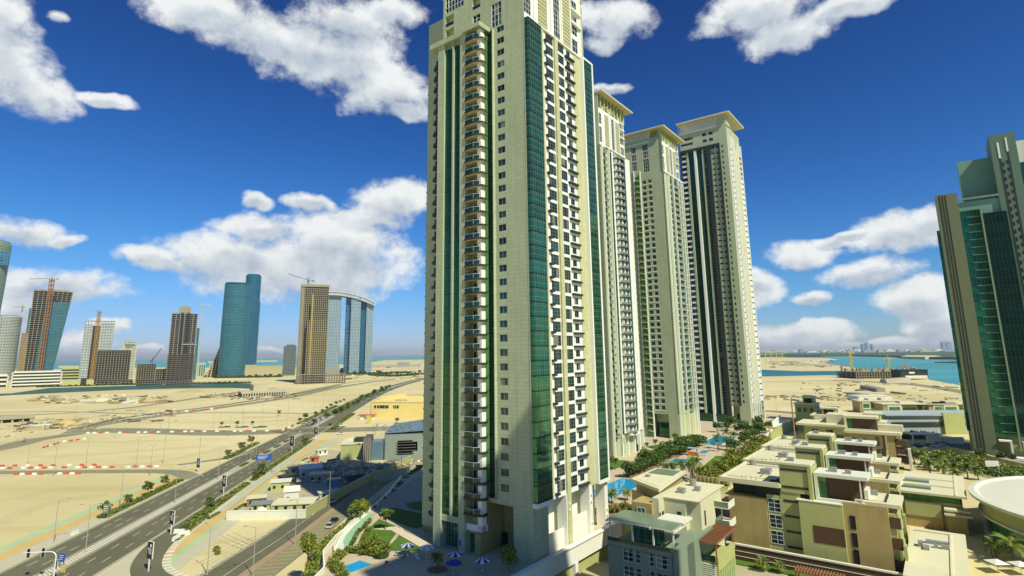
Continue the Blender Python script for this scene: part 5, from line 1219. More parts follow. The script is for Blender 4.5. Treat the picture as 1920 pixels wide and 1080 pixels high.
# ------------------------------------------------------------------ skyline across the sand, measured by its base lines
def tower_at(name, label, cat, xl, xr, ytop, ybase, rz=0., group=None):
    p0 = at((xl+xr)/2, ybase); Y = p0.y; a, c = aty(xl, ybase, Y), aty(xr, ybase, Y); mid = Vector(((a.x+c.x)/2, Y, 0)); az = math.atan2(mid.x, mid.y)
    top = aty((xl+xr)/2, ytop, Y).z
    t = thing(name, label, cat, mid, rz-az, group)
    return t, (c.x-a.x)*math.cos(az), top
def frame_tower(b, W_, D_, z0, H, fh, nx, ny, th=.5, cw=.7, m=0, tw=0., skew=None):
    """raw concrete frame: slabs and columns"""
    n = int((H-z0)/fh)
    for k in range(n+1):
        z = z0+k*fh; b.box(-W_/2, W_/2, -D_/2, D_/2, z-th, z, m)
    for i in range(nx+1):
        for j in range(ny+1):
            x = -W_/2+cw/2+(W_-cw)*i/nx; y = -D_/2+cw/2+(D_-cw)*j/ny; b.box(x-cw/2, x+cw/2, y-cw/2, y+cw/2, z0, z0+n*fh, m)
FS = lambda n, w_, g, **k: floors(n, w_, g, **k)
TEALF = FS('far_teal_facade', (.065, .18, .19), (.024, .12, .14), fh=4, frac=.75, pw=9, gap=.03, metal=.15, var=.16)
TEAL2 = FS('far_deep_teal_facade', (.03, .14, .20), (.016, .10, .15), fh=4, frac=.8, pw=9, gap=.03, metal=.15, var=.16)
WHITEF = FS('far_white_striped', (.50, .52, .42), (.05, .10, .11), fh=4, frac=.5, pw=6, gap=.15)
GREENF = FS('far_green_striped', (.26, .33, .19), (.05, .12, .10), fh=4, frac=.45, pw=900, gap=0, var=.15)
GATEF = FS('far_gate_facade', (.30, .38, .38), (.05, .13, .18), fh=4.2, frac=.55, pw=4.2, gap=.4, metal=.1)
GLASSB = FS('far_blue_glass', (.10, .22, .28), (.03, .12, .18), fh=4.2, frac=.8, pw=8, gap=.08, metal=.3)
CONCF = plain('far_raw_concrete', (.29, .265, .165), .9, .15, .05)
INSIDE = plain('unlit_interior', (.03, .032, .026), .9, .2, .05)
# A: tall green tower cut by the left edge
t, W_, H = tower_at('skyscraper', 'tall green striped tower cut off by the left edge of the photo', 'skyscraper', -92, -16, 453, 716)
b = MB(); n = 28
el = lambda a, c, z: [(a*math.cos(2*math.pi*k/n), c*math.sin(2*math.pi*k/n), z) for k in range(n)]
b.loft([el(W_*.44, W_*.40, 0), el(W_*.47, W_*.42, H*.5), el(W_*.52, W_*.46, H*.97), el(W_*.46, W_*.42, H)]); b.build('facade', GREENF, t)
b = MB(); b.box(-W_*.3, W_*.46, -W_*.44, -W_*.3, H*.82, H*.92); b.build('dark_opening', GLASSB, t)
# B: rounded white banded block
t, W_, H = tower_at('apartment_block', 'rounded white banded apartment block at the left edge, below the green tower', 'building', -52, 26, 592, 714)
b = MB(); b.loft([el(W_*.5, W_*.4, 0), el(W_*.5, W_*.4, H*.97), el(W_*.42, W_*.34, H)]); b.build('facade', WHITEF, t)
t, W_, H = tower_at('glass_tower', 'slim pale glass tower under a crane, between the banded block and the twisted tower', 'building', 28, 48, 578, 713)
b = MB(); b.box(-W_/2, W_/2, 0, 30, 0, H*.65, 0); b.box(-W_*.1, W_/2, 0, 30, H*.65, H, 1); b.build('facade', [FS('far_brown_facade', (.34, .22, .08), (.10, .12, .08), fh=4), TEALF], t)
# C: twisted tower under construction
t, W_, H = tower_at('unfinished_tower', 'leaning unfinished tower, concrete floors on top and teal glass below, with an orange mast', 'skyscraper', 42, 94, 548, 713)
b = MB(); g = MB(); k_ = MB(); n_ = 42; fh = H/n_
for k in range(n_+1):
    f = k/n_; x0 = -W_*.52-W_*.02*f; x1 = W_*.52+W_*.42*f; z = k*fh; dep = W_*.55
    b.box(x0, x1, -dep, dep, z-.9, z)
    if k < n_:
        gx = x0+(x1-x0)*(.36 if f < .86 else 1.1)
        if f < .86: g.box(gx, x1-.4, -dep-.25, dep+.2, z-.2, z+fh-.6)
        for i in range(9): x = x0+1+(x1-x0-2)*i/8; b.box(x-.5, x+.5, -dep+.3, -dep+1.4, z, z+fh-.9)
        k_.box(x0+3, x1-3, -dep+4, dep-3, z, z+fh-.9)
b.build('concrete_frame', CONCF, t); g.build('teal_glazing', TEALF, t); k_.build('dark_interior', INSIDE, t)
b = MB()
for i in range(14): b.bar((rnd.uniform(-W_*.5, W_*.9), -W_*.5, H), (rnd.uniform(-W_*.5, W_*.9), -W_*.5, H+rnd.uniform(2, 9)), .7, .7)
b.box(-W_*.5, -W_*.1, -W_*.3, W_*.3, H, H+5); b.build('rooftop_formwork', CONCF, t)
def crane(label, x, ybase, ytop, Y, jib, cjib, mat=ORANGE, tie=None, name='tower_crane', w_=2.2, group=None, lift=0):
    """lattice mast, cab, jib and counter jib; jib length in metres, signed along the photo's left-right"""
    p = aty(x, ybase, Y); z1 = aty(x, ytop, Y).z; z0 = p.z if tie else 0
    t = thing(name, label, 'crane', (p.x, p.y, z0), 0, group); h = z1-z0; b = MB(); s = w_/2
    for a in (-s, s):
        for c in (-s, s): b.bar((a, c, 0), (a, c, h), .42*w_/2.2, .42*w_/2.2)
    n = max(4, int(h/(w_*1.6)))
    for k in range(n):
        z = h*k/n; q = h*(k+1)/n
        for c in (-s, s): b.bar((-s, c, z), (s, c, q), .25*w_/2.2, .25*w_/2.2); b.bar((c, s, z), (c, -s, q), .25*w_/2.2, .25*w_/2.2)
    b.build('mast', mat, t)
    b = MB(); L = jib; e = lift
    for c, zz in ((-.8, 0), (.8, 0), (0, 1.8)): b.bar((0, c, h+zz), (L, c, h+zz+e), .35, .35)
    m_ = int(abs(L)/3)
    for k in range(m_): b.bar((L*k/m_, -.8, h+e*k/m_), (L*(k+.5)/m_, 0, h+1.8+e*(k+.5)/m_), .22, .22); b.bar((L*(k+.5)/m_, 0, h+1.8+e*(k+.5)/m_), (L*(k+1)/m_, .8, h+e*(k+1)/m_), .22, .22)
    b.build('jib', mat, t)
    b = MB(); b.bar((0, 0, h), (cjib, 0, h), 1.4, .5); b.box(cjib*.75, cjib, -1, 1, h-2.4, h, 0); b.build('counter_jib', mat, t)
    b = MB(); b.bar((-.5, 0, h), (0, 0, h+7), .4, .4); b.bar((.5, 0, h), (0, 0, h+7), .4, .4); b.bar((0, 0, h+7), (L*.6, 0, h+1.8+e*.6), .14, .14); b.bar((0, 0, h+7), (cjib, 0, h), .14, .14); b.box(-.9, .9, -1.6, -.2, h-2.2, h-.1); b.build('tower_head', mat, t)
    return t
YC = at(70, 713).y
crane('orange tower crane running up the face of the leaning unfinished tower', 72, 713, 523, YC-48, -62, 16, plain('crane_brown', (.30, .15, .05), .6, .1), w_=7)
crane('small pale crane on the slim glass tower at the left', 41, 585, 576, at(45, 713).y, -28, 5, CONCF, tie=True)
# D: white striped pair with an orange mast
t, W_, H = tower_at('unfinished_tower', 'white striped unfinished block split by an orange mast', 'building', 147, 203, 606, 712)
b = MB(); b.box(-W_/2, -W_*.22, -10, 14, 0, H*.97, 0); b.box(W_*.02, W_/2, -10, 14, 0, H, 0); b.box(-W_*.22, W_*.02, -4, 14, 0, H*.95, 1); b.build('facade', [WHITEF, INSIDE], t)
b = MB()
for i in range(10): x = -W_/2+W_*i/9; b.box(x-.6, x+.6, -9.6, 10, H*.96, H*1.0+5); 
b.box(-W_/2, W_/2, -10.2, -9.6, H*1.02, H*1.04); b.build('rooftop_formwork', CONCF, t)
crane('orange tower crane in front of the white striped unfinished block', 171, 712, 584, at(171, 712).y-18, -14, 6, plain('crane_ochre', (.42, .24, .05), .6, .1), w_=5)
# E: round-topped cream tower
t, W_, H = tower_at('apartment_block', 'narrow cream block with a domed top behind the dark frame', 'building', 222, 250, 640, 712)
b = MB(); b.box(-W_/2, W_/2, 0, 26, 0, H*.93, 0); b.build('facade', FS('far_cream_facade', (.50, .47, .28), (.12, .20, .16), fh=4, pw=14, gap=.3), t)
b = MB(); b.tube((0, 0, H*.93), (0, 26, H*.93), W_*.36, None, 14); b.build('domed_roof', WHITEF, t)
# F, G: dark concrete frames
def frame_block(label, xl, xr, yt, yb, nx, D_=26, fh=4.6, mat=CONCF, name='concrete_frame_building', inner=True):
    t, W_, H = tower_at(name, label, 'building', xl, xr, yt, yb)
    b = MB(); frame_tower(b, W_, D_, 0, H, fh, nx, 3, .55, .8); b.build('concrete_frame', mat, t)
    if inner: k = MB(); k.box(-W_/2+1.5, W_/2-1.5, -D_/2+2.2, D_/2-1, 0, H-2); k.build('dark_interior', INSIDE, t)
    return t, W_, H
frame_block('dark concrete frame of many bays before the cream domed block', 176, 240, 655, 719, 12, 40)
frame_block('low concrete frame to the right of the dark frame, three steps wide', 253, 290, 681, 719, 8)
frame_block('small unfinished frame between the low frame and the black tower', 288, 312, 690, 718, 5)
crane('thin luffing crane leaning over the low concrete frame', 284, 690, 676, at(284, 718).y, 18, -5, CONCD, tie=True, w_=1.2, lift=26)
# H: black tower
t, W_, H = tower_at('unfinished_tower', 'black unfinished tower with a pale core rising above its top floor', 'skyscraper', 310, 360, 587, 719)
b = MB(); fh = 4.0; n_ = int(H/fh); D_ = W_*.7
for k in range(n_+1):
    e = 0 if k > n_*.42 else W_*.06
    b.box(-W_/2-e, W_/2+e, -D_/2-e, D_/2, k*fh-.8, k*fh, 0 if k % 1 == 0 else 1)
for i in range(7): x = -W_/2+.6+(W_-1.2)*i/6; b.box(x-.6, x+.6, -D_/2, -D_/2+1.2, 0, H, 0)
b.build('concrete_frame', plain('grey_brown_frame', (.30, .27, .19), .9, .15, .05), t)
k = MB(); k.box(-W_*.47, W_*.47, -D_*.40, D_*.45, 0, H*.97); k.box(-W_*.15, -W_*.04, -D_*.515, -D_*.4, 0, H*.99); k.box(W_*.08, W_*.2, -D_*.515, -D_*.4, 0, H*.99); k.build('dark_interior', plain('black_glass', (.025, .025, .022), .4, .2, .05), t)
k = MB(); k.box(-W_*.25, W_*.22, -D_*.2, D_*.2, H, H*1.085); k.box(-W_*.1, W_*.1, -D_*.1, D_*.2, H*1.085, H*1.1); k.build('core', CONCF, t)
k = MB(); k.box(-W_*.02, W_/2+2, -D_/2-1.5, -D_/2, H*.54, H*.56); k.build('pale_platform', WHITEF, t)
crane('pale hammerhead crane right of the black tower', 369, 708, 572, at(369, 712).y, 24, -6, plain('crane_grey', (.55, .56, .5), .5, .05))
t, W_, H = tower_at('glass_tower', 'thin pale glass block just behind the black tower', 'building', 361, 366, 615, 712)
b = MB(); b.box(-W_/2, W_/2, 0, 20, 0, H); b.build('facade', TEALF, t)
# I, J
t, W_, H = tower_at('apartment_block', 'small pale green block beside the curved stepped building', 'building', 359, 384, 680, 706)
b = MB(); b.box(-W_/2, W_/2, 0, 24, 0, H, 0)
for i in range(6): b.box(-W_/2+W_*(i+.25)/6, -W_/2+W_*(i+.75)/6, -.5, 0, 2, H-6, 1)
b.build('facade', [plain('pale_green_render', (.40, .46, .28), .8, .05, .05), TEAL2], t)
t, W_, H = tower_at('stepped_building', 'sail-shaped building of curved stepped terraces by the teal towers', 'building', 380, 412, 641, 707)
b = MB(); n_ = 14
for k in range(n_):
    f = k/n_; x0 = -W_/2+W_*(f**.55)*.95; b.box(x0, W_/2, -6+f*4, 20, H*f, H*(f+1/n_)-1.2, 0); b.box(x0-1.4, W_/2+.4, -7+f*4, 20, H*(f+1/n_)-1.2, H*(f+1/n_), 1)
b.build('terrace', [INSIDE, plain('tan_terrace', (.50, .40, .18), .8, .08, .05)], t)
b = MB()
for i in range(5): b.bar((-W_*.46+i*W_*.2, -8, 0), (-W_*.30+i*W_*.2, -7, H*(.25+.14*i)), 1.6, 1.6)
b.build('slanted_rib', plain('pale_rib', (.58, .52, .30), .8, .05, .05), t)
# K: twin teal towers
t, W_, H = tower_at('skyscraper', 'nearer of the twin teal towers, broad with a cut-off top', 'skyscraper', 407, 459, 533, 708)
b = MB(); n = 32
for q in (1,):
    rr = []
    for f in (0, .2, .4, .6, .8, 1.): rr.append([(W_*.5*math.cos(2*math.pi*k/n)*(1.0-.06*abs(f-.45)), W_*.34*math.sin(2*math.pi*k/n)+(4*f), H*f) for k in range(n)])
    b.loft(rr)
b.build('facade', TEALF, t)
b = MB(); b.loft([el(W_*.46, W_*.31, H), el(W_*.46, W_*.31, H+3)]); b.build('roof_ring', TEAL2, t)
for q in ((.99, .72, .004), (.995, .55, .004), (.985, .3, .004), (.99, .86, .003)):
    b = MB(); b.loft([[(x*1.004, y*1.004+4*q[1], H*(q[1]-q[2])) for x, y, z in el(W_*.5*(1-.06*abs(q[1]-.45)), W_*.34, 0)], [(x*1.004, y*1.004+4*q[1], H*(q[1]+q[2])) for x, y, z in el(W_*.5*(1-.06*abs(q[1]-.45)), W_*.34, 0)]]); b.build('floor_trim', GLASSB, t)
t, W_, H = tower_at('skyscraper', 'farther and taller of the twin teal towers, rounded', 'skyscraper', 448, 478, 515, 700)
b = MB(); b.loft([el(W_*.48, W_*.48, 0), el(W_*.5, W_*.5, H*.5), el(W_*.5, W_*.5, H*.985), el(W_*.4, W_*.4, H)]); b.build('facade', TEAL2, t)
b = MB(); b.box(W_*.2, W_*.55, -W_*.1, W_*.3, 0, H*.72); b.build('side_wing', TEALF, t)
t, W_, H = tower_at('low_building', 'plain sand-coloured low block at the foot of the twin teal towers', 'building', 446, 530, 686, 703)
b = MB(); b.box(-W_/2, W_/2, 0, 50, 0, H); b.box(-W_/2, W_/2, -.4, 0, H-1.5, H+.6); b.box(-W_*.44, -W_*.1, 10, 40, H, H+3); b.build('wall', plain('far_sand_render', (.42, .38, .20), .9, .06, .03), t)
# L, M
t, W_, H = tower_at('office_block', 'dark green-grey slab block left of the tan frame tower', 'building', 529, 553, 649, 704)
b = MB(); b.box(-W_/2, W_/2, 0, 30, 0, H); b.box(-W_*.3, W_*.4, 4, 20, H, H+4); b.build('facade', FS('far_dark_slab', (.12, .15, .12), (.03, .07, .07), fh=4, pw=5, gap=.3), t)
t, W_, H = tower_at('unfinished_tower', 'tall tan concrete frame tower with a lower frame standing before it', 'skyscraper', 556, 609, 538, 717)
b = MB(); D_ = W_*.6; frame_tower(b, W_, D_, 0, H, 4.4, 14, 3, .9, 1.0); b.build('concrete_frame', CONCF, t)
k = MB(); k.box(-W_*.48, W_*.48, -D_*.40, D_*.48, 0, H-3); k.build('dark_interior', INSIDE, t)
k = MB(); k.box(-W_*.52, -W_*.38, -D_*.5, D_*.5, 0, H+1); k.box(-W_*.52, W_*.52, -D_*.55, -D_*.5, H-2, H+3); k.build('side_wall', CONCF, t)
b = MB()
for q in [b]:
    c = MB(); frame_tower(c, W_*.72, 16, 0, H*.655, 4.4, 10, 2, .9, 1.0); q.v += [(x+W_*.14, y-D_*.5-9, z) for x, y, z in c.v]; q.f += c.f; q.mi += c.mi
b.build('front_frame', plain('ochre_concrete', (.36, .31, .16), .9, .1, .05), t)
k = MB(); k.box(-W_*.2, W_*.48, -D_*.5-14, -D_*.5, 0, H*.63); k.build('front_interior', INSIDE, t)
k = MB(); k.box(-W_*.10, -W_*.04, -D_*.5-18.4, -D_*.5-17, 0, H*.9); k.build('hoist_strip', plain('scaffold_ochre', (.36, .27, .09), .8, .1, .1), t)
b = MB(); frame_tower(b, W_*1.7, 30, 0, H*.11, 4.4, 18, 2, .8, 1.1); b.v = [(x+W_*.35, y-D_*.5-30, z) for x, y, z in b.v]; b.build('podium_frame', CONCF, t)
crane('luffing crane standing on the tan frame tower', 577, 545, 526, at(577, 717).y+4, -44, 12, CONCD, tie=True, w_=1.8, lift=14)
# N: gate towers
t, W_, H = tower_at('gate_towers', 'linked grey-blue towers joined by a curved bridge along their tops', 'skyscraper', 608, 696, 560, 702)
for x0, x1, m_, y0 in ((-W_*.52, -W_*.2, 0, 0), (-W_*.10, W_*.02, 1, 8), (W_*.02, W_*.23, 0, -6), (W_*.23, W_*.36, 2, 8), (W_*.36, W_*.51, 0, 0)):
    f = (x0+x1)/2/W_+.5; hh = H*(1.05-.16*max(0, f-.1)**2)
    b = MB(); b.box(x0, x1, y0, y0+34, 0, hh); b.build('tower_shaft', [GATEF, GLASSB, TEAL2][m_], t)
b = MB(); A = [(-W_*.54+W_*1.08*k/16) for k in range(17)]; zt = lambda x: H*(1.095-.16*max(0, x/W_+.5-.1)**2)
for x, q in zip(A, A[1:]): 
    b.face([(x, -10, zt(x)), (q, -10, zt(q)), (q, 44, zt(q)), (x, 44, zt(x))]); b.face([(x, -10, zt(x)-3.2), (q, -10, zt(q)-3.2), (q, -10, zt(q)), (x, -10, zt(x))]); b.face([(x, -10, zt(x)-12), (q, -10, zt(q)-12), (q, -10, zt(q)-9.5), (x, -10, zt(x)-9.5)]); b.bar((x, -10, zt(x)-12), (q, -10, zt(q)-2), .9, .9); b.face([(x, -8, zt(x)-12), (q, -8, zt(q)-12), (q, 40, zt(q)-12), (x, 40, zt(x)-12)])
b.build('sky_bridge', plain('pale_bridge_panel', (.50, .50, .42), .7, .05, .05), t)
t, W_, H = tower_at('office_block', 'dark blue block between the legs of the linked towers', 'building', 623, 634, 648, 701)
b = MB(); b.box(-W_/2, W_/2, 0, 24, 0, H); b.box(-W_*.4, W_*.2, 4, 14, H, H+4); b.build('facade', TEAL2, t)
for i, (xl, xr, yt, yb, lab) in enumerate(((600, 636, 688, 706, 'low grey podium at the foot of the linked towers'), (638, 694, 690, 699, 'long low podium right of the linked towers'), (745, 768, 679, 687, 'small white pavilion frame on the far beach'), (696, 790, 684, 688, 'long thin white colonnade on the far beach'))):
    t, W_, H = tower_at('low_building', lab, 'building', xl, xr, yt, yb); b = MB(); b.box(-W_/2, W_/2, 0, 30, H*.3 if i > 1 else 0, H); n_ = 10
    for k in range(n_): x = -W_/2+W_*(k+.5)/n_; b.box(x-W_*.012, x+W_*.012, -.6, 0, 0, H)
    b.build('wall', WHITEF if i > 1 else plain('far_grey', (.26, .27, .22), .8, .1, .05), t)
# the low white blocks on the left
def banded(label, xl, xr, yt, yb, n, mat=WHITE2):
    t, W_, H = tower_at('parking_block', label, 'building', xl, xr, yt, yb); b = MB(); k = MB()
    for i in range(n): z = H*i/n; b.box(-W_/2, W_/2, 0, 60, z+H/n*.55, z+H/n, 0)
    k.box(-W_/2+1, W_/2-1, 1, 58, 0, H*.96); b.box(-W_/2, -W_/2+2, 0, 60, 0, H); b.box(W_/2-2, W_/2, 0, 60, 0, H)
    b.build('white_band', mat, t); k.build('dark_interior', INSIDE, t); return t
banded('white banded parking block at the left, in front of the towers', 20, 115, 696, 725, 5)
banded('long pale low block right of the parking block', 112, 176, 690, 711, 4, BEIGE2)
banded('pale low block at the very left edge of the sand', -60, 14, 703, 727, 3)
t, W_, H = tower_at('low_building', 'squat sandy store in front of the long low block', 'building', 118, 172, 708, 722); b = MB(); b.box(-W_/2, W_/2, 0, 30, 0, H*.7); b.box(W_*.1, W_*.3, -4, 0, 0, H*.9, 1); b.build('wall', [BEIGE2, CHAR], t)
for i, (xl, xr, yt, yb) in enumerate(((180, 250, 711, 721), (255, 306, 712, 722), (310, 356, 711, 721))): frame_block(('scaffold base under the dark frame', 'scaffold base under the low frame', 'scaffold base under the black tower')[i], xl, xr, yt, yb, 9, 20, 3.6, CONCF, 'scaffolding')
# dark-pillared intake on the sand
t, W_, H = tower_at('pillared_shelter', 'low pale roof on a row of dark openings standing alone on the sand', 'shelter', 452, 540, 733, 743); t.rotation_euler.z += .22
b = MB(); b.box(-W_/2, W_/2, 0, 26, H*.65, H, 0); 
for k in range(18): x = -W_/2+W_*(k+.5)/18; b.box(x-.7, x+.7, -.4, .6, 0, H*.65, 0)
b.box(-W_/2+.5, W_/2-.5, 1, 24, 0, H*.65, 1); b.box(-W_*.2, W_*.12, 14, 36, H, H+8, 0); b.build('shelter', [plain('far_sand_concrete', (.46, .42, .26), .9, .1, .05), INSIDE], t)
t, W_, H = tower_at('road_bridge', 'low concrete road bridge at the far left edge of the sand', 'bridge', -60, 66, 781, 794); b = MB(); b.box(-W_/2, W_/2, 0, 14, H*.55, H*.9, 0); b.box(-W_/2, W_/2, -.4, 0, H*.5, H, 0); b.box(-W_/2, W_*.42, 2, 12, 0, H*.5, 1); b.box(W_*.42, W_/2, 0, 14, 0, H*.5, 0)
for k in range(6): b.box(-W_/2+k*W_*.16, -W_/2+k*W_*.16+1.5, .4, 3, 0, H*.5, 0)
b.build('bridge_body', [plain('far_bridge_concrete', (.36, .33, .20), .9, .1, .05), INSIDE], t)
# ------------------------------------------------------------------ right-hand far shore
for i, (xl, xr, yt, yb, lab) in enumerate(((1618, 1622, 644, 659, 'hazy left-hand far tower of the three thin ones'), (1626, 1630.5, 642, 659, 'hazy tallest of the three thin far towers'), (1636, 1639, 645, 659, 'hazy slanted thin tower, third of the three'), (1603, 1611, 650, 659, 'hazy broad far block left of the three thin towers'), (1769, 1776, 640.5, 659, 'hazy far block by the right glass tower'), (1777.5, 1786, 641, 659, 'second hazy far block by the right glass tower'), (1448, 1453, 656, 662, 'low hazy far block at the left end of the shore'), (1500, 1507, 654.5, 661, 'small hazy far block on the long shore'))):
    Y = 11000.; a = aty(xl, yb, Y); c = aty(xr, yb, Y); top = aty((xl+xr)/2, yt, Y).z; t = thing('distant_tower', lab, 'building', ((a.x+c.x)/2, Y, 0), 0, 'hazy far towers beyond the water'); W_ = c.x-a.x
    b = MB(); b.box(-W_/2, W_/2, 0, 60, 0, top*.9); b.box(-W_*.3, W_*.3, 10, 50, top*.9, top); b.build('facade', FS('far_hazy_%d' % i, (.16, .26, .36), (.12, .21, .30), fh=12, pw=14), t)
for i in range(36):
    x = 1432+i*10+rnd.uniform(-3, 3); y = rnd.uniform(656.8, 660.5)-(x-1600)*.004; p = at(x, y+2.0); W_ = rnd.uniform(70, 190)
    if p.y > 14000: p *= 14000/p.y; p.z = 0
    t = thing('shore_house', 'tiny pale building in the band of trees on the far shore', 'building', p, 0, 'tiny pale buildings on the far shore'); b = MB(); h_ = rnd.uniform(22, 50); b.box(-W_/2, W_/2, 0, 50, 0, h_*.7); b.box(-W_*.3, W_*.2, 8, 40, h_*.7, h_); b.build('wall', [WHITE2, BEIGE2, WHITEF][i % 3], t)
for i, (x, y, w_) in enumerate(((1465, 680, 40), (1497, 683, 30), (1528, 686, 50))):
    p = at(x, y); t = thing('rubble_heap', ('grey', 'brown', 'long dark')[i]+' heap of spoil on the sand spit by the water', 'heap', p); b = MB(); n = 14
    b.loft([[(w_*1.6*math.cos(2*math.pi*k/n)*(1+.2*math.sin(k*3.1)), w_*.7*math.sin(2*math.pi*k/n), 0) for k in range(n)], [(w_*.8*math.cos(2*math.pi*k/n)*(1+.3*math.sin(k*2.3)), w_*.35*math.sin(2*math.pi*k/n), 5+2*math.sin(k*1.7)) for k in range(n)]]); b.build('spoil', CONC, t)
# waterside building site with its cranes
p = at(1650, 708); t = thing('building_site', 'unfinished waterside concrete basement ringed with formwork, below the cranes', 'building site', p); b = MB(); W_ = (at(1722, 708)-at(1578, 708)).length
frame_tower(b, W_, 60, 0, 12, 4, 26, 4, .6, 1.2); b.build('concrete_frame', CONCF, t)
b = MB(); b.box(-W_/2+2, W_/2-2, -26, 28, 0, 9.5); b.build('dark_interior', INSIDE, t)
b = MB(); 
for i in range(70): x = rnd.uniform(-W_/2, W_/2); y = rnd.uniform(-28, 28); b.box(x, x+rnd.uniform(1, 5), y, y+3, 12, 12+rnd.uniform(1, 7))
b.build('formwork', CONC, t)
t = thing('dark_hull_building', 'dark long shed with a white base panel at the end of the waterside site', 'shed', at(1716, 712)); b = MB(); W_ = 46; b.box(-W_/2, W_/2, 0, 24, 3, 15, 0); b.box(-W_*.35, W_*.45, -1, 0, 3, 7, 1); b.box(-W_/2, W_/2, -1, 25, 15, 16.5, 0); b.box(-W_*.2, 0, -.8, 0, 10, 13, 1); b.build('shell', [INSIDE, WHITE2], t)
t = thing('retaining_slope', 'pale crib-like embankment left of the dark waterside shed', 'embankment', at(1685, 718)); b = MB(); b.loft([[(-21, -6, 0), (21, -6, 0), (21, 14, 0), (-21, 14, 0)], [(-19, 2, 6), (18, 2, 8), (18, 12, 8), (-19, 12, 6)]]); b.build('bank', clad('crib_wall', (.46, .41, .25), ph=1.5, pw=3, joint=.5, jw=.5), t)
for i, (x, yt, yb, lab) in enumerate(((1598, 661, 702, 'tallest yellow crane over the waterside site, leftmost of three'), (1669, 672, 705, 'middle yellow crane over the waterside site'), (1700, 685, 706, 'shortest yellow crane at the right of the waterside site'), (1580, 687, 703, 'small red crane at the left of the waterside site'))):
    crane(lab, x, yb, yt, at(x, 705).y, (-14, 10, 9, 6)[i], (8, -8, -6, -3)[i], (YEL, YEL, ORANGE, RED)[i], w_=(3.6, 3.2, 2.6, 2)[i])
t = thing('scaffold_gantry', 'yellow scaffold gantry standing on the far sand by the last residential tower', 'scaffold', at(1442, 684)); b = MB(); 
for k in range(6): b.bar((-50+k*20, 0, 0), (-50+k*20, 0, 48), 1.6, 1.6)
for z in (14, 26, 38, 48): b.bar((-60, 0, z), (60, 0, z), 1.4, 1.2)
b.build('frame', YEL, t)
for i, (x0, y0, x1, y1) in enumerate(((1620, 728, 1652, 735), (1595, 743, 1623, 747))): 
    a, c = at(x0, y0), at(x1, y1); t = thing('covered_walkway', ('grey covered walkway crossing the coastal sand', 'olive site shed in the coastal sand')[i], 'shed', a); b = MB(); b.bar((0, 0, 2), (c.x-a.x, c.y-a.y, 2), 9, 4); b.bar((0, 0, 4.2), (c.x-a.x, c.y-a.y, 4.2), 10, .4, 1); b.build('shed', [CONC, METALG], t)
t = thing('site_hoarding', 'plain pale hoarding box on the coastal sand', 'hoarding', at(1642, 752)); b = MB(); b.box(-17, 17, 0, 20, 0, 5); b.box(-17, 17, -.3, 0, 4.6, 5.2); b.build('panel', WHITE2, t)
# townhouses, shaded block and gate by the street
def townhouse(x, y, s, label):
    p = at(x, y); t = thing('townhouse', label, 'townhouse', p, -R(8), 'townhouses beside the shaded block'); b = MB(); b.box(0, 14*s, 0, 14, 0, 9, 1); b.box(14*s, 26*s, 3, 14, 0, 8, 0); b.box(30*s, 42*s, 3, 14, 0, 8, 0); b.box(26*s, 30*s, 4, 14, 0, 9, 2); b.box(42*s, 54*s, 0, 14, 0, 9, 0); b.build('wall', [BEIGE2, BEIGE, WOOD], t)
    g = MB(); g.box(15*s, 25*s, 2.8, 3, 1, 6.6); g.box(31*s, 41*s, 2.8, 3, 1, 6.6); g.build('glazing', GGLASS, t); f = MB(); f.box(3*s, 13*s, -.4, -.1, 3, 8.4, 1); f.box(4*s, 12*s, -.5, -.4, 4, 7.4, 0); f.box(43*s, 53*s, -.4, -.1, 3, 8.4, 1); f.box(44*s, 52*s, -.5, -.4, 4, 7.4, 0); f.build('framed_window', [GGLASS, WHITE2], t)
    r = MB(); r.box(-.6, 54.6*s, -.6, 14.6, 9, 9.7); r.box(15*s, 25*s, 5, 12, 9.7, 11); r.box(32*s, 38*s, 5, 12, 9.7, 11.4); r.build('roof', ROOFW, t)
townhouse(1658, 781, 1., 'left pair of tan and white townhouses beyond the shaded block'); townhouse(1744, 781, 1., 'right pair of townhouses, next to the green glass tower')
townhouse(1614, 774, .6, 'small pair of townhouses half hidden by the back villa'); 
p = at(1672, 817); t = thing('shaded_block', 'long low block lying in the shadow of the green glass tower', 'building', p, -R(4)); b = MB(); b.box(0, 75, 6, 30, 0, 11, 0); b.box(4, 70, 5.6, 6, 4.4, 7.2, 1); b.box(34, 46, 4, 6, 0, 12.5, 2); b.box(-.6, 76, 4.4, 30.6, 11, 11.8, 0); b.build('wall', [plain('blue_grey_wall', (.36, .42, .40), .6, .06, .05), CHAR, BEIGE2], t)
p = at(1712, 832); t = thing('entrance_canopy', 'white gate canopy catching the sun before the shaded block', 'canopy', p, -R(10)); b = MB(); b.box(0, 15, 0, 5, 4.6, 5.4); b.box(9, 14, .5, 4.5, 0, 4.6); b.box(14, 26, 1, 2, 0, 3.6); b.box(.6, 1.2, 1, 1.6, 0, 4.6); b.build('canopy', WHITE, t)

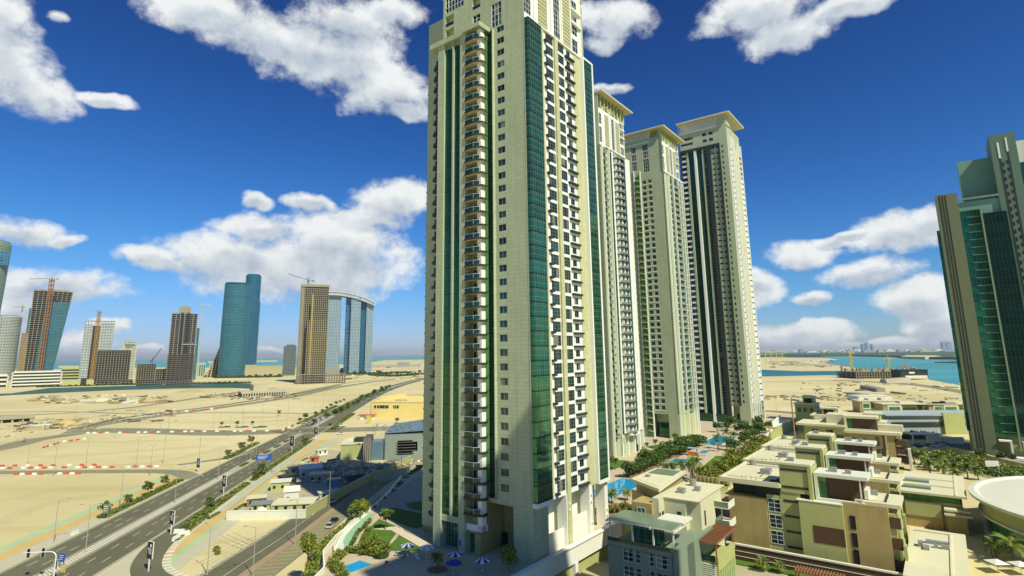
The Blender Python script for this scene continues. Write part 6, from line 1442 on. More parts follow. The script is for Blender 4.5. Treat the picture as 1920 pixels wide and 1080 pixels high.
# greenery and low walls along the foot of the skyline
for nm, pts, w_, h in (('foot of the linked towers', px((640, 703.5), (700, 701.5), (770, 699)), 26, 5), ('foot of the twin teal towers', px((404, 709), (450, 708.5), (530, 706.5)), 22, 5), ('far side of the green canal', px((70, 726.5), (200, 722.5), (330, 720.3), (470, 718)), 12, 3), ('open ground before the far beach', px((700, 704), (740, 706), (790, 702)), 30, 4)):
    hedge('far_planting', pts, w_, h, .05, 'band of dark green planting at the '+nm, (1, 3, 3), .16, 2.4)
for i in range(16): p = at(636+i*10+rnd.uniform(-4, 4), rnd.uniform(700, 705)); plant('far', p, 'dark round tree among the planting below the linked towers and the beach', 'trees below the linked towers', 1.5)
for i in range(10): p = at(404+i*13+rnd.uniform(-4, 4), rnd.uniform(707, 709.5)); plant('far', p, 'dark round tree at the foot of the twin teal towers', 'trees below the twin teal towers', 1.4)

# ------------------------------------------------------------------ left-hand buildings
p = at(695, 784); c_ = at(776, 785); t = thing('warehouse', 'bright yellow-fronted flat warehouse beside the highway', 'warehouse', p, math.atan2(c_.y-p.y, c_.x-p.x))
W_ = (c_-p).length; H_ = 13.
b = MB(); b.box(0, W_+8, 0, 60, 0, H_); b.build('yellow_wall', YHOARD, t)
b = MB(); b.box(-.3, 0, 0, 60, 0, H_-.5); b.build('dark_side_wall', CHAR, t)
b = MB(); b.box(-.3, W_+8.3, -.3, 60.3, H_, H_+.8); b.box(-1, 6, 20, 60, H_+.8, H_+3); b.build('parapet', YHOARD, t)
for i, (a, w_) in enumerate(((.07, 2.2), (.145, 2.2), (.21, 4), (.31, 4), (.52, 1.2), (.56, 1.2), (.60, 2.))): o = win_mb(w_, 2.6, 2, 1).build('window', [WINDOW, METALG], t); o.location = (a*W_, -.12, 8)
b = MB()
for i in range(5): b.box(W_*.5+i*2.2, W_*.5+i*2.2+1.2, 6, 7, H_+.8, H_+1.8)
b.build('roof_unit', METALG, t)
t = thing('gas_station_canopy', 'little red and white kiosk row before the yellow warehouse', 'kiosk', at(688, 786), -.1); b = MB(); b.box(-7, 7, -2, 3, 3, 3.7, 0); b.box(-6, -2, -1, 2, 0, 3, 1); b.box(0, 3, -1, 2, 0, 3, 0); b.box(4, 6, -1, 2, 0, 3, 1); b.build('kiosk', [RED, WPL], t)
t = thing('sign_totem', 'yellow sign board standing by the kiosk row', 'sign', at(691, 794)); b = MB(); b.box(-1.6, 1.6, 0, .4, 1, 6); b.box(-.3, .3, 0, .3, 0, 1); b.build('panel', YEL, t)
# grey unfinished building beside the near tower
g0 = at(720, 863); t = thing('unfinished_building', 'grey unfinished block with a gaping dark opening and torn blue roof sheets', 'building', g0, 0)
RZ = math.atan2(at(790, 860).y-g0.y, at(790, 860).x-g0.x); t.rotation_euler.z = RZ; H_ = aty(720, 815, g0.y).z
b = MB(); b.punched(lambda s, z, d: (s, d, z), 0, 30, 0, H_, [(6.5, 14, 2.2, 9.2), (14, 16.5, 3.8, 8.4)], 1.6); b.box(0, 30, 1.6, 34, 0, H_, skip='s'); b.box(0, .4, 0, 1.6, 0, H_); b.build('grey_wall', plain('grey_green_render', (.24, .28, .21), .8, .08, .1, grime=.3), t)
d = MB(); d.box(6.5, 16.5, 1.5, 1.58, 2.2, 9.2); d.build('dark_opening', DARKW, t)
d = MB()
for k in range(5): d.box(5.8, 14.5+rnd.uniform(-1, 1.5), -.3, 1.0, 2.8+k*1.35, 3.05+k*1.35)
d.build('hanging_slab', CONCD, t)
b = MB(); b.box(-6.5, 0, 1, 12, 0, H_*.72, 0); b.box(-10, -6.5, -1, 14, 0, H_*.9, 1)
for k in range(4): b.box(-10.2+k*1, -9.8+k*1, -1.3, -1, 0, H_*.9, 2)
b.build('side_frame', [plain('pale_blue_glazing', (.12, .19, .21), .3, .1, .3), CONCD, CONC], t)
b = MB(); rg = random.Random(5)
P_ = [(-4, 2), (30, 1), (31, 34), (-2, 34)]
b.face([(-.5, 1.5, H_+.3), (31, 1.2, H_+1.6), (24, 14, H_+6), (6, 12, H_+4)]); b.face([(-.5, 1.5, H_+.3), (6, 12, H_+4), (4, 32, H_+2)]); b.face([(31, 1.2, H_+1.6), (24, 14, H_+6), (32, 33, H_+2)]); b.face([(6, 12, H_+4), (24, 14, H_+6), (32, 33, H_+2), (4, 32, H_+2)])
b.build('roof_sheet', plain('slate_blue_sheet', (.11, .17, .20), .5, .15, .3), t)
b = MB()
for k in range(40): x = rg.uniform(-10, 31); y = rg.uniform(0, 12); q = rg.uniform(-2, 2); b.bar((x, y, H_*(.9 if x < 0 else 1)+rg.uniform(0, 4)), (x+q*1.5, y+rg.uniform(-1, 2), H_+rg.uniform(.5, 5)), .25, .25)
b.build('loose_beam', METALG, t)
b = MB(); b.tube((25, 13, H_+5), (25, 13, H_+8), 2.2, 1.4, 10); b.build('roof_drum', WHITE2, t)
g0 = at(638, 862); t = thing('site_building', 'pale blank block with a flat roof beside the grey unfinished building', 'building', g0, RZ); b = MB(); b.box(0, 13, 0, 20, 0, 7.2); b.build('wall', BEIGE2, t); b = MB(); b.box(-.3, 13.3, -.3, 20.3, 7.2, 7.7, 1); b.box(6, 12.6, 4, 12, 7.7, 9.4, 0); b.box(2, 5, 12, 18, 7.7, 8.6, 1); b.build('roof', [CHAR, ROOFW], t)
# ------------------------------------------------------------------ building site: cabins, tents, walls, heaps
def cabin(label, x, y, L, D_, h, rz, wall=WHITE2, roof=ROOFW, kind='flat'):
    t = thing('site_cabin', label, 'cabin', at(x, y), rz); b = MB(); b.box(0, L, 0, D_, 0, h); b.build('wall', wall, t); r = MB()
    if kind == 'gable': r.loft([[(-.3, -.4, h), (L+.3, -.4, h), (L+.3, D_+.4, h), (-.3, D_+.4, h)], [(-.3, D_/2-.05, h+1.5), (L+.3, D_/2-.05, h+1.5), (L+.3, D_/2+.05, h+1.5), (-.3, D_/2+.05, h+1.5)]])
    else: r.box(-.4, L+.4, -.4, D_+.4, h, h+.35)
    r.build('roof', roof, t); d = MB(); n = max(1, int(L/3))
    for k in range(n): d.box(.8+k*3, 1.8+k*3, -.06, 0, 1, 2.1)
    d.build('window', DARKW, t); return t
RS = RZ
cabin('tan flat-roofed site cabin in the sun by the fence', 507, 922, 7, 5.5, 3.2, .30, BEIGE2, WHITE2)
cabin('dark site cabin behind the sunlit one', 531, 913, 6, 4, 3.6, .95, CONCD, CHAR)
cabin('conical-roofed tank shed half in shadow', 532, 944, 5, 5, 3.8, .35, WHITE2, WHITE2, 'gable')
cabin('blue-grey gabled shed in the shadow of the near tower', 563, 897, 9, 6, 3.6, .45, plain('blue_grey_sheet', (.25, .33, .36), .6, .1, .3), WHITE2, 'gable')
cabin('low shaded shed with a flat grey roof', 579, 905, 9, 5, 3, .12, CONC, METALG)
cabin('small red-brown container near the top of the site', 581, 869, 4, 3, 2.6, .3, plain('rust_red', (.40, .12, .04), .7, .1, .5), plain('rust_roof', (.42, .16, .06), .7, .1, .5))
cabin('pale site office with two dark roof slots in the sun', 510, 963, 13, 8, 2.6, .12, BEIGE2, ROOFW)
cabin('brown roofed hut at the left end of the site', 462, 952, 6, 4, 2.8, .3, plain('brown_board', (.28, .19, .09), .8, .15, .5), ROOFW)
cabin('long grey steel container by the site fence', 545, 890, 9, 2.5, 2.6, .85, plain('container_grey', (.28, .30, .26), .6, .1, .5), METALG)
cabin('pale container beside the long site wall', 600, 940, 7, 2.5, 2.6, .62, WHITE2, ROOFW)
cabin('dark canvas shelter against the long site wall', 655, 912, 6, 3, 2.4, .6, CONCD, CHAR, 'gable')
cabin('small blue cabin in the shaded part of the site', 612, 913, 5, 2.5, 2.6, .2, plain('cabin_blue', (.10, .20, .30), .6, .1, .5), METALG)
cabin('white cabin near the pale vans at the top of the site', 596, 855, 6, 2.5, 2.6, .9, WHITE2, ROOFW)
cabin('second small hut at the left end of the site', 470, 962, 6, 4, 2.4, .3, BEIGE2, METALG)
t = thing('dome_tent', 'small white dome tent on the sunlit site', 'tent', at(492, 958)); b = MB(); n = 12
b.loft([[(2.4*math.cos(a)*math.cos(2*math.pi*k/n), 2.4*math.cos(a)*math.sin(2*math.pi*k/n), 2.3*math.sin(a)) for k in range(n)] for a in (0, .5, 1., 1.5)]); b.build('canopy', WPL, t)
def wall(label, pts, h, th, mat, name='site_wall', cat='wall', cop=None):
    a0 = pts[0]; t = thing(name, label, cat, (a0.x, a0.y, 0)); b = MB()
    for p, q in zip(pts, pts[1:]): b.bar((p.x-a0.x, p.y-a0.y, h/2), (q.x-a0.x, q.y-a0.y, h/2), th, h)
    b.build('panel', mat, t)
    if cop:
        b = MB()
        for p, q in zip(pts, pts[1:]): b.bar((p.x-a0.x, p.y-a0.y, h+.1), (q.x-a0.x, q.y-a0.y, h+.1), th+.2, .2)
        b.build('coping', cop, t)
    return t
wall('white panelled hoarding at the near end of the building site', px((424, 975), (500, 974), (573, 972)), 2.6, .3, WHITE2, 'site_hoarding', 'hoarding', WHITE)
wall('long concrete wall between building site and service road, half in shadow', px((573, 972), (640, 932), (700, 900), (722, 894), (770, 868)), 3.2, .4, BEIGE2, 'site_wall', 'wall', KERB)
wall('low grey wall enclosing the shaded rubble yard', px((706, 905), (760, 895), (800, 880)), 4, .4, plain('grey_block', (.34, .35, .25), .8, .1, .3))
def fence(label, pts, h=2.2, mat=None):
    a0 = pts[0]; t = thing('mesh_fence', label, 'fence', (a0.x, a0.y, 0)); b = MB(); k = MB()
    for p, q in zip(pts, pts[1:]):
        L = (q-p).length; n = int(L/1.1)
        for i in range(n): r = p.lerp(q, i/n)-a0; b.bar((r.x, r.y, 0), (r.x, r.y, h), .09, .09)
        for z in (.3, h): k.bar((p.x-a0.x, p.y-a0.y, z), (q.x-a0.x, q.y-a0.y, z), .1, .1)
    b.build('picket', mat, t); k.build('rail', mat, t)
sheet('site_ground', px((425, 974), (572, 971), (640, 931), (722, 893), (730, 870), (690, 862), (640, 846), (606, 842), (512, 897), (428, 962)), .03, plain('churned_ground', (.42, .37, .22), .95, .28, .5, bump=.5))
fence('pale green railing fence between footway and building site', px((424, 962), (470, 926), (510, 895), (560, 862), (605, 838), (640, 828)), 2.3, plain('pale_green_rail', (.48, .56, .42), .6, .05))
b = MB(); rg = random.Random(9)
for q in range(3):
    x0, y0, wd = ((600, 880, 22), (640, 895, 16), (740, 880, 24))[q]; lab = ('sunlit heap of pale rubble and timber on the building site', 'multicoloured pile of scrap where the shadow ends', 'grey rubble spread in the shaded walled yard')[q]
    t = thing('rubble_pile', lab, 'rubble', at(x0, y0)); b = MB(); M_ = [CONC, WHITE2, plain('scrap_%d' % q, (.30, .20, .10), .8, .2, 1.), METALG]
    for i in range(420): x = rg.gauss(0, wd*.38); y = rg.gauss(0, wd*.3); s = rg.uniform(.3, 1.3); z = max(0, 1.8*math.exp(-(x*x+y*y)/(wd*wd*.12))); b.bar((x, y, z+.1), (x+rg.uniform(-2, 2), y+rg.uniform(-2, 2), z+rg.uniform(.1, .9)), s*.8, s*.4, rg.randrange(4))
    tag(b.build('rubble', M_, t), kind='stuff')
# ------------------------------------------------------------------ cars
def car_mesh(t, kind='sedan', col=0):
    L, W2, hb, hr = (4.5, .9, .92, 1.45) if kind == 'sedan' else (4.9, .97, 1.1, 1.85)
    def sect(x, w_, z0, z1): return [(x, -w_, z0), (x, -w_*1.02, (z0+z1)/2), (x, -w_*.94, z1), (x, w_*.94, z1), (x, w_*1.02, (z0+z1)/2), (x, w_, z0)]
    b = MB(); b.loft([sect(-L/2, W2*.86, .38, hb*.80), sect(-L/2+.25, W2, .26, hb*.96), sect(-L*.2, W2, .24, hb), sect(L*.12, W2, .24, hb), sect(L/2-.35, W2*.97, .26, hb*.84), sect(L/2, W2*.82, .38, hb*.62)])
    r0, r1 = (-L*.27, L*.08) if kind == 'sedan' else (-L*.45, L*.10)
    b.box(r0+.12, r1-.1, -W2*.74, W2*.74, hr-.05, hr)
    b.build('body', CARC[col], t)
    g = MB(); q = .42 if kind == 'sedan' else .2
    g.loft([[(r0-q, -W2*.88, hb-.03), (r1+.62, -W2*.88, hb-.03), (r1+.62, W2*.88, hb-.03), (r0-q, W2*.88, hb-.03)], [(r0+.08, -W2*.75, hr-.05), (r1-.06, -W2*.75, hr-.05), (r1-.06, W2*.75, hr-.05), (r0+.08, W2*.75, hr-.05)]]); g.build('glasshouse', CARG, t)
    for sx in (-L*.31, L*.31):
        for sy in (-1, 1):
            k = MB(); k.tube((sx, sy*(W2-.2), .33), (sx, sy*(W2+.01), .33), .33, .33, 12); w_ = k.build('wheel', TYRE, t); k = MB(); k.tube((sx, sy*(W2-.19), .33), (sx, sy*(W2+.02), .33), .19, .19, 8); k.build('rim', METALG, w_)
    for sy in (-1, 1):
        k = MB(); k.box(L/2-.12, L/2-.02, sy*W2*.5-.2, sy*W2*.5+.2, .58, .72); k.build('headlight', LIGHTG, t)
        k = MB(); k.box(-L/2-.01, -L/2+.08, sy*W2*.6-.16, sy*W2*.6+.16, .66, .82); k.build('tail_light', RED, t)
CARP = {}
for kind in ('sedan', 'wagon'):
    for c in range(6):
        o = thing('parked_car', 'x', 'car', (0, 0, -60)); car_mesh(o, kind, c); proto(o); CARP[kind, c] = [o, False]
def car(p, rz, label, kind='sedan', c=0, group=None):
    e = CARP[kind, c]
    if not e[1]:
        e[1] = True; o = e[0]; o.location = p; o.rotation_euler = (0, 0, rz); o['label'] = label
        if group: o['group'] = group
        return o
    return dup(e[0], p, rz, label, group)
def along(pts, x, y): 
    p = at(x, y); i = min(range(len(pts)-1), key=lambda k: (pts[k]-p.xy).length); d = pts[i+1]-pts[i]; return math.atan2(d.y, d.x)
def cpx(x, y, label, kind, c, rz=None, z=.05, group=None):
    p = at(x, y); p.z = z; return car(p, along(sv, x, y) if rz is None else rz, label, kind, c, group)
cpx(624, 942, 'white car parked alone on the shaded service road', 'sedan', 0)
cpx(627, 979, 'dark car parked tight under the curved podium wall', 'sedan', 2)
cpx(619, 989, 'silver car parked at the end of the row under the curved podium wall', 'sedan', 1)
cpx(768, 865, 'white car near the bend of the service road', 'wagon', 0)
cpx(688, 881, 'black pickup-like car beside the rubble yard', 'wagon', 2, .3)
cpx(632, 866, 'pale van parked on the sand beside the blank site block', 'wagon', 0, 1.0)
cpx(622, 868, 'second pale van on the sand beside the blank site block', 'wagon', 5, 1.0)
cpx(615, 901, 'black car in the shade among the site sheds', 'sedan', 2, .2)
p = P(-52, 22, BASE+.2); car(p, -.5, 'dark car waiting on the drive island by the near tower', 'wagon', 3)
car(P(-46, 15, BASE+.2), -.5, 'silver car on the drive close to the near tower wall', 'wagon', 1)
HWY = math.atan2(HD.y, HD.x); NB = 'cars queueing at the highway crossing'
for i, (a, o_, k, c) in enumerate(((258, 2, 'sedan', 0), (259, 5.3, 'wagon', 1), (258, 8.4, 'sedan', 2), (266, 2, 'sedan', 1), (267, 5.3, 'sedan', 0), (268, 8.5, 'wagon', 3), (276, 5.2, 'wagon', 2), (277, 8.5, 'sedan', 0), (286, 2, 'sedan', 3), (297, 8.4, 'wagon', 0), (310, 5, 'sedan', 1), (322, 8.6, 'sedan', 2), (346, 2.2, 'wagon', 0))):
    car((*Hw(a, o_), .06), HWY+math.pi, '%s %s queueing in the %s lane before the crossing' % (('white', 'silver', 'black', 'grey')[c], 'car' if k == 'sedan' else 'wagon', {2: 'outer', 5: 'middle', 8: 'inner'}[int(o_)]), k, c, NB)
for i in range(26):
    a = 470+i*9.5; car((*Hw(a, 15+(i % 3)*3.4), .06), HWY, ('white', 'silver', 'black', 'grey')[i % 4]+' car in the dense far traffic beyond the crossing', ('sedan', 'wagon')[i % 2], i % 4, 'cars in the far traffic')
car((*Hw(196, 40), .06), HWY+1.3, 'white car turning at the crossing', 'sedan', 0); car((*Hw(250, 23), .06), HWY, 'dark car just past the crossing on the right carriageway', 'sedan', 2)
car((*at(640, 799).xy, .06), .1, 'white car entering the crossing from the right', 'wagon', 0)
EV = 'cars in the shaded street under the green glass tower'
for i, (x, y) in enumerate(((1690, 838), (1702, 836), (1722, 838), (1742, 836), (1764, 835), (1778, 842), (1650, 832), (1664, 834), (1756, 838), (1770, 832))): p = at(x, y); p.z = .06; car(p, -.35+rnd.uniform(-.1, .1), ('white', 'silver', 'black', 'grey')[i % 4]+' car in the shaded street under the green glass tower', 'sedan' if i % 2 else 'wagon', i % 4, EV)
car((*at(1786, 871).xy, .06), -.5, 'dark car alone on the sunny estate street', 'sedan', 2)
car((*at(1425, 828).xy, BASE), .5, 'white van at the podium edge under the far trees', 'wagon', 0)
# ------------------------------------------------------------------ barriers: alternating red and white blocks, every block its own
BAR = {}
for c, m_ in ((0, RED), (1, WPL)):
    b = MB(); b.loft([[(-.95, -.28, 0), (.95, -.28, 0), (.95, .28, 0), (-.95, .28, 0)], [(-.95, -.22, .25), (.95, -.22, .25), (.95, .22, .25), (-.95, .22, .25)], [(-.95, -.09, .95), (.95, -.09, .95), (.95, .09, .95), (-.95, .09, .95)]])
    o = b.build('road_barrier', m_); tag(o, 'x', 'barrier'); BAR[c] = [o, False]
def barrier(p, rz, c, label, group):
    e = BAR[c]
    if not e[1]: e[1] = True; o = e[0]; o.location = p; o.rotation_euler = (0, 0, rz); o['label'] = label; o['group'] = group; return o
    return dup(e[0], p, rz, label, group)
def barrier_run(pts, step, where, pat=(0, 1), sc=1.):
    s = px(*pts); k = 0
    for p, q in zip(s, s[1:]):
        L = (q-p).length; d = (q-p).normalized(); n = int(L/step)
        for i in range(n):
            c = pat[k % len(pat)]; k += 1
            if c is None: continue
            o = barrier(p+d*(i*step)+Vector((0, 0, .05)), math.atan2(d.y, d.x), c, '%s plastic road barrier %s' % (('red', 'white')[c], where), 'road barriers '+where)
            o.scale = (sc, 1.1*sc, .85*sc)
barrier_run(((-8, 879.5), (120, 878), (240, 877), (312, 875.5)), 3.4, 'in the upper line of the side road', (0, 1, 0, None, 1, 0, 1), 1.12)
barrier_run(((4, 875), (130, 873.5), (215, 873)), 6.4, 'in the short back row of the side road', (0, 0, 1), 1.12)
barrier_run(((30, 890.5), (92, 890)), 2.9, 'along the lower edge of the side road', (0, 1), 1.1)
barrier_run(((112, 889.5), (168, 889)), 2.9, 'along the lower edge of the side road', (1, 0), 1.1)
barrier_run(((165, 813), (260, 812), (360, 810), (440, 809.5), (520, 808.5)), 4.6, 'across the middle of the sand, along the cross road', (1, 1, 0, 1, None, 1, 0), 1.3)
barrier_run(((82, 840), (120, 829), (172, 822)), 4, 'at the bend of the curved road', (0, 0, 1), 1.2)
barrier_run(((302, 778), (335, 773), (385, 769), (430, 764)), 7, 'on the far curved road', (0, 1, 0), 1.7)
barrier_run(((525, 810), (548, 800), (560, 796)), 7, 'at the corner of the crossing', (0, 1), 1.8)
barrier_run(((140, 1002), (164, 992)), 3.2, 'beside the near end of the left verge', (1, 0, 0, 1), 1.3)
barrier_run(((425, 934), (455, 915), (470, 905)), 3.5, 'along the right verge footway', (0, None, 0, 1, None), .9)
# ------------------------------------------------------------------ lamps, banners, signals, signs
def lamp_proto(h, arms, arm=2.2):
    t = thing('street_lamp', 'x', 'street lamp', (0, 0, -70)); b = MB(); b.tube((0, 0, 0), (0, 0, h), .13, .075, 8); b.cyl(0, 0, 0, .5, .22, .2, 8); b.build('pole', POLE, t)
    for s in range(arms):
        a = math.pi*s; d = Vector((math.cos(a), math.sin(a), 0)); b = MB(); b.tube((0, 0, h-.1), d*arm+Vector((0, 0, h+.35)), .055, .045, 6); b.build('arm', POLE, t)
        b = MB(); p = d*(arm+.3)+Vector((0, 0, h+.38)); b.box(p.x-.4, p.x+.4, -.14, .14, p.z-.06, p.z+.08); b.build('lamp_head', METALG, t)
    return [proto(t), False]
LP = {'double': lamp_proto(12, 2), 'single': lamp_proto(11, 1), 'mast': lamp_proto(13.5, 2, .7)}
def lamp(k, p, rz, label, group=None, sc=1.):
    e = LP[k]
    if not e[1]: e[1] = True; o = e[0]; o.location = p; o.rotation_euler = (0, 0, rz); o.scale = (sc,)*3; o['label'] = label; o['group'] = group or 'street lamps'; return o
    return dup(e[0], p, rz, label, group or 'street lamps', sc)
ML = 'street lamps down the highway median'
for a in (-30, 22, 62, 112, 150, 186): lamp('double', (*Hw(a, 12.1), .05), math.atan2(HE.y, HE.x), 'tall two-armed lamp post standing in the highway median', ML)
for i in range(14): lamp('double', (*Hw(264+i*42, 12.1), .05), math.atan2(HE.y, HE.x), 'two-armed lamp post in the far highway median beyond the crossing', 'far median street lamps')
SP = 'thin lamp posts on the open sand'
for x, y in ((51, 872), (100, 893), (161, 873), (255, 877), (281, 892), (306, 869), (225, 949), (430, 818), (492, 800), (453, 812), (400, 802), (620-165, 774), (539, 796), (470, 860), (372, 872), (34, 809), (140, 808), (215, 822), (300, 812), (140, 790), (218, 790), (315, 808), (413, 790), (457, 795), (520, 790), (492, 775), (540, 775), (567, 760), (590, 768), (606, 762), (626, 752)):
    lamp('mast', at(x, y), rnd.uniform(0, 3), 'thin grey lamp post standing on the open sand left of the highway', SP, .95 if y > 800 else .9)
lamp('single', at(100, 1018), .2, 'lamp post at the near left kerb with one arm to the right', None, 1.05); lamp('single', at(388, 1078), 2.5, 'brownish post on the near sand lot beside the white plant pots')
lamp('single', at(474, 1080), 3.3, 'lamp post at the near kerb of the service road'); lamp('double', at(553, 1022), 1.2, 'tall lamp post in front of the white hoarding'); lamp('single', at(617, 950), 2., 'lamp post in the shade behind the long site wall')
lamp('single', at(702, 935), 2., 'lamp post by the far lane of the shaded service road'); lamp('single', at(752, 905), 2., 'lamp post at the shaded bend by the podium drive')
RL = 'lamp posts on the coastal sand at the right'
for x, y in ((1456, 769), (1560, 762), (1576, 764), (1630, 765), (1674, 740), (1662, 745), (1758, 742), (1540, 752)): lamp('mast', at(x, y), .6, 'thin lamp post on the coastal sand beyond the villas', RL, 1.)
lamp('single', at(1772, 850), .4, 'lamp post rising from the hedge by the sunny estate street', None, .8); lamp('single', at(1758, 824), .4, 'lamp post before the shaded block', None, .8)
# banner posts: dark portrait boards, each with a pale figure
def banner(x, y, label, h=4.4, w_=2.2, base_=2.4, rz=-.45):
    p = at(x, y); t = thing('advertising_banner', label, 'banner', p, rz); b = MB(); b.box(-.12, .12, -.12, .12, 0, base_); b.box(w_/2-.08, w_/2+.08, -.08, .08, base_, base_+h); b.build('post', METALW, t)
    b = MB(); b.box(-w_/2, w_/2, -.1, .1, base_, base_+h); o = b.build('board', BLACK, t); f = MB(); f.box(-w_/2-.1, w_/2+.1, -.08, .12, base_+h, base_+h+.12); f.box(w_/2, w_/2+.12, -.1, .12, base_, base_+h); f.build('rim', WPL, o)
    g = MB(); z = base_; n = 10
    g.face([(.25+.34*math.cos(2*math.pi*k/n), -.112, z+h*.78+.42*math.sin(2*math.pi*k/n)) for k in range(n)]); g.face([(-.55, -.112, z+h*.30), (.75, -.112, z+h*.24), (.62, -.112, z+h*.62), (.1, -.112, z+h*.66), (-.42, -.112, z+h*.56)], 1); g.face([(-.8, -.114, z+h*.5), (-.5, -.114, z+h*.5), (-.3, -.114, z+h*.66), (-.62, -.114, z+h*.66)]); g.build('pale_figure', [WPL, plain('figure_grey', (.30, .36, .42), .6, .1)], o)
banner(278, 1072, 'large portrait banner on a post at the near slip road corner', 3.9, 2.0, 3.0); banner(320, 1002, 'large portrait banner on a post between highway and slip road', 3.7, 1.9, 2.9); banner(371, 885, 'portrait banner by the side road mouth on the left verge', 4., 2.2, 2.); banner(419, 925, 'portrait banner on the right verge near the white hoarding', 4., 2.1, 2.6); banner(547, 846, 'portrait banner in the verge before the crossing', 5, 3, 3); banner(592, 826, 'small white backed sign at the crossing corner', 4, 3, 4)
def signal(p, rz, L, label, h=6.2):
    t = thing('traffic_signal', label, 'traffic light', p, rz); b = MB(); b.tube((0, 0, 0), (0, 0, h-1.2), .16, .13, 8); pr_ = Vector((0, 0, h-1.2))
    for k in range(1, 5): a = k*math.pi/8; q = Vector((1.4*(1-math.cos(a)), 0, h-1.2+1.2*math.sin(a))); b.tube(pr_, q, .12, .11, 6); pr_ = q
    b.tube(pr_, (L, 0, h), .11, .07, 6); b.build('pole', METALW, t)
    for x in (L*.42, L*.86, 0):
        z = h if x else 3.4; k = MB(); k.box(x-.28, x+.28, -.42, -.2, z-1.05, z+.75); o = k.build('signal_head', BLACK, t); k = MB(); k.box(x-.36, x+.36, -.2, -.15, z-1.15, z+.85, 0); k.box(x-.42, x-.36, -.2, -.14, z-1.2, z+.9, 1); k.box(x+.36, x+.42, -.2, -.14, z-1.2, z+.9, 1); k.box(x-.42, x+.42, -.2, -.14, z+.85, z+.92, 1); k.build('backplate', [BLACK, WPL], o)
        for i, m_ in enumerate((RED, YEL, plain('signal_green', (.02, .25, .06), .4, .05))): k = MB(); k.tube((x, -.42, z+.45-i*.5), (x, -.5, z+.45-i*.5), .17, .17, 10); k.build('lens', m_, o)
signal(at(100, 1086), math.pi+.1, 7.5, 'traffic signal with a curved mast arm over the near left carriageway'); signal(at(562, 812), .2, 6, 'traffic signal standing at the far highway crossing', 7.); signal(at(596, 802), 3., 5, 'second traffic signal at the far crossing, right of the first', 7.)
def dirsign(x, y, label, w_=6, h=2.6, base_=4.6, rz=0, mat=SIGNB):
    t = thing('road_sign', label, 'road sign', at(x, y), rz); b = MB()
    for a in (-w_*.3, w_*.3): b.box(a-.1, a+.1, -.1, .1, 0, base_+h)
    b.build('post', METALG, t); b = MB(); b.box(-w_/2, w_/2, -.18, -.1, base_, base_+h); o = b.build('panel', mat, t); b = MB()
    for k in range(3): b.box(-w_*.38, w_*(.1+.1*k), -.19, -.181, base_+h*.22+k*h*.24, base_+h*.30+k*h*.24)
    b.build('lettering_band', WPL, o)
dirsign(493, 884, 'wide blue direction sign over the right verge', 7, 2.4, 5, .1); dirsign(115, 1064, 'small blue arrow sign on the near median nose', 2.0, 2., 1.4, -.3); dirsign(118, 1075, 'round yellow marker on the near median nose', 1.8, 1.8, .2, -.3, YEL); dirsign(198, 972, 'green notice panel facing away on the left verge', 2.4, 3, 1.6, -.2, plain('grey_green_sign', (.16, .20, .12), .6, .05)); dirsign(943-9999 if False else 1862, 884, 'white notice board by the estate street', 5, 2.4, 2., -.2, WPL)
for i, (x, y) in enumerate(((336, 1000), (344, 1004), (330, 1012))): 
    t = thing('concrete_block', 'pale jersey block jumbled with others on the verge corner', 'block', at(x, y), i*.8, 'jumbled pale blocks on the verge corner'); b = MB(); b.loft([[(-1.6, -.5, 0), (1.6, -.5, 0), (1.6, .5, 0), (-1.6, .5, 0)], [(-1.5, -.2, 1.2), (1.5, -.2, 1.2), (1.5, .2, 1.2), (-1.5, .2, 1.2)]]); b.build('block', WPL, t)
for i, (x, y) in enumerate(((408, 1040), (406, 1034))): plant('shrub', at(x, y), ('dark potted shrub standing alone on the near sand lot', 'second potted shrub beside it on the near sand lot')[i], None, .7)
# debris, tracks and heaps of the empty plots
rg = random.Random(21); b = MB()
for (x0, x1, y0, y1, n, s0) in ((60, 330, 742, 757, 90, 3.), (30, 170, 785, 806, 120, 1.6), (180, 330, 768, 792, 60, 1.5), (380, 560, 738, 750, 80, 2.5), (0, 60, 800, 830, 20, 1.), (1430, 1600, 742, 752, 50, 2.2), (1500, 1800, 716, 750, 70, 2.5), (1440, 1560, 676, 690, 40, 6.), (640, 790, 688, 712, 60, 4)):
    for _ in range(n):
        p = at(rg.uniform(x0, x1), rg.uniform(y0, y1)); s = s0*rg.uniform(.4, 1.5); a = rg.uniform(0, 3.14); d = Vector((math.cos(a), math.sin(a), 0))*s*rg.uniform(.6, 2.2)
        b.bar(p-d+Vector((0, 0, s*.2)), p+d+Vector((0, 0, s*rg.uniform(.2, .5))), s*rg.uniform(.5, 1.2), s*.5, rg.choice((0, 0, 1, 2, 3, 3)))
tag(b.build('scattered_debris', [CONC, WHITE2, CONCD, plain('spoil_brown', (.36, .26, .11), .95, .2, .3)]), 'broken concrete, planks and spoil scattered over the empty sand plots', 'debris', kind='stuff')
for i, (x, y, r, h, lab) in enumerate(((122, 795, 9, 3.5, 'ochre'), (60, 806, 8, 2.5, 'brown'), (190, 752, 14, 4, 'pale flat'), (240, 746, 16, 3, 'long grey'), (355, 735, 22, 3, 'wide brown'))):
    t = thing('sand_mound', lab+' mound of dug sand on the empty plots left of the highway', 'mound', at(x, y)); m_ = MB(); n = 14; m_.loft([[(r*f*math.cos(2*math.pi*k/n)*(1+.25*math.sin(k*2.1+i)), r*.6*f*math.sin(2*math.pi*k/n)*(1+.2*math.sin(k*1.3)), h*(1-f*f)) for k in range(n)] for f in (1, .75, .45, .1)]); m_.build('spoil', plain('dug_sand_%d' % i, ((.50, .36, .12), (.36, .28, .14), (.60, .54, .30), (.36, .34, .22), (.42, .35, .16))[i], .95, .15, .2), t)
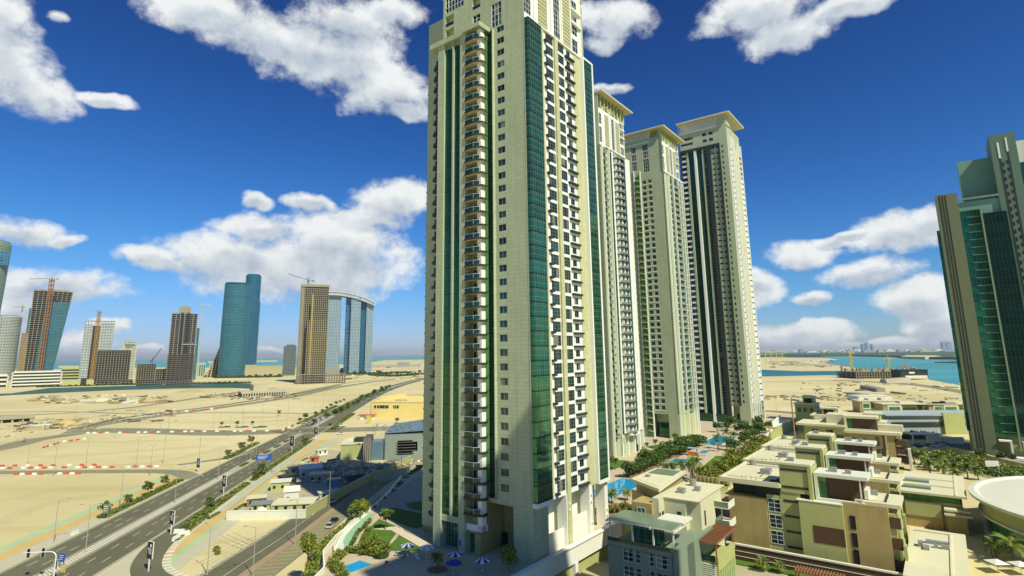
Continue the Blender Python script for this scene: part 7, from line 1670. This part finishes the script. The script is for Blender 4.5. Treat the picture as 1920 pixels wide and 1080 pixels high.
tk = MB()
for pts in (((20, 935), (120, 915), (260, 908), (330, 898)), ((-20, 985), (80, 945), (200, 925)), ((200, 872), (290, 866), (360, 852), (420, 838)), ((60, 855), (170, 852), (300, 842), (390, 836)), ((400, 795), (520, 788), (600, 770)), ((1440, 765), (1520, 758), (1640, 760), (1760, 768)), ((430, 1000), (480, 1020), (520, 1015)), ((370, 1060), (430, 1030), (500, 1000), (560, 985))):
    q = smooth(px(*pts), 8)
    for o_ in (-1.0, 1.0, 2.6, 4.4): ribbon('', q, o_-.22, o_+.22, .012, SAND, b=tk)
struct(tk.build('tyre_tracks', plain('packed_sand', (.44, .38, .19), .95, .2, .3)))
# ------------------------------------------------------------------ plaza furniture
def umbrella(p, rz, label, open_=True, cols=(BLUE, WPL)):
    t = thing('parasol', label, 'parasol', p, rz, 'blue and white parasols on the plaza'); b = MB(); b.cyl(0, 0, 0, 2.5, .04, .04, 6); b.cyl(0, 0, 0, .1, .35, .3, 10); b.build('pole', METALW, t); b = MB(); n = 12
    for k in range(n):
        a, c = 2*math.pi*k/n, 2*math.pi*(k+1)/n; b.face([(0, 0, 2.75), (1.7*math.cos(a), 1.7*math.sin(a), 2.1), (1.7*math.cos(c), 1.7*math.sin(c), 2.1)], k % 2); b.face([(1.7*math.cos(a), 1.7*math.sin(a), 2.1), (1.7*math.cos(c), 1.7*math.sin(c), 2.1), (1.7*math.cos(c), 1.7*math.sin(c), 1.9), (1.7*math.cos(a), 1.7*math.sin(a), 1.9)], k % 2)
    b.build('canopy', list(cols), t)
def lounger(p, rz, label, fab=BLUE):
    t = thing('sun_lounger', label, 'sun lounger', p, rz, 'sun loungers on the podium'); b = MB(); b.box(-.3, .3, -.95, .25, .3, .36, 0); b.build('frame', METALW, t); b = MB(); b.box(-.3, .3, -.95, .3, .36, .44); b.build('cushion', fab, t); b = MB(); b.loft([[(-.3, .3, .36), (.3, .3, .36), (.3, .36, .44), (-.3, .36, .44)], [(-.3, .95, .85), (.3, .95, .85), (.3, .98, .95), (-.3, .98, .95)]]); b.build('backrest', fab, t)
    for a in (-.26, .26):
        for c in (-.85, .6): k = MB(); k.box(a-.03, a+.03, c-.03, c+.03, 0, .3); k.build('leg', METALW, t)
umbrella(P(-22.8, -10.4, Z6), 0, 'pale blue and white parasol, leftmost on the shaded plaza', cols=(LBLUE, WPL)); umbrella(P(-14.5, -9.8, Z6), .4, 'blue and white striped parasol in the middle of the shaded plaza'); umbrella(P(-7.1, -9.2, Z6), .8, 'blue and white parasol nearest the tower corner'); umbrella(P(-11.2, -13.8, Z6), .2, 'plain dark blue parasol at the bottom edge of the plaza', cols=(BLUE, BLUE))
umbrella(P(-27.4, -12.0, Z6), .2, 'dark blue parasol by the lawn end of the plaza')
for i, (u, v) in enumerate(((-23.6, -12.5), (-28.6, -13.4), (-26.4, -14.4), (-27, -18.5))): lounger(P(u, v, Z6), .5+i, ('white lounger below the pale blue parasol', 'blue lounger left of the dark parasol by the lawn', 'second blue lounger under the dark parasol by the lawn', 'dark lounger on the plaza near the bright garden pool')[i], WPL if i == 0 else BLUE)
for i in range(8): lounger(P(-24.6, 60+i*2.6, Z6), -R(AZ)+1.57, 'white lounger in the row on the tower side of the large pool', WPL)
t = gthing('water_slide', 'mint green and white curving slide-like ramp inside the podium edge', 'ramp', -40, -20, BASE); b = MB(); A = [(-40, -21), (-45, -17.5), (-51, -11.5), (-57, -4), (-62.5, 5)]
for p, q in zip(A, A[1:]): b.face([(p[0]+40-.9, p[1]+20-1.2, .1), (q[0]+40-.9, q[1]+20-1.2, .1), (q[0]+40, q[1]+20, .12), (p[0]+40, p[1]+20, .12)], 0); b.face([(p[0]+40, p[1]+20, .12), (q[0]+40, q[1]+20, .12), (q[0]+41.2, q[1]+21.4, .1), (p[0]+41.2, p[1]+21.4, .1)], 1); b.bar((p[0]+39.1, p[1]+18.8, .4), (q[0]+39.1, q[1]+18.8, .4), .3, .8, 0)
b.build('deck', [WHITE2, plain('mint_surface', (.26, .48, .28), .6, .08, .5)], t)
for i in range(3): b = MB(); b.box(-.5, .5, -.06, .06, 0, 2.0); b.box(-.45, -.38, -.1, .1, 0, 2.1); b.box(.38, .45, -.1, .1, 0, 2.1); tag(b.build('glass_screen', METALW), 'white framed screen panel at the low end of the mint ramp', 'screen', 'screens by the mint ramp').location = P(-40.8-i*.9, -20.2+i*.5, Z6)
t = gthing('play_equipment', 'orange and blue children\'s play set between the pools', 'play set', -17, 148, BASE); b = MB(); b.box(-2, 2, -1, 1, .1, 1.2, 0); b.bar((2, 0, 1.2), (5, 1, .2), .8, .2, 1); b.box(-2.2, -1.8, -1.2, -1, 0, 3, 0); b.box(1.8, 2.2, -1.2, -1, 0, 3, 0); b.box(-2.4, 2.4, -1.3, 1.2, 3, 3.2, 1); b.build('frame', [ORANGE, LBLUE], t)
t = gthing('garden_pavilion', 'low flat tan shelter beyond the deep blue pool', 'shelter', -14, 234, BASE); b = MB(); b.box(-2, 12, 0, 5, 2.8, 3.3, 0); [b.box(a, a+.3, .5, .8, 0, 2.8, 1) for a in (-1.6, 3, 7, 11)]; b.build('shelter', [BEIGE, WHITE2], t)
t = gthing('sloping_wall', 'white wedge-shaped wall sloping down at the far podium corner', 'wall', -10.5, 242, BASE); b = MB(); b.loft([[(-.4, 0, -6), (.4, 0, -6), (.4, 46, -6), (-.4, 46, -6)], [(-.4, 0, .2), (.4, 0, .2), (.4, 46, 4.8), (-.4, 46, 4.8)]]); b.build('wedge', WHITE, t)
t = gthing('fence_wall', 'pale low wall with a brick-tan top between villa gardens and lane', 'wall', 26, 46, 0)
b = MB(); b.box(-2, -1.4, 0, 90, 0, 2.4); b.box(-2.1, -1.3, -.1, 3, 2.4, 4.4); b.build('panel', WHITE2, t)
# street planting at the right
hedge('street_hedge', px((1690, 846), (1760, 862), (1850, 884), (1940, 908)), 9, 2.2, .05, 'broad green hedge between the round hall and the sunny street', (0, 1, 3, 2), 5, .55)
hedge('street_hedge', px((1762, 850), (1830, 866), (1930, 890)), 7, 2., .05, 'hedge band between the sunny street and the ramp wall', (0, 1, 2, 4), 6, .5)
hedge('street_hedge', px((1682, 822), (1720, 822), (1745, 820)), 9, 4., .05, 'dark rounded hedge in the shade before the long low block', (3, 1), 6, .5)
hedge('street_hedge', px((1655, 784), (1730, 787), (1815, 785)), 6, 5., .05, 'row of bushes along the fronts of the townhouses', (0, 1, 3), 5, .7)
for i, (x, y) in enumerate(((1702, 864), (1715, 868), (1728, 872), (1742, 878), (1760, 884), (1790, 893), (1815, 898), (1835, 900), (1745, 892), (1770, 898), (1795, 905))): plant('lowpalm', at(x, y), 'date palm in the grove between the terrace block and the round hall', 'date palms by the round hall', 1.1)
plant('lowpalm', at(1902, 1062), 'big date palm at the lower right corner, before the round hall', None, 1.25); plant('lowpalm', at(1868, 1046), 'date palm half hidden left of the corner palm', None, .8)
for i, (x, y) in enumerate(((1838, 862), (1880, 868), (1900, 866))): plant('far', at(x, y), ('yellow-green tree at the foot of the brown tower fin', 'tree beside the green tower entrance', 'tree right of the green tower entrance')[i], None, .7)
wall('long pale ramp wall running below the green glass tower', px((1776, 846), (1850, 862), (1940, 884)), 2.2, 1.2, BEIGE2, 'ramp_wall', 'wall', KERB)
for i, (x, y) in enumerate(((1432, 1072), (1464, 1076))): plant('lowpalm', at(x, y), ('small palm before the brown garden wall, left of two', 'small palm before the brown garden wall, right of two')[i], None, .55)
t = gthing('garden_pergola', 'small slatted garden pergola before the brown garden wall', 'pergola', 44, 40, 0); b = MB()
for k in range(16): b.box(k*.62, k*.62+.25, -.3, 3.6, 2.6, 2.85)
for a in (0, 9.4):
    for c in (0, 3.2): b.box(a, a+.25, c, c+.25, 0, 2.6)
b.box(0, 9.7, 0, .2, 2.4, 2.6); b.box(0, 9.7, 3.1, 3.3, 2.4, 2.6); b.build('slatted_roof', TERRA, t)
for i, (x, y) in enumerate(((1848, 1034), (1862, 1052))): b = MB(); b.tube((0, 0, 0), (0, 0, 4.2), .12, .08, 6); b.box(-.3, .3, -.3, .3, 4.2, 4.4); tag(b.build('bollard_light', BLACK), ('dark lamp stick by the round hall wall', 'second dark lamp stick nearer the lower edge')[i], 'lamp').location = at(x, y)
for i, (x, y) in enumerate(((1872, 1074), (1916, 1078))):
    t = thing('market_umbrella', ('square white parasol on the forecourt, left of two', 'square white parasol cut by the right edge')[i], 'parasol', at(x, y)); b = MB(); b.cyl(0, 0, 0, 2.6, .05, .05, 6); b.build('pole', METALG, t); b = MB(); b.loft([[(-1.8, -1.8, 2.3), (1.8, -1.8, 2.3), (1.8, 1.8, 2.3), (-1.8, 1.8, 2.3)], [(-.1, -.1, 3), (.1, -.1, 3), (.1, .1, 3), (-.1, .1, 3)]]); b.build('canopy', WPL, t)
# ------------------------------------------------------------------ the neighbouring tower behind the viewer: out of the picture, its shadow is in it
NBV = thing('neighbour_tower', 'pale residential tower behind the viewpoint, shading plaza and podium', 'tower', (77.4, 12.7, 0), -R(AZ)); b = MB(); b.box(-17.5, 17.5, -17.5, 17.5, 0, 178); b.build('stone_wall', STONE, NBV)
b = MB()
for k in range(45): b.box(-17.7, 17.7, -17.7, 17.7, 14+k*3.6, 15.6+k*3.6)
b.build('window_band', WINDOW, NBV)
# prototypes that found no place
for d in (PL,):
    for k, v in d.items():
        for o, used in v:
            if not used:
                for c in kids(o): bpy.data.objects.remove(c)
                bpy.data.objects.remove(o)
for d in (CARP, BAR, LP):
    for k, (o, used) in list(d.items()):
        if not used:
            def rm(x):
                for c in kids(x): rm(c)
                bpy.data.objects.remove(x)
            rm(o)

# ------------------------------------------------------------------ haze over the plain and the water
b = MB(); b.box(-43500, 43500, -3300, 43500, -2.4, 232); hz = b.build('haze', None); hz.data.materials.clear()
HM = bpy.data.materials.new('pale_air'); HM.use_nodes = True; q = NT(HM.node_tree); q.n.remove(q.n['Principled BSDF'])
pv = q.new('ShaderNodeVolumePrincipled'); pv.inputs['Color'].default_value = (.96, .98, 1., 1); pv.inputs['Density'].default_value = HAZE; pv.inputs['Anisotropy'].default_value = .2
q.l.new(pv.outputs[0], q.n['Material Output'].inputs['Volume']); hz.data.materials.append(HM); hz['kind'] = 'stuff'
